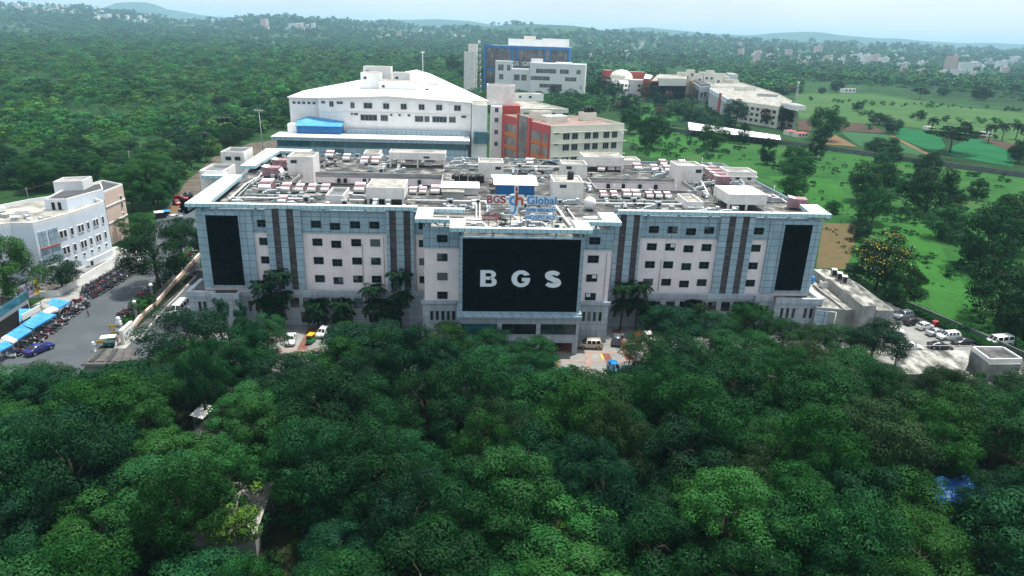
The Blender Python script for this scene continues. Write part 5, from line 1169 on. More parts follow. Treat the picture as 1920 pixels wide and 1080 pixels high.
f.tube((0, 0, 1.0), tuple(p1 - p0 + Vector((0, 0, 1.0))), .04, M['pipe'], n=6); f.build('railing', b.e).location = b.rel(p0, 3.2)
# ---- white building with the bowed street front
b = Bld('white_street_building', Vector((-112, 165, 0)), 'bluish white building with a bowed street front and a peach end wall', 'building')
ts = [0, .12, .24, .36, .48, .6, .72, .84, 1]
fA, fB = Vector((-108.5, 148.0)), Vector((-105.0, 170.0))
cur = [fA.lerp(fB, t) + Vector((0.9 * math.sin(math.pi * t), -.15 * math.sin(math.pi * t))) for t in ts]
b.prism('wall', [Vector((*p, 0)) for p in cur] + [Vector((-109.5, 173, 0)), Vector((-116, 181, 0)), Vector((-123.5, 169, 0)), Vector((-130, 153, 0)), Vector((-118, 141, 0)), Vector((-113, 147.5, 0))], 0, 14.7, 'bluewhite', 'roofpale', 1.0, 'white')
for k in range(2, 8):
    a_, c_ = cur[k], cur[k + 1]; d_ = (c_ - a_).length
    for z in (10.3, 6.3): b.windows(a_, c_, [(d_ * .25, d_ * .25 + .75), (d_ * .65, d_ * .65 + .75)] if k % 2 == 0 else [(d_ * .4, d_ * .4 + .75)], z, z + 1.7, 'winpane', 'white', 1, d=.15)
    b.windows(a_, c_, [(d_ * .3, d_ * .3 + .7)], 4.3, 5.0, 'winpane', 'white', 1)
for k in (4, 5, 6, 7): b.box('entrance_canopy', cur[k], cur[k + 1], .4, 3.2, 3.5, 'white', out=1.6)
for (z0, z1) in ((9.4, 13.2), (4.9, 8.7)):
    b.box('balcony_recess', cur[0].lerp(cur[1], .25), cur[1].lerp(cur[2], .0), .4, z0, z1, 'dark' if False else 'acp', out=.1); b.box('balcony_recess', cur[1].lerp(cur[2], .2), cur[2].lerp(cur[3], .1), .5, z0, z1, 'acp', out=.12)
    b.box('balcony_sill', cur[0].lerp(cur[1], .2), cur[2].lerp(cur[3], .1), .4, z0 - .35, z0 - .003, 'terracotta' if z0 > 8 else 'white', out=.35)
b.box('doorway', cur[1], cur[1].lerp(cur[2], .5), .3, 0, 2.6, 'dark', out=.1); b.box('doorway', cur[5], cur[5].lerp(cur[6], .3), .3, 0, 2.3, 'dark', out=.1)
eA, eB = Vector((-111.4, 181.6)), Vector((-111.0, 190.5))
b.prism('end_block', [Vector((-112.4, 182.4, 0)), Vector((-112.7, 192.6, 0)), Vector((-121, 197, 0)), Vector((-122, 184, 0))], 0, 14.6, 'peach', 'asphalt2', .5, 'white'); p_, q_ = Vector((-112.4, 182.4)), Vector((-112.7, 192.6))
b.prism('recess_wall', [Vector((-109.6, 173.2, 0)), Vector((-112.5, 182.3, 0)), Vector((-121, 184, 0)), Vector((-116.1, 181.2, 0))], 0, 14.0, 'bluewhite', 'roofpale')
for z in (10.6, 5.9): b.box('string_course', p_, q_, .2, z, z + .3, 'white', out=.15)
for z, zz in ((8.6, 10.4), (11.0, 12.2), (6.6, 7.2), (4.6, 5.2)): b.windows(p_, q_, [(7.6, 8.5)], z, zz, 'winpane', 'white', 1)
b.prism('roof_room', [Vector((-110.2, 163.5, 0)), Vector((-108.0, 175.5, 0)), Vector((-113.0, 183, 0)), Vector((-117, 172, 0)), Vector((-115, 162.5, 0))], 14.703, 17.2, 'bluewhite', 'asphalt2', .3, 'white')
b.windows(Vector((-115, 162.5)), Vector((-110.2, 163.5)), [(1.4, 2.2), (2.8, 3.6)], 14.75, 16.7, 'dark', 'white', 1)
b.prism('tank_room', [Vector((-118.5, 172, 0)), Vector((-112.5, 174.5, 0)), Vector((-113.5, 180.5, 0)), Vector((-119.5, 178, 0))], 14.703, 19.2, 'white', 'roofpale', .5)
for i, (x, y, z) in enumerate(((-117.3, 174.6, 19.2), (-115.6, 175.6, 19.2), (-114.0, 176.6, 19.2), (-119.0, 161.0, 14.7))): tank(x, y, .95, 2.0, 'black', (f"black tank, {WORDS4[i]} of three on the white tank room by the street" if i < 3 else 'single black tank on the flat roof of the white street building'), 'tanks on the white street building', z)
rr = random.Random(9)
for k in range(9):
    x, y = rr.uniform(-122, -110), rr.uniform(147, 161); b.box('roof_kerb', Vector((x, y)), Vector((x + rr.uniform(1, 3), y + rr.uniform(-1, 1))), rr.uniform(.5, 1.4), 14.703, 14.703 + rr.uniform(.3, 1.1), rr.choice(['white', 'concrete', 'galv']))
b.box('solar_panel', Vector((-126, 154.5)), Vector((-123, 160)), 1.8, 14.9, 15.9, 'whiteroof')
# terrace wall in front of it, steps
b = Bld('terrace', Vector((-100, 155, 0)), 'white plastered terrace wall with steps below the bowed white building', 'terrace')
tA, tB = Vector((-102.3, 142.6)), Vector((-103.4, 174)); b.prism('wall', [Vector((*tA, 0)), Vector((*tB, 0)), Vector((-108, 176, 0)), Vector((-108.5, 141, 0))], 0, 1.1, 'white', 'roofpale', .45, 'white')
for k in range(6): b.box('step', tA + Vector((0, 13 + k * .1)), tA + Vector((-.2, 17)), .3 + k * .35, 1.103, 1.15 + k * .16, 'concrete', out=-1.2 - k * .3)
wall_run('planter_wall', [(236, 635), (262, 600), (290, 575), (330, 530), (375, 480)], .9, 'peach', 'long low peach planter wall between the street and the hospital drive', .5)
wall_run('drive_kerb', [(262, 640), (300, 590), (330, 561), (380, 505)], .35, 'kerb', 'grey kerb along the drive beside the white van', .4)
b = Bld('gate_wall', gz(240, 640), 'short cream gate wall with blank white panels at the street corner', 'gate wall')
Zq = lambda x, y, z: gz(x / 8 + 140, y / 8 + 560, z); q0, q1 = Zq(748, 690, 0), Zq(905, 540, 0)
b.box('wall', q0, q1, .6, 0, 3.0, 'cream', 'white'); b.box('panel', q0.lerp(q1, .1), q0.lerp(q1, .5), .2, .9, 2.3, 'sign_white', out=.05); b.box('panel', q0.lerp(q1, .56), q0.lerp(q1, .94), .2, .9, 2.3, 'sign_white', out=.05)
s = empty('gate_pillar', Zq(700, 575, 0), 0, 'stepped grey and white banded gate pillar with a round white lamp', 'pillar')
f = MB(); 
for k in range(5): f.box(-.75 + k * .09, .75 - k * .09, -.75 + k * .09, .75 - k * .09, k * .7, (k + 1) * .7 - .003, M['concrete' if k % 2 else 'white'])
f.build('shaft', s); f = MB(); f.lathe((0, 0, 3.5), [(.1, 0), (.35, .2), (.42, .5), (.3, .8), (.05, .92)], M['sign_white'], 12); f.build('lamp', s)
s = empty('lamp_pillar', Zq(300, 790, 0), 0, 'short round white pillar with a round lamp beside the gatehouse roof', 'pillar'); s.scale = (.62, .62, .62); f = MB(); f.lathe((0, 0, 0), [(.5, 0), (.42, .3), (.38, 2.2), (.5, 2.4)], M['white'], 12); f.build('shaft', s); f = MB(); f.lathe((0, 0, 2.4), [(.1, 0), (.4, .25), (.45, .5), (.3, .85), (.05, .95)], M['sign_white'], 12); f.build('lamp', s)
s = empty('lamp_pillar', Zq(935, 300, 0), 0, 'slim grey pillar with a white lamp on the street planter', 'pillar'); f = MB(); f.lathe((0, 0, 0), [(.4, 0), (.3, .3), (.26, 3.4), (.4, 3.5)], M['concrete'], 10); f.build('shaft', s); f = MB(); f.lathe((0, 0, 3.5), [(.1, 0), (.4, .25), (.3, .6), (.05, .7)], M['sign_white'], 10); f.build('lamp', s)
s = empty('lamp_pillar', Zq(1185, 90, 0), 0, 'slim pillar with twin white lamps in the tree shade', 'pillar'); f = MB(); f.lathe((0, 0, 0), [(.4, 0), (.3, .3), (.26, 4.2), (.4, 4.3)], M['concrete'], 10); f.build('shaft', s); f = MB(); f.lathe((0, 0, 4.3), [(.1, 0), (.45, .25), (.35, .6), (.05, .75)], M['sign_white'], 10); f.build('lamp', s)
# gatehouse with the slatted flat roof
b = Bld('gatehouse', Zq(500, 850, 0), 'low gatehouse whose flat grey roof has dark parallel slabs', 'gatehouse')
p = [Zq(95, 985, 3.2), Zq(880, 985, 3.2), Zq(900, 745, 3.2), Zq(385, 752, 3.2)]; b.prism('wall', [p[0].lerp(p[2], .06), p[1].lerp(p[3], .06), p[2].lerp(p[0], .06), p[3].lerp(p[1], .06)], 0, 2.8, 'concrete'); b.prism('roof', p, 2.803, 3.25, 'kerb', 'asb')
for k, (a0, a1, mt) in enumerate(((.10, .2, 'pipe_dark'), (.26, .42, 'asb'), (.46, .54, 'pipe_dark'), (.58, .74, 'asb'), (.78, .94, 'asb'))):
    e0, e1 = p[0].lerp(p[1], a0), p[0].lerp(p[1], a1); h1, h0 = p[3].lerp(p[2], a1), p[3].lerp(p[2], a0); b.prism('roof_slab', [e0.lerp(h0, .12), e1.lerp(h1, .12), e1.lerp(h1, .95), e0.lerp(h0, .95)], 3.253, 3.4, mt)
# shops on the left edge
b = Bld('shop_block', Vector((-108, 128, 0)), 'open fronted shop block with a glazed sign parapet at the left edge', 'shop')
b.prism('wall', [Vector((-98.5, 112, 0)), Vector((-100.5, 131, 0)), Vector((-112, 132, 0)), Vector((-112, 108, 0))], 0, 4.2, 'white', 'asb', .4, 'white'); b.box('sign_band', Vector((-98.4, 112)), Vector((-100.4, 131)), .3, 4.3, 5.9, 'glass_teal', out=.3); b.box('shopfront', Vector((-98.5, 112.6)), Vector((-100.4, 130.6)), .2, .2, 3.2, 'dark', out=.1)
b = Bld('tall_red_house', Vector((-118, 140, 0)), 'narrow brownish red building edge behind the leafy tree at the left border', 'building'); b.prism('wall', [Vector((-112.5, 133, 0)), Vector((-114, 141, 0)), Vector((-126, 141, 0)), Vector((-124, 131, 0))], 0, 9.5, 'peach', 'roofpale', .5); b.windows(Vector((-112.5, 133)), Vector((-114, 141)), [(1.2, 2.4), (4.6, 5.8)], 5.6, 7.2, mull=1)
# awnings over the stalls
Zs = lambda x, y, z: gz(x / 8, y / 8 + 560, z)
def awning(pts, zf, zb, mat, label, extra=None):
    """pts: photo corners front-left, front-right, back-right, back-left"""
    P = [Zs(*pts[0], zf), Zs(*pts[1], zf), Zs(*pts[2], zb), Zs(*pts[3], zb)]; o = (P[0] + P[2]) / 2; o.z = 0
    s = empty('awning', o, 0, label, 'awning'); f = MB(); f.face([q - o for q in P], M[mat]); f.face([q - o - Vector((0, 0, .05)) for q in P[::-1]], M[mat]); f.face([P[0] - o - Vector((0, 0, .3)), P[1] - o - Vector((0, 0, .3)), P[1] - o, P[0] - o], M[mat]); f.build('sheet', s)
    for k in (0, 1): f = MB(); q = P[k] - o; f.tube((q.x * .96, q.y * .96, 0), (q.x * .96, q.y * .96, zf - .05), .06, M['steel'], n=6); f.build('post', s)
awning([(490, 445), (845, 238), (610, 195), (310, 390)], 2.5, 3.0, 'tarp', 'middle bright blue tarpaulin awning over the stalls'); awning([(185, 665), (480, 470), (310, 395), (15, 590)], 2.5, 3.0, 'tarp', 'lower bright blue tarpaulin awning, in front of the glazed shop sign'); awning([(880, 150), (1055, 40), (800, -10), (700, 70)], 2.5, 3.0, 'tarp', 'upper blue awning nearest the terrace wall'); awning([(0, 785), (185, 690), (100, 620), (-60, 690)], 2.4, 2.8, 'tarp', 'blue awning cut by the left border'); awning([(700, 225), (880, 155), (790, 110), (640, 185)], 2.6, 2.9, 'white', 'small white awning between the two blue ones'); awning([(190, 660), (262, 612), (90, 540), (15, 588)], 2.53, 3.03, 'white', 'white sheet at the lower end of the blue stall awning'); awning([(290, 340), (600, 170), (480, 150), (280, 150)], 3.2, 3.6, 'blue_roof', 'pale blue roof sheet behind the stall signboard')
s = empty('signboard', Zs(470, 250, 0), 0, 'long blank cream signboard above the blue awnings', 'signboard'); f = MB(); p, q = Zs(345, 330, 3.0) - s.location, Zs(610, 180, 3.0) - s.location; f.prism([p.xy, q.xy, (q + Vector((-.15, .05, 0))).xy, (p + Vector((-.15, .05, 0))).xy], 3.0, 4.2, M['cream']); f.build('panel', s)
f = MB(); 
for t in (.1, .9): g_ = p.lerp(q, t); f.tube((g_.x - .2, g_.y, 0), (g_.x - .2, g_.y, 3.2), .06, M['steel'], n=6)
f.build('leg', s)
# banner on poles
Zb = lambda x, y, z: gz(x / 8, y / 8 + 460, z)
pL, pR = Vector((-103.6, 131.8, 0)), Vector((-103.0, 138.2, 0)); dl = (pR - pL)
s = empty('banner_hoarding', pL, math.atan2(dl.y, dl.x), 'tilted roadside banner in white, yellow and violet with dark script on poles', 'banner'); W = dl.length
M['banner'] = plain("banner_violet_white", (0.58, 0.55, 0.70), .5); M['banner_y'] = plain("banner_yellow", (0.66, 0.52, 0.08), .5); M['banner_d'] = plain("banner_dark_script", (0.10, 0.09, 0.2), .5)
f = MB(); f.box(0, W * .8, -.05, .05, 2.6, 6.0, M['banner']); f.box(W * .8, W, -.05, .05, 2.6, 6.0, M['banner_y']); f.box(.1, W - .1, -.07, -.051, 3.3, 3.5, M['sign_orange']); f.box(.25, .7, -.07, -.051, 5.2, 5.7, M['sign_red']); f.build('panel', s)
f = MB()
for k, (x, w_) in enumerate(((.5, .9), (1.6, 1.0), (2.9, .9), (4.1, .8), (5.2, .7))):
    f.box(x, x + w_, -.07, -.051, 4.75, 4.88, M['banner_d'])
    for j in range(3): f.box(x + j * w_ / 3 + .02, x + j * w_ / 3 + .2, -.07, -.051, 3.95, 4.747, M['banner_d'])
f.box(1.2, 5.2, -.07, -.051, 5.2, 5.32, M['sign_red']); f.build('lettering', s)
f = MB(); 
for x in (.3, W * .5, W - .3): f.tube((x, .12, 0), (x, .12, 5.8), .07, M['steel'], n=6)
f.build('leg', s)
# huts in the wood
def hut(u, v, w_, d, h, rz, mat, label, name='hut'):
    s = empty(name, gz(u, v), rz, label, 'hut'); f = MB(); f.box(-w_ / 2 + .3, w_ / 2 - .3, -d / 2 + .3, d / 2 - .3, 0, h, M['concrete']); f.build('wall', s)
    f = MB(); n = int(w_ / .35)
    for k in range(n):
        x0, x1 = -w_ / 2 + w_ * k / n, -w_ / 2 + w_ * (k + 1) / n; xm = (x0 + x1) / 2
        f.face([(x0, -d / 2, h), (xm, -d / 2, h + .08), (xm, d / 2, h + .7), (x0, d / 2, h + .62)], M[mat]); f.face([(xm, -d / 2, h + .08), (x1, -d / 2, h), (x1, d / 2, h + .62), (xm, d / 2, h + .7)], M[mat])
    f.build('roof', s); return s
hut(425, 825, 6.5, 7, 2.6, -.25, 'asb', 'hut under a dark stained corrugated roof deep in the wood'); hut(385, 808, 2.6, 2.8, 3.2, -.35, 'whiteroof', 'small lean-to with a bright white sheet roof against the dark hut'); hut(445, 1000, 7.5, 9, 3.6, .1, 'roofpale', 'shed with a pale corrugated roof behind the bare forked tree')
f = MB(); rr = random.Random(4); nx, ny = 10, 7
for a in range(nx + 1):
    for c in range(ny + 1): f.v.append((a * .62 - 3.1, c * .5 - 1.7, .9 + .35 * math.sin(a * 1.3) * math.cos(c * 1.7) + rr.uniform(-.1, .1) - (.8 if a in (0, nx) or c in (0, ny) else 0)))
i_ = f.mi(M['tarp_deep'])
for a in range(nx):
    for c in range(ny): k = a * (ny + 1) + c; f.f.append((k, k + ny + 1, k + ny + 2, k + 1)); f.m.append(i_); f.smooth.append(True)
f.build('tarpaulin', None, 'crumpled blue tarpaulin over a low shed among the trees at lower right', 'tarpaulin', loc_=gz(1792, 912, 4.0) - Vector((0, 0, .9)), rz=.2).scale = (1.2, 1.3, 1.2)
s = empty('store_shed', gz(1792, 912, 4.0) - Vector((0, 0, 4.0)), .2, 'low concrete store shed under the crumpled blue tarpaulin', 'shed'); f = MB(); f.box(-3.0, 3.0, -1.5, 1.6, 0, 3.0, M['concrete']); f.build('wall', s); f = MB(); f.box(-3.2, 3.2, -1.7, 1.8, 3.003, 3.15, M['asb']); f.build('roof', s)
# ruined white house and huts out in the fields
for u0, u1, v, h, lb in ((1581, 1604, 174, 5.5, 'unfinished white house standing alone at the head of the pasture'), (1478, 1492, 254, 3.2, 'small white hut with a red awning below the college building'), (1495, 1515, 258, 3.0, 'low red roofed hut by the campus gate'), (1846, 1860, 256, 3.0, 'grey farm shed among the far palms'), (1741, 1751, 244, 2.4, 'tiny pale tent in the emerald field')):
    p, q = gz(u0, v), gz(u1, v); b = Bld('field_house', p, lb, 'house'); b.box('wall', p, q, 6, 0, h, 'white' if 'red' not in lb else 'cream', 'roofpale' if 'red' not in lb else 'redtrim'); L_ = (q - p).length; b.windows(p, q, [(L_ * .15, L_ * .3), (L_ * .45, L_ * .6), (L_ * .75, L_ * .9)], h * .35, h * .75, 'dark', 'white', 1)
# ------------------------------------------------------------------ vegetation
rng = np.random.default_rng(5)
M['leaf_dark'] = leaf("dark_foliage", (0.0033, 0.0182, 0.0083), (0.0067, 0.0355, 0.0135), (0.0134, 0.0570, 0.0187))
M['leaf_mid'] = leaf("mid_green_foliage", (0.0047, 0.0265, 0.0072), (0.0110, 0.0560, 0.0149), (0.0250, 0.0995, 0.0258))
M['leaf_light'] = leaf("light_green_foliage", (0.0074, 0.0355, 0.0094), (0.0209, 0.0853, 0.0221), (0.0429, 0.1353, 0.0365))
M['leaf_olive'] = leaf("olive_brown_foliage", (0.0066, 0.0213, 0.0072), (0.0155, 0.0418, 0.0139), (0.0322, 0.0587, 0.0218))
M['leaf_teal'] = leaf("bluish_green_foliage", (0.0036, 0.0213, 0.0114), (0.0072, 0.0427, 0.0194), (0.0173, 0.0711, 0.0327))
M['leaf_yellow'] = leaf("yellow_green_foliage", (0.0181, 0.0409, 0.0099), (0.0521, 0.1005, 0.0215), (0.1030, 0.1593, 0.0363))
M['leaf_palm'] = leaf("palm_foliage", (0.0046, 0.0173, 0.0082), (0.0074, 0.0317, 0.0129), (0.0139, 0.0490, 0.0176))
M['blossom'] = plain("yellow_blossom", (0.40, 0.32, 0.02), 0.6)
M['blossom_red'] = plain("dull_red_blossom", (0.26, 0.06, 0.045), 0.6)

def _s(f, *c): return [tuple(x * f for x in q) for q in c]
M['scrub_mid'] = leaf("scrub_foliage", *_s(1.18, (0.014, 0.058, 0.016), (0.030, 0.105, 0.028), (0.060, 0.165, 0.044)), var=.65); M['scrub_dark'] = leaf("dark_scrub_foliage", *_s(1.05, (0.010, 0.042, 0.017), (0.019, 0.076, 0.027), (0.038, 0.12, 0.038)), var=.6); M['scrub_light'] = leaf("light_scrub_foliage", *_s(1.3, (0.022, 0.085, 0.020), (0.048, 0.155, 0.038), (0.085, 0.21, 0.055)), var=.6)
def leaf_mesh(name, P, N, L_, W_, mats, mi=None, fold=0.25):
    """P points, N normals, one folded rhombic leaf spray each"""
    n = len(P)
    N = N / np.maximum(np.linalg.norm(N, axis=1, keepdims=True), 1e-6)
    T = rng.normal(size=(n, 3)); T -= N * (T * N).sum(1, keepdims=True); T /= np.maximum(np.linalg.norm(T, axis=1, keepdims=True), 1e-6)
    B = np.cross(N, T)
    l = (L_ * rng.uniform(0.65, 1.35, n))[:, None]; w_ = (W_ * rng.uniform(0.65, 1.35, n))[:, None]
    v = np.empty((n, 4, 3))
    v[:, 0] = P - T * l * 0.5; v[:, 1] = P + B * w_ * 0.5 - N * w_ * fold; v[:, 2] = P + T * l * 0.5; v[:, 3] = P - B * w_ * 0.5 - N * w_ * fold
    me = bpy.data.meshes.new(name)
    me.vertices.add(n * 4); me.vertices.foreach_set("co", v.ravel())
    me.loops.add(n * 4); me.loops.foreach_set("vertex_index", np.arange(n * 4, dtype=np.int32))
    me.polygons.add(n); me.polygons.foreach_set("loop_start", np.arange(0, n * 4, 4, dtype=np.int32))
    for mt in mats: me.materials.append(mt)
    if mi is not None: me.polygons.foreach_set("material_index", mi.astype(np.int32))
    me.update(calc_edges=True)
    return me
def crown_mesh(name, mats, Rr, Hh, z0, nclump, nleaf, L_, spread=1.0, flat=0.75, cl=0.34, flower=0.0, updown=0.25, drop=0.0):
    """crown radius Rr, depth Hh, underside at z0: leaf sprays over the shells of many clumps"""
    c = []
    k = 0
    while len(c) < nclump and k < 8000:
        k += 1
        p = rng.uniform(-1, 1, 3)
        if p[2] < -0.75: continue
        r = math.sqrt(p[0] ** 2 + p[1] ** 2 + p[2] ** 2)
        if r > 1 or r < 0.25: continue
        if rng.uniform() > r ** 1.2: continue
        if len(c) > 0 and min(((p - q) ** 2).sum() for q in c) < (0.22 * spread) ** 2: continue
        c.append(p)
    c = np.array(c)
    cr = rng.uniform(0.6, 1.35, len(c)) * cl
    idx = rng.choice(len(c), nleaf, p=(cr ** 2) / (cr ** 2).sum())
    d = rng.normal(size=(nleaf, 3)); d[:, 2] += 0.35; d /= np.linalg.norm(d, axis=1, keepdims=True)
    rad = cr[idx] * rng.uniform(0.7, 1.06, nleaf)
    q = c[idx] + d * rad[:, None] * np.array([1, 1, flat])
    P = np.stack([q[:, 0] * Rr, q[:, 1] * Rr, z0 + Hh * 0.46 + q[:, 2] * Hh * 0.5], 1)
    N = d + np.array([0, 0, 0.22]) + rng.normal(size=(nleaf, 3)) * 0.30
    P[:, 2] -= drop * rng.uniform(0, 1, nleaf) ** 3
    mi = None
    if flower:
        mi = ((rng.uniform(size=nleaf) < flower) & (d[:, 2] > 0.25) & (q[:, 2] > -0.1)).astype(np.int32)
    return leaf_mesh(name, P, N, L_, L_ * 0.6, mats, mi)
def trunk_mesh(name, h, r, Rr, mat, limbs=5, seed=0):
    q = MB(); rr = random.Random(seed)
    top = Vector((rr.uniform(-.4, .4), rr.uniform(-.4, .4), h * 0.62))
    mid = Vector((rr.uniform(-.25, .25), rr.uniform(-.25, .25), h * 0.32))
    q.tube((0, 0, -0.3), mid, r, mat, r * 0.8, 8); q.tube(mid, top, r * 0.8, mat, r * 0.5, 8)
    for k in range(limbs):
        a = 2 * math.pi * k / limbs + rr.uniform(-.4, .4)
        s = mid.lerp(top, rr.uniform(0.35, 1.0))
        e = Vector((math.cos(a) * Rr * rr.uniform(.3, .52), math.sin(a) * Rr * rr.uniform(.3, .52), h * rr.uniform(.58, .76)))
        m1 = s.lerp(e, 0.5) + Vector((0, 0, h * 0.05))
        q.tube(s, m1, r * 0.42, mat, r * 0.28, 6); q.tube(m1, e, r * 0.28, mat, r * 0.1, 6)
    o = q.build(name); return o
PROTO = {}
def make_proto(key, name, lm, Rr, H_, under, ncl, nl, L_, bark='bark', n=2, **kw):
    """tree prototypes of unit kind: real metres, scaled when placed"""
    lst = []
    for k in range(n):
        cm = crown_mesh(name + "_crown", [M[x] for x in lm], Rr, H_ - under, under, ncl, nl, L_, **kw)
        tm = trunk_mesh(name + "_trunk", H_, 0.028 * H_, Rr, M[bark], seed=len(PROTO) * 7 + k)
        me = tm.data; bpy.data.objects.remove(tm)
        lst.append((cm, me))
    PROTO[key] = (name, lst, Rr, H_)
make_proto('broad', 'broadleaf_tree', ['leaf_mid'], 5.2, 11.5, 3.0, 44, 17000, 0.255, n=3, cl=0.29)
make_proto('dark', 'dark_tree', ['leaf_dark'], 5.2, 12.0, 2.6, 42, 17000, 0.26, n=2, cl=0.30)
make_proto('feather', 'feathery_tree', ['leaf_light'], 4.0, 12.5, 2.6, 44, 16000, 0.225, n=2, cl=0.26, spread=1.1)
make_proto('olive', 'olive_tinged_tree', ['leaf_olive'], 5.0, 11.0, 2.8, 44, 16000, 0.24, n=2, cl=0.29)
make_proto('teal', 'glossy_tree', ['leaf_teal'], 5.0, 11.0, 2.4, 40, 12000, 0.34, n=2, cl=0.30)
make_proto('bright', 'yellow_green_tree', ['leaf_yellow'], 3.6, 9.0, 2.8, 24, 3600, 0.30, 'palebark', n=1, cl=0.26, spread=1.2)
make_proto('flower', 'yellow_flowering_tree', ['leaf_dark', 'blossom'], 5.2, 9.5, 0.6, 46, 9600, 0.32, n=1, cl=0.29, flower=0.17)
make_proto('redflower', 'red_flowering_tree', ['leaf_olive', 'blossom_red'], 4.6, 9.0, 2.4, 30, 2600, 0.55, n=1, cl=0.3, flower=0.5)
make_proto('umbrella', 'flat_topped_tree', ['leaf_dark'], 6.0, 8.5, 4.0, 40, 4200, 0.5, n=1, cl=0.27, flat=0.5)
make_proto('round', 'round_field_tree', ['leaf_dark'], 5.0, 9.0, 0.5, 46, 9500, 0.34, n=2, cl=0.30)
make_proto('roundmid', 'round_field_tree', ['leaf_mid'], 5.0, 9.0, 0.6, 46, 9500, 0.34, n=2, cl=0.30)
make_proto('shrub', 'round_bush', ['leaf_mid'], 1.5, 2.4, 0.1, 16, 1300, 0.26, n=1, cl=0.36)
make_proto('slender', 'slender_tree', ['leaf_teal'], 2.0, 9.0, 1.2, 26, 2600, 0.34, 'palebark', n=1, cl=0.3)
TREES = []
def place_tree(key, p, rad=None, h=None, label='', cat='tree', group=None, k=None, rz=None):
    name, lst, Rr, H_ = PROTO[key]
    sr_ = (rad / Rr) if rad else rnd.uniform(0.85, 1.15)
    sz = (h / H_) if h else sr_ * rnd.uniform(0.9, 1.1)
    cm, tm = lst[rnd.randrange(len(lst)) if k is None else k % len(lst)]
    e = empty(name, (p[0], p[1], p[2] if len(p) > 2 else 0.0), rnd.uniform(0, 6.28) if rz is None else rz, label, cat, group)
    e.scale = (sr_, sr_ * rnd.uniform(0.92, 1.08), sz)
    c = bpy.data.objects.new('crown', cm); COL.objects.link(c); c.parent = e
    t = bpy.data.objects.new('trunk', tm); COL.objects.link(t); t.parent = e
    TREES.append((e, key)); return e
WOODTOP = [(-300, 690), (-40, 672), (60, 682), (130, 696), (235, 690), (262, 640), (300, 600), (350, 588), (400, 600), (440, 612), (500, 612), (524, 630), (536, 660), (596, 660), (610, 632), (650, 622), (700, 612), (780, 607), (842, 618), (880, 638), (937, 622), (970, 640), (1000, 645), (1035, 662), (1048, 695), (1080, 688), (1120, 700), (1190, 700), (1208, 660), (1225, 606), (1260, 592), (1330, 592), (1395, 580), (1430, 592), (1460, 616), (1500, 640), (1540, 640), (1590, 640), (1650, 640), (1690, 692), (1760, 684), (1800, 694), (1850, 712), (1900, 726), (1960, 700), (2300, 640)]
def project(X, Y, Z):
    z = Z - CAM_H
    fwd = Y * _ct - z * _st; dn = -(Y * _st + z * _ct)
    a = X * FOC / fwd; b = dn * FOC / fwd
    return 960 + a * _cr - b * _sr, 540 + a * _sr + b * _cr
def lin_tab(T, u):
    for (a, b), (c, d) in zip(T, T[1:]):
        if u <= c: return b + (d - b) * max(0, (u - a) / (c - a))
    return T[-1][1]
KINDTXT = {'broad': 'mid green broadleaf tree', 'dark': 'dark green dense tree', 'feather': 'light green feathery tree', 'olive': 'olive brown tinged tree', 'teal': 'bluish green large leaved tree', 'bright': 'yellow green thin crowned tree'}
ORD = 'first second third fourth fifth sixth seventh eighth ninth tenth eleventh twelfth thirteenth fourteenth fifteenth sixteenth seventeenth eighteenth nineteenth twentieth'.split()
def ordinal(i):
    if i < 20: return ORD[i]
    t = ['twenty', 'thirty', 'forty'][(i + 1) // 10 - 2]; r = (i + 1) % 10
    return t + ('-' + ORD[r - 1] if r else 'th')
KEEP_OPEN = [(412, 812, 24), (440, 990, 20), (1792, 908, 48), (150, 690, 40)]
fg = []
cell = 8.5
rowi = 0; Yv = 46.0
while Yv < 119:
    Xv = -105 + (rowi % 2) * cell * 0.5
    row = []
    while Xv < 110:
        X = Xv + rnd.uniform(-2.3, 2.3); Y = Yv + rnd.uniform(-2.2, 2.2)
        Xv += cell
        u, v = project(X, Y, 8)
        if u < -140 or u > 2060: continue
        lx, ly = loc((X, Y))
        want = rnd.uniform(8.0, 16.5) if Y > 60 else rnd.uniform(7.5, 13.5)
        rad = rnd.uniform(3.8, 6.4)
        if ly > -21.5 and -68 < lx < 66: continue                # forecourt
        if ly > -23 and -52 < lx < -38: continue
        if X < -66 and Y > 106: continue                          # street
        if lx > 66 and ly > -19: continue
        u0, vt = project(X, Y, want)
        lim = lin_tab(WOODTOP, u0) + rnd.uniform(0, 16)
        lim = max(lim, lin_tab(WOODTOP, u0 - 22) - 12, lin_tab(WOODTOP, u0 + 22) - 12)
        if vt < lim: want = gY(u0, lim, Y).z
        if want < 3.6: continue
        if want < 7: rad = min(rad, want * 0.62)
        cu, cv = project(X, Y, want * 0.6)
        if any(math.hypot(cu - a, cv - b) < r + rad * 1280 / math.hypot(Y, 50) * 0.55 for a, b, r in KEEP_OPEN): continue
        # colour zones of the wood in the photograph
        if u0 > 1150 and cv < 900: ch = rnd.choices(['olive', 'broad', 'dark'], [3, 5, 3])[0]
        elif u0 < 560: ch = rnd.choices(['feather', 'broad', 'teal', 'olive', 'dark'], [5, 6, 1, 1, 2])[0]
        elif cv < 720: ch = rnd.choices(['broad', 'teal', 'dark'], [6, 2, 2])[0]
        else: ch = rnd.choices(['broad', 'dark', 'feather', 'olive', 'teal'], [6, 6, 2, 1, 1])[0]
        row.append((u0, ch, (X, Y, 0), rad, want))
    fg.append(row); Yv += cell * 0.86; rowi += 1
nrow = len(fg)
for ri, row in enumerate(fg):
    row.sort()
    cnt = {}
    for i, (u0, ch, p, rad, h) in enumerate(row):
        place_tree(ch, p, rad, h, f"{KINDTXT[ch]} in the {ordinal(nrow - 1 - ri)} row of the wood, {ordinal(i)} from left", group='trees of the wood before the hospital')
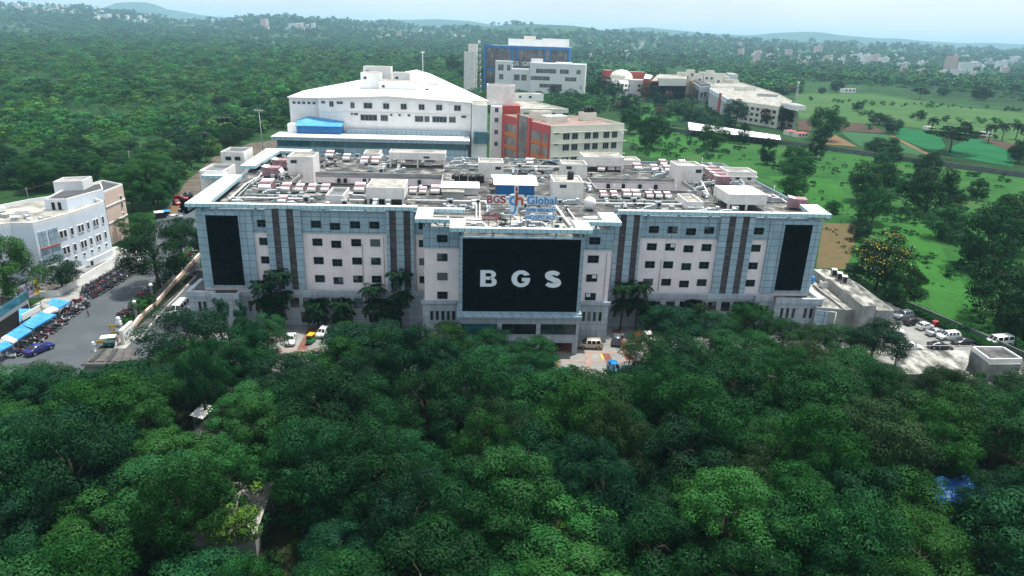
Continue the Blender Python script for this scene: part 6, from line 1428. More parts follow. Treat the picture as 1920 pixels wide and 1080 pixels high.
# big special crowns in front
SPEC = [(1330, 668, 'broad', 4.6, 9.4, 'rounded tree before the right wing, first right of the bluish overhanging tree'), (1462, 668, 'dark', 4.4, 8.2, 'dark rounded tree below the dark striped columns of the right wing'), (1515, 672, 'olive', 4.4, 7.2, 'low olive tree before the right podium corner'), (1565, 676, 'broad', 4.4, 7.4, 'low green tree before the blue grey annex panel'),
        (655, 672, 'broad', 4.0, 7.4, 'bright tree right of the white hatchback on the left forecourt'), (506, 668, 'feather', 3.6, 8.4, 'light green tree left of the white taxi'),
        (352, 705, 'dark', 6.6, 13.0, 'large dark tree with a spreading crown between the gatehouse roof and the podium corner'),
        (200, 820, 'teal', 6.8, 11.5, 'large bluish green tree with drooping leaves below the flat gatehouse roof'),
        (470, 700, 'teal', 2.8, 11.0, 'creeper covered bluish green tree left of the silver forecourt car'),
        (690, 700, 'teal', 6.8, 9.6, 'wide bluish green tree beside the yellow rickshaw'),
        (905, 690, 'broad', 5.6, 8.3, 'bright leaved round tree in front of the portico windows'),
        (1000, 705, 'broad', 4.6, 7.6, 'round tree covered in creeper under the portico lettering'),
        (840, 690, 'broad', 4.8, 8.8, 'rounded mid green tree before the left slit windows of the centre block'),
        (1395, 660, 'broad', 4.2, 10.8, 'bright topped tree before the podium windows of the right wing'),
        (1250, 670, 'teal', 5.2, 11.0, 'bluish green tree overhanging the parked white hatchback'),
        (1630, 690, 'dark', 5.4, 10.4, 'round dense tree standing before the stained concrete annex'),
        (445, 1035, 'bright', 4.6, 10.0, 'yellow green thin tree leaning over the corrugated shed roof'),
        (1060, 1100, 'bright', 4.0, 8.0, 'yellow green sapling top at the very bottom middle'),
        (540, 800, 'teal', 4.4, 8.6, 'pale bluish tree beside the dark sheet roofed hut'),
        (930, 905, 'olive', 4.4, 12.8, 'olive brown domed tree amid the dark crowns below the portico')]
for u, v, ch, rad, h, lb in SPEC:
    place_tree(ch, gz(u, v), rad, h, lb)
# street and campus trees
def px_tree(key, u, v, wpx, hpx, label, group=None, cat='tree'):
    p = gz(u, v); d = math.sqrt(p.x ** 2 + p.y ** 2 + CAM_H ** 2)
    el = math.asin(CAM_H / d)
    rad = wpx * d / 1280 / 2 / 1.25; h = max((hpx * .95 * d / 1280 - 2 * rad * math.sin(el) * 0.35) / math.cos(el), rad * 0.9)
    return place_tree(key, p, rad, h, label, cat, group)
px_tree('dark', 300, 540, 126, 124, 'huge dark spreading tree over the parked motorbikes between street and hospital')
px_tree('dark', 345, 500, 90, 95, 'dark tree beside the hospital end wall over the drive')
px_tree('broad', 258, 452, 64, 52, 'leafy tree in front of the peach end wall')
px_tree('feather', 20, 585, 120, 130, 'tall thin tree shading the shop roofs beside the banner')
px_tree('dark', 118, 545, 70, 62, 'small dark tree on the white building terrace')
px_tree('teal', 85, 520, 60, 90, 'loose branched tree against the white building porch')
px_tree('slender', 418, 640, 40, 85, 'slender young tree in front of the left podium corner')
px_tree('slender', 395, 655, 30, 70, 'thin pale stemmed tree left of the podium slit windows')
px_tree('slender', 455, 630, 28, 70, 'narrow young tree beside the podium return wall')
px_tree('shrub', 280, 575, 30, 24, 'round clipped bush on the planter by the gate pillar', cat='bush')
px_tree('shrub', 238, 612, 26, 18, 'low bush behind the white gate wall', cat='bush')
px_tree('feather', 262, 592, 34, 34, 'small yellowish tree growing from the street planter')
px_tree('flower', 1641, 545, 118, 108, 'dome shaped tree full of yellow blossom beside the dry garden')
px_tree('dark', 1688, 590, 62, 92, 'dark slender crowned tree between yellow blossom tree and lane')
px_tree('teal', 1600, 520, 40, 30, 'low bluish bush at the foot of the yellow blossom tree', cat='bush')
FIELD = [('broad', 1222, 279, 66, 66, 'round tree on the lawn behind the cream block, tallest there'), ('broad', 1180, 250, 46, 50, 'tree beside the corner of the cream block roof'),
 ('broad', 1335, 282, 60, 54, 'round tree in front of the long white canopy'), ('dark', 1393, 270, 28, 38, 'narrow dark tree cutting across the long white canopy'),
 ('dark', 1438, 308, 36, 48, 'dark two stemmed tree below the canopy wall'), ('broad', 1492, 312, 52, 42, 'topmost tree of the clump behind the roof corner'),
 ('broad', 1488, 345, 66, 58, 'middle tree of the clump behind the roof corner'), ('broad', 1482, 378, 52, 52, 'lowest tree of the clump behind the roof corner'),
 ('dark', 1530, 297, 34, 44, 'dark tree against the compound wall by the tan earth'), ('broad', 1545, 264, 62, 64, 'spreading tree over the brown field by the cream college'),
 ('dark', 1629, 380, 82, 80, 'large dark tree at the head of the meadow tree row'), ('broad', 1634, 418, 66, 66, 'second large tree of the meadow row'),
 ('broad', 1652, 322, 40, 36, 'low broad tree in the upper meadow'), ('dark', 1676, 302, 32, 26, 'small dark tree under the compound wall'),
 ('dark', 1735, 336, 50, 50, 'pointed dark tree in the middle of the scrub meadow'), ('dark', 1735, 398, 92, 84, 'broad dark tree beside the lawn strip, largest in the meadow'),
 ('dark', 1790, 386, 30, 32, 'small dark tree right of the largest meadow tree'), ('dark', 1830, 374, 34, 34, 'isolated ragged tree at the right of the meadow'),
 ('broad', 1682, 366, 36, 36, 'tree left of the pointed dark tree'), ('dark', 1652, 290, 62, 34, 'wide dark tree in front of the young crop strip'),
 ('umbrella', 1780, 287, 92, 46, 'flat topped spreading tree over the emerald field'), ('dark', 1673, 250, 32, 26, 'dense dark tree beside the brown tilled strip'),
 ('dark', 1648, 234, 42, 22, 'low dark clump at the end of the brown tilled strip'), ('broad', 1725, 226, 18, 18, 'small round tree alone on the pasture'),
 ('broad', 1607, 209, 22, 18, 'round tree standing alone in the pale pasture'), ('broad', 1765, 448, 66, 60, 'tree at the top of the dark grove beside the lawn strip'),
 ('dark', 1838, 505, 104, 104, 'large dark tree of the grove right of the lawn strip'), ('dark', 1885, 470, 104, 92, 'wide dark tree behind the grove at the meadow edge'),
 ('broad', 1900, 425, 70, 60, 'tree over the grove touching the right border'), ('dark', 1868, 600, 120, 112, 'big dark tree above the side car park'),
 ('dark', 1918, 640, 90, 90, 'dark tree behind the gatehouse parapet roof'), ('dark', 1838, 188, 32, 22, 'dark round tree in the far pasture'),
 ('umbrella', 1724, 187, 30, 19, 'flat tree in the far pasture'), ('broad', 1768, 180, 22, 15, 'pale round tree in the far pasture'), ('dark', 1568, 172, 26, 20, 'dark tree beside the ruined white house'),
 ('dark', 1540, 176, 14, 12, 'tiny tree left of the ruined white house'), ('dark', 1910, 306, 40, 40, 'dark tree on the right border above the compound wall'),
 ('broad', 1640, 480, 40, 30, 'bush behind the yellow blossom tree'), ('broad', 1560, 400, 34, 26, 'bush beside the reddish garden'), ('dark', 1610, 450, 40, 40, 'dark bush under the meadow tree row')]
for q in FIELD: px_tree({'dark': 'round', 'broad': 'roundmid'}.get(q[0], q[0]), *q[1:])
for i_, (u, v, wp_, hp_) in enumerate(((250, 398, 74, 84), (288, 384, 84, 92), (222, 372, 66, 60), (318, 368, 50, 64))): px_tree('feather', u, v, wp_, hp_, f"big light green tree behind the peach end wall, {WORDS[i_]} of four", 'light green trees behind the white street building')
# campus garden trees behind the hospital
GARD = [('dark', 1215, 190, 42, 34), ('teal', 1238, 200, 30, 26), ('redflower', 1252, 192, 20, 22), ('redflower', 1236, 222, 20, 22), ('broad', 1150, 195, 44, 44), ('dark', 1130, 182, 40, 40), ('redflower', 1160, 208, 22, 18),
 ('feather', 1270, 215, 44, 24), ('broad', 1290, 226, 40, 24), ('dark', 1310, 232, 30, 26), ('dark', 1378, 238, 52, 52), ('redflower', 1433, 238, 22, 34), ('broad', 1466, 240, 42, 44), ('teal', 1320, 240, 30, 22), ('dark', 1178, 215, 40, 40), ('broad', 1110, 190, 36, 36), ('olive', 1040, 185, 30, 26), ('broad', 1070, 190, 34, 24), ('broad', 980, 168, 34, 40), ('dark', 1005, 162, 26, 24), ('dark', 945, 160, 30, 26), ('broad', 910, 160, 30, 34), ('dark', 880, 150, 30, 36), ('broad', 850, 140, 34, 36), ('redflower', 1478, 176, 22, 14)]
LAND = ['beside the white domed hall', 'before the dark glass hall', 'in the garden lawns', 'near the yellow banded college wing', 'along the campus avenue']
gname = {'dark': 'dark tree', 'teal': 'bluish tree', 'redflower': 'tree flushed with dull red bloom', 'broad': 'green tree', 'feather': 'light spreading tree', 'olive': 'olive tree'}
gcount = {}
for key, u, v, a, b in sorted(GARD, key=lambda t: t[1]):
    gcount[key] = gcount.get(key, 0) + 1
    px_tree(key, u, v, a, b, f"{gname[key]} in the campus gardens, {ordinal(gcount[key] - 1)} such from left", group='campus garden trees')
# forest edge on the left: the nearest trees one by one
edge = []
def bank_v(u):        # lower limit of the forest in the photograph
    return lin_tab([(-60, 372), (60, 366), (170, 350), (250, 372), (300, 392), (330, 372), (352, 330), (400, 300), (450, 268), (500, 252), (540, 238), (560, 214)], u)
tries = 0
while len(edge) < 92 and tries < 6000:
    tries += 1
    u = rnd.uniform(-60, 560); vb = bank_v(u); v = vb - abs(rnd.gauss(0, 34)) 
    p = gz(u, v)
    if any((p.x - q[0]) ** 2 + (p.y - q[1]) ** 2 < 6.5 ** 2 for q in edge): continue
    edge.append((p.x, p.y, u, v))
edge.sort(key=lambda t: t[2])
ecnt = {}
for X, Y, u, v in edge:
    ch = rnd.choices(['broad', 'feather', 'dark', 'olive'], [5, 4, 3, 1])[0]
    if 230 < u < 335 and v > 330: ch = 'feather'
    ecnt[ch] = ecnt.get(ch, 0) + 1
    place_tree(ch, (X, Y, 0), rnd.uniform(3.8, 6.0), rnd.uniform(6.5, 10.5) if v < 340 else rnd.uniform(9, 13), f"{KINDTXT[ch]} on the scrub forest edge, {ordinal(min(ecnt[ch] - 1, 48))} such from left", group='trees on the forest edge')

# --- palms along the wings
def palm_mesh():
    q = MB(); rr = random.Random(3)
    P, N = [], []
    for k in range(30):
        az = k * 2.399 + rr.uniform(-.2, .2); el = R(rr.uniform(-10, 70)); ln = rr.uniform(1.9, 2.6)
        dirx = Vector((math.cos(az), math.sin(az), 0)); p = Vector((0, 0, 0)); 
        for s in range(14):
            t = s / 13.0
            e = el - t * 1.7
            p = p + (dirx * math.cos(e) + Vector((0, 0, math.sin(e)))) * (ln / 14)
            side = Vector((-dirx.y, dirx.x, 0))
            for sd in (-1, 1):
                for j in range(2):
                    w_ = 0.45 * math.sin(math.pi * min(1, t * 0.9 + 0.12)) + 0.08
                    P.append(p + side * sd * w_ * rr.uniform(.2, .9) + Vector((0, 0, -0.12 * rr.random()))); N.append((dirx.x * .3 + side.x * sd * .4, dirx.y * .3 + side.y * sd * .4, 0.8))
    return leaf_mesh('palm_crown', np.array([tuple(x) for x in P]), np.array(N) + rng.normal(size=(len(N), 3)) * .35, 0.55, 0.16, [M['leaf_palm']])
pc1 = palm_mesh()
qt = MB(); qt.tube((0, 0, -.2), (0.06, 0, 5.6), 0.16, M['bark'], 0.11, 8); to = qt.build('palm_trunk'); pt1 = to.data; bpy.data.objects.remove(to)
PALMS = [(530, 600, 62, 'tall'), (548, 592, 96, 'tallest'), (505, 612, 76, 'bushy'), (600, 612, 52, 'short'), (645, 614, 54, 'short'), (703, 612, 74, 'mid height'), (735, 616, 50, 'short'), (755, 606, 100, 'tallest'), (1158, 612, 80, 'tall'), (1182, 606, 82, 'tall'), (1208, 608, 52, 'short'), (1283, 604, 56, 'mid height'), (1374, 600, 50, 'mid height'), (815, 650, 30, 'short')]
for i, (u, v, hp, wd) in enumerate(PALMS[:-1]):
    x, y = bz(u, v); y = max(min(y, -1.9), -4.5) if y > -8 else y
    p = wor(x, min(y, -2.2), 0); d = math.sqrt(p.x ** 2 + p.y ** 2 + CAM_H ** 2); h = hp * d / 1280 * (1.34 if hp > 70 else 1.12)
    side = 'left' if u < 900 else 'right'
    n = [q for q in PALMS[:-1] if (q[0] < 900) == (u < 900)].index(PALMS[i])
    e = empty('palm_tree', p, rnd.uniform(0, 6), f"{wd} dark palm against the {'first' if side == 'left' else 'farther'} wing podium, {ordinal(n)} from its left" if False else f"{wd} dark bushy palm before the {'wing with the street corner' if side == 'left' else 'wing beside the annex'}, {ordinal(n)} along it", 'palm', 'palms along the podium')
    e.scale = (1.35, 1.35, h / 7.0)
    c = bpy.data.objects.new('crown', pc1); COL.objects.link(c); c.parent = e; c.location = (0.06, 0, 5.5); c.scale = (1, 1, 1.35 * 7.0 / h)
    c2 = bpy.data.objects.new('lower_fronds', pc1); COL.objects.link(c2); c2.parent = e; c2.location = (0.05, 0, 3.4); c2.rotation_euler = (0, 0, 1); c2.scale = (0.95, 0.95, 1.35 * 7.0 / h)
    t = bpy.data.objects.new('trunk', pt1); COL.objects.link(t); t.parent = e

# --- the woods nobody could count: points that carry instances of leafy crowns
def simple_crown(name, mats, nl, L_, Rr=3.4, Hh=4.8, ncl=14, cl=0.36):
    return crown_mesh(name, mats, Rr, Hh, 0.0, ncl, nl, L_, cl=cl, flat=0.85)
def scatter(name, pts, scl, mesh, kind='stuff'):
    me = bpy.data.meshes.new(name); me.vertices.add(len(pts)); me.vertices.foreach_set("co", np.asarray(pts, dtype=np.float32).ravel())
    for nm, arr in (("scl", scl), ("rot", rng.uniform(0, 6.28, len(pts)))):
        at = me.attributes.new(nm, 'FLOAT', 'POINT'); at.data.foreach_set("value", np.asarray(arr, dtype=np.float32))
    o = bpy.data.objects.new(name, me); COL.objects.link(o); o["kind"] = kind
    src = bpy.data.objects.new(name + "_leaves", mesh)               # data source only, not linked to the scene
    g = bpy.data.node_groups.new(name, 'GeometryNodeTree')
    g.interface.new_socket("Geometry", in_out='INPUT', socket_type='NodeSocketGeometry'); g.interface.new_socket("Geometry", in_out='OUTPUT', socket_type='NodeSocketGeometry')
    gi = g.nodes.new('NodeGroupInput'); go = g.nodes.new('NodeGroupOutput'); ip = g.nodes.new('GeometryNodeInstanceOnPoints'); ob = g.nodes.new('GeometryNodeObjectInfo')
    ob.inputs['Object'].default_value = src
    a1 = g.nodes.new('GeometryNodeInputNamedAttribute'); a1.data_type = 'FLOAT'; a1.inputs['Name'].default_value = "scl"
    a2 = g.nodes.new('GeometryNodeInputNamedAttribute'); a2.data_type = 'FLOAT'; a2.inputs['Name'].default_value = "rot"
    cx = g.nodes.new('ShaderNodeCombineXYZ'); cs = g.nodes.new('ShaderNodeCombineXYZ')
    ln = g.links.new
    ln(gi.outputs[0], ip.inputs['Points']); ln(ob.outputs['Geometry'], ip.inputs['Instance'])
    ln(a2.outputs['Attribute'], cx.inputs['Z']); ln(cx.outputs[0], ip.inputs['Rotation'])
    ln(a1.outputs['Attribute'], ip.inputs['Scale']); ln(ip.outputs[0], go.inputs[0])
    md = o.modifiers.new("scatter", 'NODES'); md.node_group = g
    return o
def in_poly(x, y, poly):
    c = False; n = len(poly)
    for i in range(n):
        x1, y1 = poly[i]; x2, y2 = poly[(i + 1) % n]
        if (y1 > y) != (y2 > y) and x < (x2 - x1) * (y - y1) / (y2 - y1) + x1: c = not c
    return c
# regions are photo outlines of where the woods stand; trees are put on the terrain there
NEARWOOD = [(-90, 366), (60, 358), (170, 342), (250, 362), (300, 380), (330, 362), (350, 322), (400, 292), (450, 262), (500, 246), (540, 232), (560, 208), (545, 180), (600, 165), (690, 150), (760, 150), (860, 165), (905, 168), (900, 140), (870, 112), (700, 84), (560, 72), (420, 62), (250, 54), (100, 50), (-90, 44)]
def cast(u, v):
    """point on the terrain seen at pixel (u, v)"""
    dx, dy = u - 960, v - 540
    a = dx * _cr + dy * _sr; b = -dx * _sr + dy * _cr
    y = FOC * _ct - b * _st; k = -(FOC * _st + b * _ct)
    if k < -1e-6:
        t = -CAM_H / k
        if y * t < 2300: return Vector((a * t, y * t, 0.0))
    Y = 2300.0
    while Y < 8000:
        t = Y / y; z = CAM_H + k * t
        if z <= hill_z(a * t, Y): return Vector((a * t, Y, hill_z(a * t, Y)))
        Y += 25
    return None
nz_ = lambda x, y: math.sin(x * .021 + 1.1 * math.sin(y * .017)) + math.sin(y * .027 + 1.3 * math.sin(x * .013)) + .6 * math.sin(x * .061 + y * .053)
wp = {0: [], 1: [], 2: []}; ws = {0: [], 1: [], 2: []}
# near and middle forest, out to 1.1 km
Y0, Y1 = 200, 2350
Yv = Y0
while Yv < Y1:
    sp = 5.6 + (Yv - 200) * 0.0058
    Xv = -0.80 * Yv - 40
    while Xv < 30:
        X = Xv + rnd.uniform(-.45, .45) * sp; Y = Yv + rnd.uniform(-.45, .45) * sp; Xv += sp
        u, v = project(X, Y, 0)
        if not in_poly(u, v, NEARWOOD): continue
        nv = nz_(X, Y)
        if nv > 1.15 and rnd.random() < 0.75: continue            # grassy gaps
        k = rnd.choices([0, 1, 2], [5, 3, 5] if nv > .1 else [5, 5, 1])[0]
        s = rnd.uniform(0.45, 1.2) * (0.75 if nv > 0.7 else 1.0) * (1 + (Yv - 200) * 0.0005)
        if rnd.random() < 0.06: s *= 1.7
        wp[k].append((X, Y, -0.2)); ws[k].append(s)
    Yv += sp * 0.9
sc_d = simple_crown('scrub_dark', [M['scrub_dark']], 620, 0.62); sc_m = simple_crown('scrub_mid', [M['scrub_mid']], 620, 0.62); sc_l = simple_crown('scrub_light', [M['scrub_light']], 620, 0.58)
for k, nm, me in ((0, 'scrub_forest', sc_m), (1, 'scrub_forest', sc_d), (2, 'scrub_forest', sc_l)): scatter(nm, wp[k], ws[k], me)
# farther woods and hedgerows out to the skyline
fp = {0: [], 1: []}; fs = {0: [], 1: []}
fc_d = simple_crown('far_dark', [M['scrub_dark']], 110, 2.3, 4.6, 6.5, 9, 0.42); fc_m = simple_crown('far_mid', [M['scrub_mid']], 110, 2.3, 4.6, 6.5, 9, 0.42)
def far_fill(n, u0, u1, v0, v1, dens, smin=0.9, smax=1.7):
    c = 0
    for _ in range(n):
        u = rnd.uniform(u0, u1); v = rnd.uniform(v0, v1)
        p = cast(u, v)
        if p is None: continue
        if dens(u, v, p) < rnd.random(): continue
        k = 0 if rnd.random() < 0.6 else 1
        fp[k].append((p.x, p.y, p.z - 0.4)); fs[k].append(rnd.uniform(smin, smax) * (1 + p.y / 6000.0))
def dl(u, v, p):
    return 0.95 if nz_(p.x * .25, p.y * .25) < 1.0 else 0.25
far_fill(5200, -60, 900, 22, 84, dl)
far_fill(1600, 520, 905, 78, 118, dl)
far_fill(1500, -60, 1000, 8, 50, dl, 1.2, 2.4)
def horizon_v(u): return 65.5 + 0.0342 * (u - 960)
def dr(u, v, p):
    if u < 1130 and v > 150: return 0.0
    if u > 1250 and u < 1500 and 130 < v: return 0.0 if v > 150 + (u - 1330) * 0.4 else 0.7
    lim = 150 + max(0, (u - 1500)) * 0.055
    if v > lim: return 0.0
    return 0.85 if nz_(p.x * .3, p.y * .3) < 0.7 else 0.15
far_fill(9000, 860, 1990, 62, 178, dr)
def drr(u, v, p):
    b = 65 + 0.0342 * (u - 960)
    return 0.8
far_fill(1300, 900, 1990, 60, 118, lambda u, v, p: 0.8 if v < horizon_v(u) + 42 else 0.0, 1.4, 2.6)
# hedges between the far pastures
for (a, b, n) in (((1500, 188), (1925, 208), 26), ((1600, 215), (1925, 235), 18), ((1560, 190), (1700, 200), 10), ((1790, 168), (1925, 190), 30), ((1500, 150), (1925, 180), 150), ((1570, 238), (1925, 262), 8)):
    for _ in range(n):
        t = rnd.random(); p = cast(a[0] + (b[0] - a[0]) * t, a[1] + (b[1] - a[1]) * t + rnd.uniform(-2.5, 2.5))
        fp[1].append((p.x, p.y, -0.3)); fs[1].append(rnd.uniform(0.25, 0.8))
for k, me in ((0, fc_d), (1, fc_m)): scatter('distant_woods', fp[k], fs[k], me)
# undergrowth: low bushes through the wood, the meadow and along walls
bush = simple_crown('undergrowth_leaves', [M['leaf_mid']], 420, 0.34, 1.7, 2.3, 10, 0.4)
bp_, bs_ = [], []
for _ in range(900):
    X = rnd.uniform(-100, 105); Y = rnd.uniform(46, 118); lx, ly = loc((X, Y))
    if ly > -23 or (X < -68 and Y > 104): continue
    bp_.append((X, Y, -0.2)); bs_.append(rnd.uniform(0.7, 1.7))
MEADOW = [(1400, 300), (1545, 282), (1925, 335), (1925, 700), (1860, 645), (1700, 580), (1560, 470), (1470, 350)]
for _ in range(1500):
    u = rnd.uniform(1400, 1925); v = rnd.uniform(282, 690)
    if not in_poly(u, v, MEADOW): continue
    p = gz(u, v)
    if nz_(p.x * 2.2, p.y * 2.2) < 0.5 and rnd.random() < 0.8: continue
    bp_.append((p.x, p.y, -0.2)); bs_.append(rnd.choice([0.3, 0.4, 0.5, 0.7, 0.9, 1.2]))
for _ in range(420):   # weeds beside the lane wall
    t = rnd.random(); u = 1660 + 240 * t; v = 566 + 118 * t + rnd.uniform(-14, -3); p = gz(u, v)
    bp_.append((p.x, p.y, -0.2)); bs_.append(rnd.uniform(0.3, 0.75))
for _ in range(160):
    u = rnd.uniform(1180, 1400); v = rnd.uniform(230, 300); p = gz(u, v)
    if loc(p)[1] < 72: continue
    bp_.append((p.x, p.y, -0.2)); bs_.append(rnd.uniform(0.4, 1.2))
for _ in range(420):
    u = rnd.uniform(1085, 1375); v = rnd.uniform(172, 240); p = gz(u, v)
    if nz_(p.x * 1.3, p.y * 1.3) > .9: continue
    bp_.append((p.x, p.y, -0.2)); bs_.append(rnd.uniform(.9, 2.4))
cp_, cs_ = {0: [], 1: []}, {0: [], 1: []}
for _ in range(900):
    u = rnd.uniform(860, 1130); v = rnd.uniform(146, 215); p = gz(u, v); lx, ly = loc(p)
    if (lx < 8 and ly < 300) or (725 < p.y < 850 and -50 < p.x < 80) or (-12 < p.x < 50 and 240 < p.y < 375) or ly < 190 or (p.y > 720 and p.x < -40): continue
    if any((p.x - a) ** 2 + (p.y - c) ** 2 < 30 for a, c, *_ in cp_[0][-200:] + cp_[1][-200:]): continue
    k = rnd.choice([0, 1]); cp_[k].append((p.x, p.y, -.2)); cs_[k].append(rnd.uniform(.8, 1.7))
for k, me in ((0, sc_d), (1, sc_m)): scatter('campus_woods', cp_[k], cs_[k], me)
scatter('undergrowth', bp_, bs_, bush)
# ------------------------------------------------------------------ vehicles, people, poles
def paint(name, col, rough=0.25, metal=0.0): return plain(name, col, rough, metal, 0.6)
CP = {'white': paint('white_car_paint', (.72, .73, .73)), 'silver': paint('silver_car_paint', (.42, .45, .47), .3, .4), 'black': paint('black_car_paint', (.015, .017, .02)), 'grey': paint('grey_car_paint', (.10, .115, .13), .3, .3), 'red': paint('red_car_paint', (.30, .015, .02)), 'blue': paint('blue_car_paint', (.01, .10, .36)), 'navy': paint('navy_car_paint', (.012, .02, .16)), 'beige': paint('beige_car_paint', (.46, .41, .33), .3, .3), 'yellow': paint('taxi_yellow', (.62, .38, .02)), 'green': paint('rickshaw_green', (.02, .16, .06)), 'skyblue': paint('sky_blue_car_paint', (.01, .22, .55))}
M['carglass'] = plain('car_glass', (.01, .014, .017), .06, 0, .6); M['tyre'] = plain('tyre_rubber', (.012, .012, .013), .8); M['rim'] = plain('alloy_rim', (.35, .36, .37), .35, .6); M['lamp'] = plain('clear_lamp', (.75, .78, .8), .15, 0, .6); M['tail'] = plain('red_lamp', (.35, .01, .01), .3)
SHAPES = {   # x, z0, belt, top, half width, half top width; flags: glass on the band from this station to the next
 'sedan': [(2.2, .32, .60, .60, .72, .66), (2.05, .22, .74, .76, .82, .74), (1.05, .20, .90, .93, .86, .74), (.35, .20, .94, 1.40, .87, .60), (-.85, .20, .96, 1.44, .87, .60), (-1.60, .20, .98, 1.02, .86, .72), (-2.15, .24, .96, .99, .80, .72), (-2.25, .36, .72, .72, .72, .66)],
 'hatch': [(1.9, .32, .62, .62, .70, .64), (1.78, .22, .80, .82, .80, .72), (1.05, .20, .93, .96, .83, .72), (.40, .20, .96, 1.46, .84, .60), (-1.25, .20, .99, 1.50, .84, .60), (-1.80, .20, 1.0, 1.06, .82, .72), (-1.92, .34, .76, .76, .74, .68)],
 'suv': [(2.25, .40, .75, .75, .78, .70), (2.1, .30, .98, 1.0, .88, .80), (1.05, .28, 1.06, 1.10, .91, .80), (.45, .28, 1.08, 1.70, .92, .70), (-1.85, .28, 1.12, 1.74, .92, .70), (-2.2, .28, 1.12, 1.20, .90, .80), (-2.3, .42, .90, .90, .82, .76)],
 'muv': [(2.25, .34, .66, .66, .76, .70), (2.12, .24, .84, .86, .86, .78), (1.45, .22, .98, 1.02, .89, .78), (.65, .22, 1.02, 1.66, .90, .66), (-1.75, .22, 1.08, 1.74, .90, .66), (-2.2, .22, 1.08, 1.20, .88, .76), (-2.3, .36, .84, .84, .80, .74)],
 'van': [(2.5, .36, .80, .80, .84, .78), (2.4, .28, 1.05, 1.08, .94, .86), (2.0, .26, 1.12, 1.2, .97, .86), (1.45, .26, 1.2, 2.0, .97, .80), (-2.4, .26, 1.25, 2.08, .97, .82), (-2.55, .30, 1.2, 1.9, .94, .80), (-2.6, .40, 1.0, 1.0, .88, .80)]}
CARC = {}
def car_meshes(shape, col):
    key = (shape, col)
    if key in CARC: return CARC[key]
    S = SHAPES[shape]; rings = []
    for (x, z0, zb, zt, w, wt) in S:
        zm = z0 + (zb - z0) * .55
        rings.append([Vector(p) for p in ((x, -w * .94, z0), (x, -w, zm), (x, -w * .97, zb), (x, -wt, zt), (x, 0, zt + .03), (x, wt, zt), (x, w * .97, zb), (x, w, zm), (x, w * .94, z0))])
    f = MB(); i = f.mi(CP[col]); n = 9
    for r in rings: f.v += [tuple(p) for p in r]
    for a in range(len(rings) - 1):
        for k in range(n):
            k2 = (k + 1) % n; f.f.append((a * n + k, a * n + k2, (a + 1) * n + k2, (a + 1) * n + k)); f.m.append(i); f.smooth.append(True)
    f.f.append(tuple(reversed(range(n)))); f.m.append(i); f.smooth.append(False); f.f.append(tuple((len(rings) - 1) * n + k for k in range(n))); f.m.append(i); f.smooth.append(False)
    # wheel arches as dark wells
    wr = .33 if shape != 'van' else .36; ax = (S[1][0] * .66, S[-2][0] * .62)
    for x in ax:
        for sgn in (-1, 1): f.tube((x, sgn * (S[3][4] - .10), wr), (x, sgn * (S[3][4] + .006), wr), wr * 1.16, M['black'], n=14)
    ob = f.build('body'); body = ob.data; bpy.data.objects.remove(ob)
    g = MB()
    def inset(q, t, off):
        c = sum(q, Vector()) / 4; nn = (q[1] - q[0]).cross(q[3] - q[0]).normalized()
        return [c + (p - c) * t + nn * off for p in q]
    cab = [k for k in range(len(S)) if S[k][3] - S[k][2] > .3]
    for a in range(len(S) - 1):
        tall0, tall1 = a in cab, (a + 1) in cab
        if tall0 and tall1:
            m_ = 3 if S[a][0] - S[a + 1][0] > 1.6 else 2
            for sd, (lo, hi) in ((0, (2, 3)), (1, (6, 5))):
                for j in range(m_):
                    t0, t1 = j / m_, (j + 1) / m_
                    q = [rings[a][lo].lerp(rings[a + 1][lo], t0), rings[a][lo].lerp(rings[a + 1][lo], t1), rings[a][hi].lerp(rings[a + 1][hi], t1), rings[a][hi].lerp(rings[a + 1][hi], t0)]
                    if sd == 0: q = q[::-1]
                    nn = (q[1] - q[0]).cross(q[3] - q[0]).normalized(); out_ = Vector((0, -1 if sd == 0 else 1, 0))
                    g.face(inset(q, .84, .012 if nn.dot(out_) > 0 else -.012), M['carglass'])
        elif tall0 != tall1:
            for half in ((3, 4), (4, 5)):
                q = [rings[a][half[0]], rings[a + 1][half[0]], rings[a + 1][half[1]], rings[a][half[1]]]; nn = (q[1] - q[0]).cross(q[3] - q[0]).normalized(); g.face(inset(q, .93, .012 if nn.z > 0 else -.012), M['carglass'])
            for (lo, hi) in ((2, 3), (6, 5)):
                q = [rings[a][lo], rings[a + 1][lo], rings[a + 1][hi], rings[a][hi]]; nn = (q[1] - q[0]).cross(q[3] - q[0]).normalized(); s_ = 1 if lo == 6 else -1; g.face(inset(q, .7, .012 if nn.y * s_ > 0 else -.012), M['carglass'])
    ob = g.build('windows'); gl = ob.data; bpy.data.objects.remove(ob)
    f = MB(); f.tube((0, -.10, 0), (0, .10, 0), wr, M['tyre'], n=16); ob = f.build('tyre'); ty = ob.data; bpy.data.objects.remove(ob)
    f = MB(); f.tube((0, -.105, 0), (0, .105, 0), wr * .62, M['rim'], n=12); ob = f.build('rim'); rm = ob.data; bpy.data.objects.remove(ob)
    f = MB(); f.box(-.05, .05, -.17, .17, -.07, .07, M['lamp']); ob = f.build('headlight'); hl = ob.data; bpy.data.objects.remove(ob)
    f = MB(); f.box(-.05, .05, -.09, .09, -.12, .12, M['tail']); ob = f.build('tail_light'); tl = ob.data; bpy.data.objects.remove(ob)
    CARC[key] = (body, gl, ty, rm, hl, tl, ax, wr, S); return CARC[key]
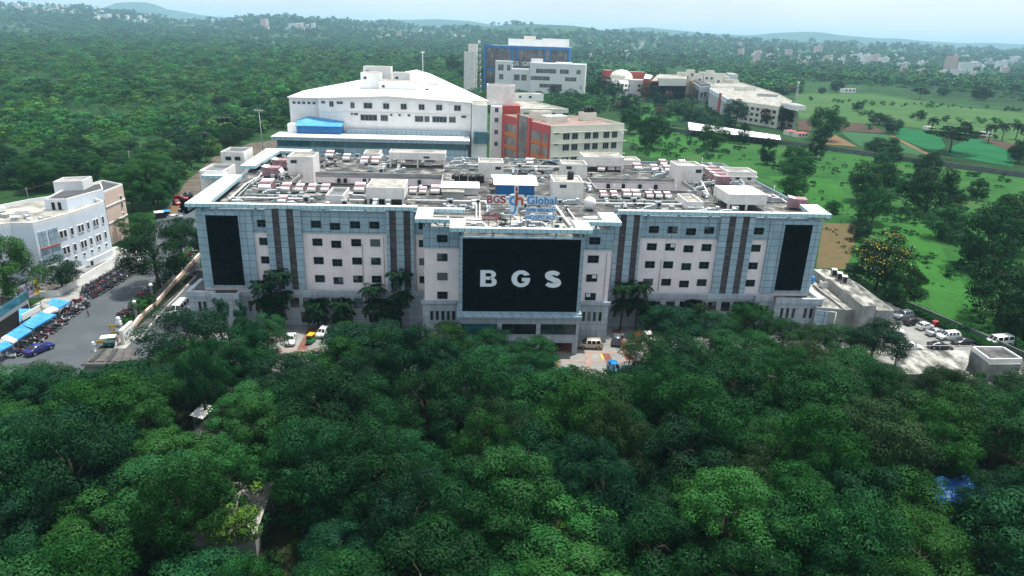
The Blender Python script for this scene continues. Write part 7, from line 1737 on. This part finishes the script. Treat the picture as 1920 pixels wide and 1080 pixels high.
def car(shape, col, front, rear, label, group=None, z=0.1, sc_=1.06, name='parked_car', cat='car'):
    """front / rear: photo pixels of the two ends at ground level"""
    p, q = gz(front[0], front[1], z), gz(rear[0], rear[1], z); c = (p + q) / 2; d = p - q
    body, gl, ty, rm, hl, tl, ax, wr, S = car_meshes(shape, col)
    e = empty(name, c, math.atan2(d.y, d.x), label, cat, group); e.scale = (sc_,) * 3
    def ch(nm, me, l=(0, 0, 0), par=e):
        o = bpy.data.objects.new(nm, me); COL.objects.link(o); o.parent = par; o.location = l; return o
    ch('body', body); ch('windows', gl)
    for x in ax:
        for sgn in (-1, 1): w_ = ch('wheel', ty, (x, sgn * (S[3][4] - .09), wr)); ch('rim', rm, (0, 0, 0), w_)
    for sgn in (-1, 1): ch('headlight', hl, (S[1][0] + .02, sgn * S[1][4] * .72, S[1][2] - .10)); ch('tail_light', tl, (S[-2][0] - .04, sgn * S[-2][4] * .86, S[-2][2] - .12))
    return e
V = lambda x, y: (x / 6.836 + 1640, y / 6.836 + 570)      # zoom of the side car park
LOTG = 'cars in the side car park'
car('suv', 'silver', V(260, 195), V(450, 165), 'silver estate car against the annex wall at the top of the car park', LOTG)
car('hatch', 'black', V(545, 250), V(395, 270), 'black hatchback next to the silver estate in the side car park', LOTG)
car('hatch', 'white', V(735, 300), V(530, 335), 'white hatchback in the side car park beside the red bin', LOTG)
car('sedan', 'silver', V(880, 385), V(680, 405), 'silver saloon with a grey rear window right of the white hatchback', LOTG)
car('muv', 'white', V(790, 450), V(1080, 440), 'large white people carrier in the middle of the side car park', LOTG)
car('sedan', 'black', V(1000, 520), V(1230, 510), 'black saloon behind the white people carrier', LOTG)
car('sedan', 'black', V(990, 590), V(675, 555), 'black saloon parked just behind the terrace railing', LOTG)
car('sedan', 'white', V(580, 590), V(330, 560), 'white saloon at the left end of the terrace railing', LOTG)
car('hatch', 'navy', V(320, 490), V(180, 480), 'dark blue hatchback half hidden by the round tree', LOTG)
car('hatch', 'white', V(300, 380), V(180, 360), 'white car peeping out from behind the round tree', LOTG)
car('van', 'white', V(1430, 530), V(1740, 510), 'white van parked behind the gate room parapet', LOTG, cat='van', name='parked_van')
F7 = lambda x, y: (x / 9.56 + 1080, y / 9.56 + 600); FG = 'cars on the hospital forecourt'
car('muv', 'beige', F7(45, 485), F7(455, 500), 'beige people carrier parked broadside below the centre block', FG, sc_=1.12)
car('suv', 'grey', F7(735, 350), F7(725, 450), 'dark grey off roader backed towards the palms', FG)
car('hatch', 'red', F7(1070, 290), F7(1110, 430), 'dark red hatchback between two pale cars on the forecourt', FG)
car('hatch', 'white', F7(1360, 440), F7(1250, 290), 'white hatchback under the edge of the bluish tree', FG)
car('sedan', 'skyblue', F7(720, 1010), F7(640, 800), 'bright blue saloon shaded by a tree at the forecourt edge', FG)
car('van', 'white', F7(1170, 960), F7(1130, 780), 'white van among trees at the forecourt edge', FG, cat='van', name='parked_van')
car('hatch', 'white', F7(940, 1000), F7(930, 860), 'white car squeezed between blue saloon and white van', FG)
P7 = lambda x, y: (x / 6 + 340, y / 6 + 520)
car('sedan', 'white', P7(1220, 790), P7(1245, 670), 'white taxi saloon facing out between trees on the left forecourt', FG)
car('sedan', 'white', P7(430, 745), P7(620, 740), 'white saloon half covered by young trees at the podium corner', FG)
car('hatch', 'white', P7(1560, 690), P7(1630, 610), 'white hatchback right of the yellow rickshaw', FG)
Q = lambda x, y: (x / 8 + 140, y / 8 + 560)
car('van', 'white', Q(1510, 275), Q(1660, 135), 'white minibus on the drive beside the podium corner', None, cat='van', name='parked_van', sc_=1.15)
car('hatch', 'white', Q(1750, 165), Q(1740, 90), 'small white car tucked against the podium behind the minibus')
car('sedan', 'navy', (93, 652), (56, 667), 'dark blue saloon parked at the bottom of the street by the trees', None, sc_=1.15)
D_4 = lambda x, y: (x / 9.56 + 200, y / 9.56 + 360)
car('hatch', 'red', D_4(1310, 250), D_4(1210, 190), 'red car with a sunlit bonnet on the far street beside the bank'); car('suv', 'red', D_4(1380, 150), D_4(1290, 150), 'dark red car parked behind the sunlit red one'); car('suv', 'silver', D_4(1310, 480), D_4(1160, 510), 'silver estate car beside the blue sheet stall'); car('hatch', 'grey', D_4(1500, 60), D_4(1430, 90), 'grey car at the far end of the street by the canopy corner')
# auto rickshaw
e = empty('auto_rickshaw', gz(*P7(1455, 735), .1), -1.75, 'yellow topped green auto rickshaw on the left forecourt', 'rickshaw')
f = MB(); f.prism([(1.25, -.35), (1.25, .35), (.7, .62), (-1.2, .66), (-1.2, -.66), (.7, -.62)], .3, .95, CP['green']); f.build('body', e)
f = MB(); f.prism([(.55, -.55), (.55, .55), (-1.15, .62), (-1.15, -.62)], 1.62, 1.78, CP['yellow']); f.prism([(-.75, -.62), (-.75, .62), (-1.2, .64), (-1.2, -.64)], .953, 1.617, CP['yellow']); f.build('canopy', e)
f = MB(); f.face([(1.0, -.4, .96), (1.0, .4, .96), (.55, .52, 1.6), (.55, -.52, 1.6)], M['carglass']); f.build('windscreen', e)
for x, y in ((1.0, 0), (-.8, .55), (-.8, -.55)): f = MB(); f.tube((x, y - .06, .24), (x, y + .06, .24), .24, M['tyre'], n=12); f.build('wheel', e)
# motorbikes
def bike_mesh(col):
    f = MB(); c = col
    for x in (.62, -.62): f.tube((x, -.05, .3), (x, .05, .3), .3, M['tyre'], n=12); f.tube((x, -.055, .3), (x, .055, .3), .15, M['rim'], n=8)
    f.prism([(.45, -.1), (.45, .1), (.05, .16), (-.1, .12), (-.1, -.12), (.05, -.16)], .62, .88, c); f.prism([(-.08, -.13), (-.08, .13), (-.75, .12), (-.8, 0), (-.75, -.12)], .72, .84, M['black']); f.prism([(-.1, -.14), (-.1, .14), (-.7, .12), (-.7, -.12)], .45, .717, c)
    f.box(-.25, .3, -.14, .14, .25, .6, M['steel']); f.tube((.62, 0, .3), (.42, 0, .98), .05, M['steel'], n=6); f.tube((.4, -.34, 1.0), (.4, .34, 1.0), .03, M['black'], n=6); f.tube((.5, 0, .9), (.6, 0, .9), .1, M['lamp'], n=10); f.box(.4, .85, -.06, .06, .6, .64, c); f.tube((-.3, .16, .3), (-.95, .18, .34), .05, M['rim'], n=6); f.tube((.38, .34, 1.0), (.36, .36, 1.18), .06, M['black'], n=6)
    o = f.build('b'); me = o.data; bpy.data.objects.remove(o); return me
def scooter_mesh(col):
    f = MB()
    for x in (.55, -.55): f.tube((x, -.06, .24), (x, .06, .24), .24, M['tyre'], n=12)
    f.prism([(-.1, -.2), (-.1, .2), (-.85, .17), (-.9, 0), (-.85, -.17)], .35, .72, col); f.prism([(-.1, -.17), (-.1, .17), (-.82, .15), (-.82, -.15)], .723, .82, M['black']); f.box(-.1, .4, -.18, .18, .28, .36, col); f.prism([(.4, -.22), (.4, .22), (.52, .1), (.52, -.1)], .3, .95, col); f.tube((.45, -.32, 1.0), (.45, .32, 1.0), .03, M['black'], n=6); f.tube((.5, 0, .9), (.58, 0, .9), .1, M['lamp'], n=8); f.box(.4, .75, -.07, .07, .48, .53, col)
    o = f.build('s'); me = o.data; bpy.data.objects.remove(o); return me
BM = [('black motorbike', bike_mesh(CP['black'])), ('red motorbike', bike_mesh(CP['red'])), ('blue motorbike', bike_mesh(CP['navy'])), ('grey motorbike', bike_mesh(CP['grey'])), ('white scooter', scooter_mesh(CP['white'])), ('dark scooter', scooter_mesh(CP['grey'])), ('red scooter', scooter_mesh(CP['red']))]
def bikes(p0, p1, n, where, group, jit=.25, ang=1.57):
    a, c = gz(*p0, .05), gz(*p1, .05); d = c - a; rz = math.atan2(d.y, d.x)
    for k in range(n):
        p = a.lerp(c, (k + .5) / n) + Vector((rnd.uniform(-jit, jit), rnd.uniform(-jit, jit), 0)); nm, me = rnd.choices(BM, [7, 2, 2, 3, 2, 2, 1])[0]
        o = bpy.data.objects.new('scooter' if 'scooter' in nm else 'motorbike', me); COL.objects.link(o); o.location = p; o.rotation_euler = (rnd.choice([-.12, .12]), 0, rz + ang + rnd.uniform(-.2, .2)); s_ = rnd.uniform(1.05, 1.2); o.scale = (s_,) * 3
        tag(o, f"{nm} parked {where}", 'scooter' if 'scooter' in nm else 'motorbike', group)
g1 = 'motorbikes in the double row below the terrace wall'
bikes((170, 560), (250, 512), 30, 'in the outer row along the street below the white terrace wall', g1); bikes((164, 553), (246, 504), 30, 'in the middle row along the street below the white terrace wall', g1); bikes((158, 547), (240, 498), 28, 'in the inner row along the street below the white terrace wall', g1); bikes((150, 556), (182, 530), 7, 'loosely on the pavement against the white terrace wall', 'motorbikes on the terrace pavement', .6, 1.2); bikes((215, 508), (240, 488), 5, 'under hedge plants at the upper end of the terrace wall', 'motorbikes on the terrace pavement', .4)
g2 = 'motorbikes before the blue awnings'
bikes((66, 644), (118, 607), 15, 'in the lower row before the bright blue awnings', g2, .3); bikes((118, 602), (160, 574), 12, 'in the upper row before the bright blue awnings', g2, .4); bikes((122, 592), (150, 566), 9, 'behind the upper row near the blue awnings', g2, .4); bikes((48, 655), (72, 640), 5, 'under the lower awning edge', g2, .4); bikes((20, 672), (45, 660), 4, 'at the bottom of the stall row', g2, .4)
g3 = 'motorbikes under the street tree'
bikes((262, 560), (330, 510), 14, 'in the shade of the huge tree beside the drive', g3, .4); bikes((330, 500), (372, 468), 9, 'beside the drive under the dark tree near the end wall', g3, .4); bikes((224, 598), (252, 580), 6, 'by the planter across the street', g3, .4); bikes((358, 520), (372, 512), 4, 'against the hospital end wall', g3, .3)
# people
def person_mesh(shirt, trouser, skin='skin', ride=False):
    me = bpy.data.meshes.new('p'); 
    J = [(0, 0, .95), (0, 0, 1.15), (0, 0, 1.40), (0, 0, 1.50), (0, -.02, 1.62), (0, -.01, 1.74), (-.19, 0, 1.40), (-.25, .02, 1.14), (-.23, -.10, .90), (.19, 0, 1.40), (.25, .02, 1.14), (.22, -.12, .92), (-.10, 0, .90), (-.11, -.04 if not ride else -.35, .50 if not ride else .85), (-.11, .06 if not ride else -.3, .06 if not ride else .42), (-.11, -.10 if not ride else -.45, .03 if not ride else .38), (.10, 0, .90), (.11, .02 if not ride else -.35, .50 if not ride else .85), (.12, -.12 if not ride else -.3, .06 if not ride else .42), (.12, -.28 if not ride else -.45, .03 if not ride else .38), (-.22, -.14, .82), (.21, -.17, .85)]
    E_ = [(0, 1), (1, 2), (2, 3), (3, 4), (4, 5), (2, 6), (6, 7), (7, 8), (8, 20), (2, 9), (9, 10), (10, 11), (11, 21), (0, 12), (12, 13), (13, 14), (14, 15), (0, 16), (16, 17), (17, 18), (18, 19)]
    Rr = [.15, .14, .16, .06, .095, .085, .07, .05, .04, .07, .05, .04, .095, .07, .05, .045, .095, .07, .05, .045, .03, .03]
    me.from_pydata(J, E_, []); o = bpy.data.objects.new('p', me); COL.objects.link(o)
    md = o.modifiers.new('s', 'SKIN'); sv = me.skin_vertices[0].data
    for k, r in enumerate(Rr): sv[k].radius = (r, r * .8)
    sv[0].use_root = True
    sd = o.modifiers.new('ss', 'SUBSURF'); sd.levels = 1; sd.render_levels = 1
    dg = bpy.context.evaluated_depsgraph_get(); ev = bpy.data.meshes.new_from_object(o.evaluated_get(dg)); bpy.data.objects.remove(o)
    ev.materials.clear(); 
    for m_ in (M[shirt], M[trouser], M[skin], M['black']): ev.materials.append(m_)
    for p in ev.polygons:
        z = p.center.z; x = abs(p.center.x); p.use_smooth = True
        p.material_index = 2 if z > 1.47 or (x > .17 and z < 1.12 and z > .78) else (0 if z > .98 else (3 if z < .09 else 1))
    f = MB(); f.lathe((0, .02, 1.60), [(.088, -.02), (.102, .06), (.095, .13), (.06, .18), (.01, .195)], M['black'], 10); h = f.build('h'); hm_ = h.data; bpy.data.objects.remove(h)
    return ev, hm_
M['skin'] = plain('brown_skin', (.20, .10, .06), .6); M['sh_red'] = plain('red_cloth', (.55, .03, .06), .8); M['sh_pink'] = plain('pink_cloth', (.60, .12, .22), .8); M['sh_white'] = plain('white_cloth', (.68, .68, .7), .8); M['sh_blue'] = plain('blue_cloth', (.04, .16, .45), .8); M['tr_dark'] = plain('dark_trousers', (.02, .022, .03), .8); M['tr_olive'] = plain('olive_cloth', (.10, .10, .04), .8)
PM = {k: person_mesh(*k) for k in (('sh_red', 'tr_dark'), ('sh_pink', 'tr_dark'), ('sh_white', 'tr_dark'), ('sh_blue', 'tr_olive'))}
def person(key, u, v, label, rz=0.0, lift=0.05):
    e = empty('person', gz(u, v, lift), rz, label, 'person'); e.scale = (1.05,) * 3
    for nm, me in zip(('body', 'hair'), PM[key]): o = bpy.data.objects.new(nm, me); COL.objects.link(o); o.parent = e
person(('sh_red', 'tr_dark'), 166, 593, 'person in a red top walking beside the parked bikes', 2.4); person(('sh_pink', 'tr_dark'), 153, 568, 'person in pink standing between the bike rows', 1.2); person(('sh_white', 'tr_dark'), 162, 571, 'person in white next to the one in pink', 4.0); person(('sh_blue', 'tr_olive'), 134, 582, 'person in a blue shirt leaning by the upper bikes', .5); person(('sh_pink', 'tr_dark'), 78, 615, 'person in pink under the middle blue awning', 1.5); person(('sh_pink', 'tr_dark'), 222, 648, 'person in bright pink behind the street cart', 3.3); person(('sh_white', 'tr_dark'), 1166, 638, 'person in a white shirt beside the dark off roader', 2.0); person(('sh_red', 'tr_dark'), 36, 650, 'person in red at the lower stalls', 1.0); person(('sh_blue', 'tr_olive'), 31, 655, 'person in olive trousers at the lower stalls', 2.6); person(('sh_white', 'tr_dark'), 338, 399, 'person in white walking on the far street by the end wall', .4); person(('sh_blue', 'tr_olive'), 345, 405, 'person in blue walking on the far street by the end wall', 2.4)
# street cart, barriers, bins
e = empty('street_cart', gz(206, 650, .05), .3, 'street vendor cart with a pale canopy beside the gate pillar', 'cart'); f = MB(); f.box(-.9, .9, -.5, .5, .6, 1.1, M['glass_teal']); f.build('counter', e); f = MB(); f.box(-1.3, 1.3, -.8, .8, 2.1, 2.18, M['white']); f.build('canopy', e)
f = MB(); [f.tube((x, y, .6), (x, y, 2.1), .03, M['steel'], n=5) for x in (-.85, .85) for y in (-.45, .45)]; f.build('post', e)
for x in (-.6, .6): f = MB(); f.tube((x, -.55, .3), (x, -.49, .3), .3, M['tyre'], n=12); f.tube((x, .49, .3), (x, .55, .3), .3, M['tyre'], n=12); f.build('wheel', e)
for i, (u, v) in enumerate(((190, 648), (213, 618), (217, 630))):
    e = empty('barricade', gz(u, v, .05), .1, ('yellow barricade left of the vendor cart', 'yellow barricade nearest the white lamp pillar', 'small yellow barricade behind the vendor cart')[i], 'barricade'); f = MB(); f.box(-.8, .8, -.03, .03, .45, 1.05, CP['yellow']); f.build('board', e)
    for x in (-.7, .7): f = MB(); f.tube((x, -.3, 0), (x, 0, 1.0), .03, M['steel'], n=5); f.tube((x, .3, 0), (x, 0, 1.0), .03, M['steel'], n=5); f.build('leg', e)
e = empty('rubbish_bin', gz(*V(765, 285), .1), .5, 'red bin by the lane wall behind the white hatchback', 'bin'); f = MB(); f.prism([(-.6, -.45), (.6, -.45), (.6, .45), (-.6, .45)], .12, 1.2, CP['red']); f.build('body', e); f = MB(); f.prism([(-.65, -.5), (.65, -.5), (.65, .5), (-.65, .5)], 1.203, 1.3, CP['red']); f.build('lid', e)
f = MB(); f.lathe((0, 0, 0), [(2.2, 0), (1.9, .3), (1.1, .8), (.3, 1.05)], M['tilled'], 14); f.build('soil_heap', None, 'heap of reddish brown soil on the far street beside the big tree', 'soil heap', loc_=gz(334, 424, .05))
e = empty('stall', gz(306, 408, 0), .6, 'street stall roofed with blue and white sheets under the big tree', 'stall'); f = MB(); f.box(-3.2, 3.0, -1.6, 1.6, 0, 2.2, M['dark']); f.build('counter', e); f = MB(); f.box(.4, 3.4, -2.0, 2.0, 2.3, 2.4, M['tarp']); f.build('blue_sheet', e); f = MB(); f.box(-3.6, .397, -2.0, 2.0, 2.2, 2.3, M['white']); f.build('white_sheet', e); e.scale = (.66, .7, .9)
# poles and wires
e = empty('floodlight_mast', gz(495, 298), 0, 'tall grey floodlight mast rising from the stony bank', 'lamp mast'); pt = gY(488, 208, gz(495, 298).y); hh = pt.z
f = MB(); f.tube((0, 0, 0), (-.3, 0, hh), .26, M['galv'], .12, 8); f.build('pole', e); f = MB(); f.box(-2.2, 1.6, -.1, .1, hh - .1, hh + .1, M['galv']); f.build('crossarm', e)
for x in (-2.0, -.9, .3, 1.4): f = MB(); f.box(x - .25, x + .25, -.45, .1, hh + .1, hh + .55, M['white_unit']); f.build('lamp_head', e)
e = empty('street_lamp', gz(1176, 702, .05), 0, 'dark lamp post with a square head on the forecourt', 'street lamp'); f = MB(); f.tube((0, 0, 0), (.3, .2, 6.2), .09, M['black'], .06, 8); f.build('pole', e); f = MB(); f.box(-.2, .9, -.25, .35, 6.2, 6.34, M['white_unit']); f.build('lamp_head', e)
def lattice_tower(u, v, vt, label, Y=None):
    p = gz(u, v) if Y is None else gY(u, v, Y); p.z = 0; hh = gY(u, vt, p.y).z; e = empty('lattice_tower', p, .3, label, 'tower'); f = MB(); b0, b1 = hh * .055, hh * .014; n = 9
    cs = ((-1, -1), (1, -1), (1, 1), (-1, 1))
    for k in range(n):
        z0, z1 = hh * k / n, hh * (k + 1) / n; w0, w1 = b0 + (b1 - b0) * k / n, b0 + (b1 - b0) * (k + 1) / n
        for j in range(4):
            a, c = cs[j], cs[(j + 1) % 4]; f.tube((a[0] * w0, a[1] * w0, z0), (a[0] * w1, a[1] * w1, z1), .16, M['galv'], n=4); f.tube((a[0] * w0, a[1] * w0, z0), (c[0] * w1, c[1] * w1, z1), .09, M['galv'], n=4)
    f.build('lattice', e); f = MB()
    for j in range(3): a = j * 2.1; f.tube((math.cos(a) * .9, math.sin(a) * .9, hh * .93), (math.cos(a) * .9, math.sin(a) * .9, hh * 1.02), .28, M['white_unit'], n=6)
    f.build('antenna', e)
lattice_tower(897, 165, 78, 'grey lattice telecom tower between pink slab and blue framed institute', 700); lattice_tower(1489, 205, 154, 'lattice telecom tower behind the end of the cream college building')
f = MB(); pm_ = wor(-29.0, 170); hh = gY(791, 98, pm_.y).z; f.tube((0, 0, 36.3), (0, 0, hh), .3, M['galv'], .16, 8); f.tube((-.8, 0, hh), (.8, 0, hh), .18, M['white_unit'], n=6); f.build('roof_mast', None, 'white lamp mast standing on the hall roof', 'mast', loc_=(pm_.x, pm_.y, 0))
WP = []
for u, v, vt, lb in ((248, 330, 282, 'utility pole among the light green trees at the forest edge'), (172, 345, 305, 'thin utility pole in the scrub behind the white street building'), (56, 385, 352, 'utility pole left of the white building roof')):
    p = gz(u, v); hh = gY(u, vt, p.y).z; e = empty('utility_pole', p, .4, lb, 'pole'); f = MB(); f.tube((0, 0, 0), (0, 0, hh), .16, M['concrete'], .1, 7); f.build('pole', e); f = MB(); f.box(-1.1, 1.1, -.06, .06, hh - .7, hh - .55, M['steel']); f.build('crossarm', e); WP.append(Vector((p.x, p.y, hh - .5)))
f = MB(); o0 = WP[0].copy()
WP = [gY(380, 222, WP[0].y + 120)] + WP + [gY(-30, 372, WP[-1].y - 30)]
for a, c in zip(WP, WP[1:]):
    for off in (-1.0, 0, 1.0):
        pts = [a.lerp(c, k / 8) + Vector((off * .6, off * .6, -1.2 * math.sin(math.pi * k / 8))) - o0 for k in range(9)]; f.path(pts, .045, M['black'], 4)
f.build('power_line', None, 'three sagging power lines along the forest edge', 'power line', loc_=o0)
# ------------------------------------------------------------------ far town
M['house_white'] = plain('town_white', (.78, .77, .75), .7); M['house_cream'] = plain('town_cream', (.70, .62, .52), .7); M['house_pink'] = plain('town_pink', (.66, .50, .46), .7); M['house_blue'] = plain('town_pale_blue', (.55, .64, .72), .7)
def house_mesh(w_, d, h, mat, k):
    f = MB(); rr = random.Random(k); f.box(-w_ / 2, w_ / 2, -d / 2, d / 2, -1.5, h, M[mat], M['roofpale']); f.box(-w_ / 2, w_ / 2, -d / 2, -d / 2 + .3, h + .003, h + .9, M[mat]); f.box(w_ * .1, w_ * .42, 0, d * .3, h + .003, h + 2.8, M[mat]); f.box(-w_ / 2 - .9, -w_ * .1, -d / 2 - 1.0, -d / 2 - .003, h * .45, h * .5, M[mat])
    n = max(2, int(w_ / 3.4)); fl = max(1, int(h / 3.1))
    for a in range(n):
        for c in range(fl): x = -w_ / 2 + w_ * (a + .5) / n; z = h * (c + .5) / fl; f.box(x - .7, x + .7, -d / 2 - .06, -d / 2 + .02, z - .7, z + .7, M['winpane']); f.box(-w_ / 2 - .06, -w_ / 2 + .02, -d * .25 - .6, -d * .25 + .6, z - .7, z + .7, M['winpane'])
    o = f.build('h'); me = o.data; bpy.data.objects.remove(o); return me
HM = [('small white house', house_mesh(9, 9, 6.2, 'house_white', 1)), ('white two storey house', house_mesh(11, 10, 9, 'house_white', 2)), ('cream house', house_mesh(10, 9, 7, 'house_cream', 3)), ('pale pink house', house_mesh(9, 11, 9.5, 'house_pink', 4)), ('pale blue house', house_mesh(12, 9, 6.5, 'house_blue', 5)), ('tall white house', house_mesh(10, 10, 13, 'house_white', 6))]
AM = [('white apartment block', house_mesh(26, 14, 22, 'house_white', 7)), ('pinkish apartment block', house_mesh(20, 14, 26, 'house_pink', 8)), ('long white apartment block', house_mesh(40, 14, 16, 'house_white', 9))]
TOWN = [(0, 130, 13, 22, 20, 'on the wooded ridge at top left', 1.6), (60, 260, 17, 30, 30, 'on the long slope at top left', 1.6), (176, 245, 29, 40, 14, 'in the dense cluster below the ridge', 1.8), (245, 352, 30, 44, 18, 'at the foot of the far left hill', 1.5), (385, 470, 41, 48, 8, 'around the long white shed', 1.2), (492, 590, 48, 60, 16, 'in the clearing before the middle hill', 1.7), (690, 880, 58, 78, 26, 'in the trees left of the blue framed institute', 1.2), (1085, 1215, 78, 112, 30, 'in the hazy valley right of the institute', 1.1), (1270, 1420, 84, 112, 22, 'in the hazy plain above the college roofs', 1.15), (1410, 1640, 98, 124, 46, 'in the far town right of centre', 1.3), (1640, 1930, 98, 140, 50, 'in the far town at the right', 1.3), (1690, 1830, 122, 150, 14, 'in the groves at the right before the town', 1.0), (1140, 1160, 158, 172, 5, 'beside the domed hall', .8)]
for (u0, u1, v0, v1, n, where, s0) in TOWN:
    k = 0
    for _ in range(n * 3):
        if k >= n: break
        u, v = rnd.uniform(u0, u1), rnd.uniform(v0, v1)
        if u < 600: v = max(v, 12 + (u * .03))
        p = cast(u, v)
        if p is None: continue
        big = rnd.random() < (.14 if u > 1380 else .05); nm, me = rnd.choice(AM if big else HM); k += 1
        o = bpy.data.objects.new('apartment_block' if big else 'town_house', me); COL.objects.link(o); o.location = p; o.rotation_euler = (0, 0, rnd.uniform(-.6, .6)); s_ = s0 * rnd.uniform(.8, 1.25); o.scale = (s_, s_, s_)
        tag(o, f"{nm} {where}", 'apartment block' if big else 'house', f"houses {where}")
for i, (u, v, k, s_) in enumerate(((1622, 120, 0, 1.3), (1640, 121, 1, 1.25), (1655, 123, 0, 1.2), (1613, 122, 2, .9), (1418, 118, 1, .9), (1420, 106, 0, 1.0), (1500, 112, 1, .8), (1516, 114, 0, .7), (1548, 118, 1, .9), (1580, 114, 1, .8))):
    nm, me = AM[k]; p = cast(u, v); o = bpy.data.objects.new('apartment_block', me); COL.objects.link(o); o.location = p; o.rotation_euler = (0, 0, .2); o.scale = (s_,) * 3
    tag(o, f"{nm}, {WORDS[i]} of the row of tall blocks in the far right town", 'apartment block', 'tall blocks of the far town')
p, q = cast(384, 46), cast(440, 47); b = Bld('long_shed', p, 'long low white roofed shed on the plain below the left hills', 'shed'); p = p.copy(); q = q.copy(); b.box('wall', p, q, 40, 0, 5, 'white', 'whiteroof'); b.e.location.z = p.z
for i, (u, v, hpx) in enumerate(((1852, 268, 26), (1878, 264, 24), (1808, 256, 20), (1904, 262, 22), (1746, 246, 18), (1918, 270, 24))):
    p = gz(u, v); d = p.length; e = empty('coconut_palm', p, i * 1.3, f"coconut palm in the far fields at the right, {WORDS[i]} of six", 'palm', 'far field palms'); h = hpx * d / 1280; e.scale = (2.2, 2.2, h / 6.0)
    c = bpy.data.objects.new('crown', pc1); COL.objects.link(c); c.parent = e; c.location = (0.06, 0, 5.5); c.scale = (1, 1, 2.2 * 6.0 / h); t = bpy.data.objects.new('trunk', pt1); COL.objects.link(t); t.parent = e
# ------------------------------------------------------------------ humid air over the plain
hz = MB(); hm = bpy.data.materials.new("humid_haze"); hm.use_nodes = True
hn = hm.node_tree; hn.nodes.clear()
ho = hn.nodes.new("ShaderNodeOutputMaterial"); hv = hn.nodes.new("ShaderNodeVolumePrincipled")
hv.inputs["Color"].default_value = (0.48, 0.76, 1.0, 1); hv.inputs["Density"].default_value = 0.000085; hv.inputs["Anisotropy"].default_value = 0.0
hn.links.new(hv.outputs[0], ho.inputs["Volume"])
hz.box(-40010, 40010, -2010, 40010, -1.0, 330.0, hm)
hz.build('haze', kind='stuff')
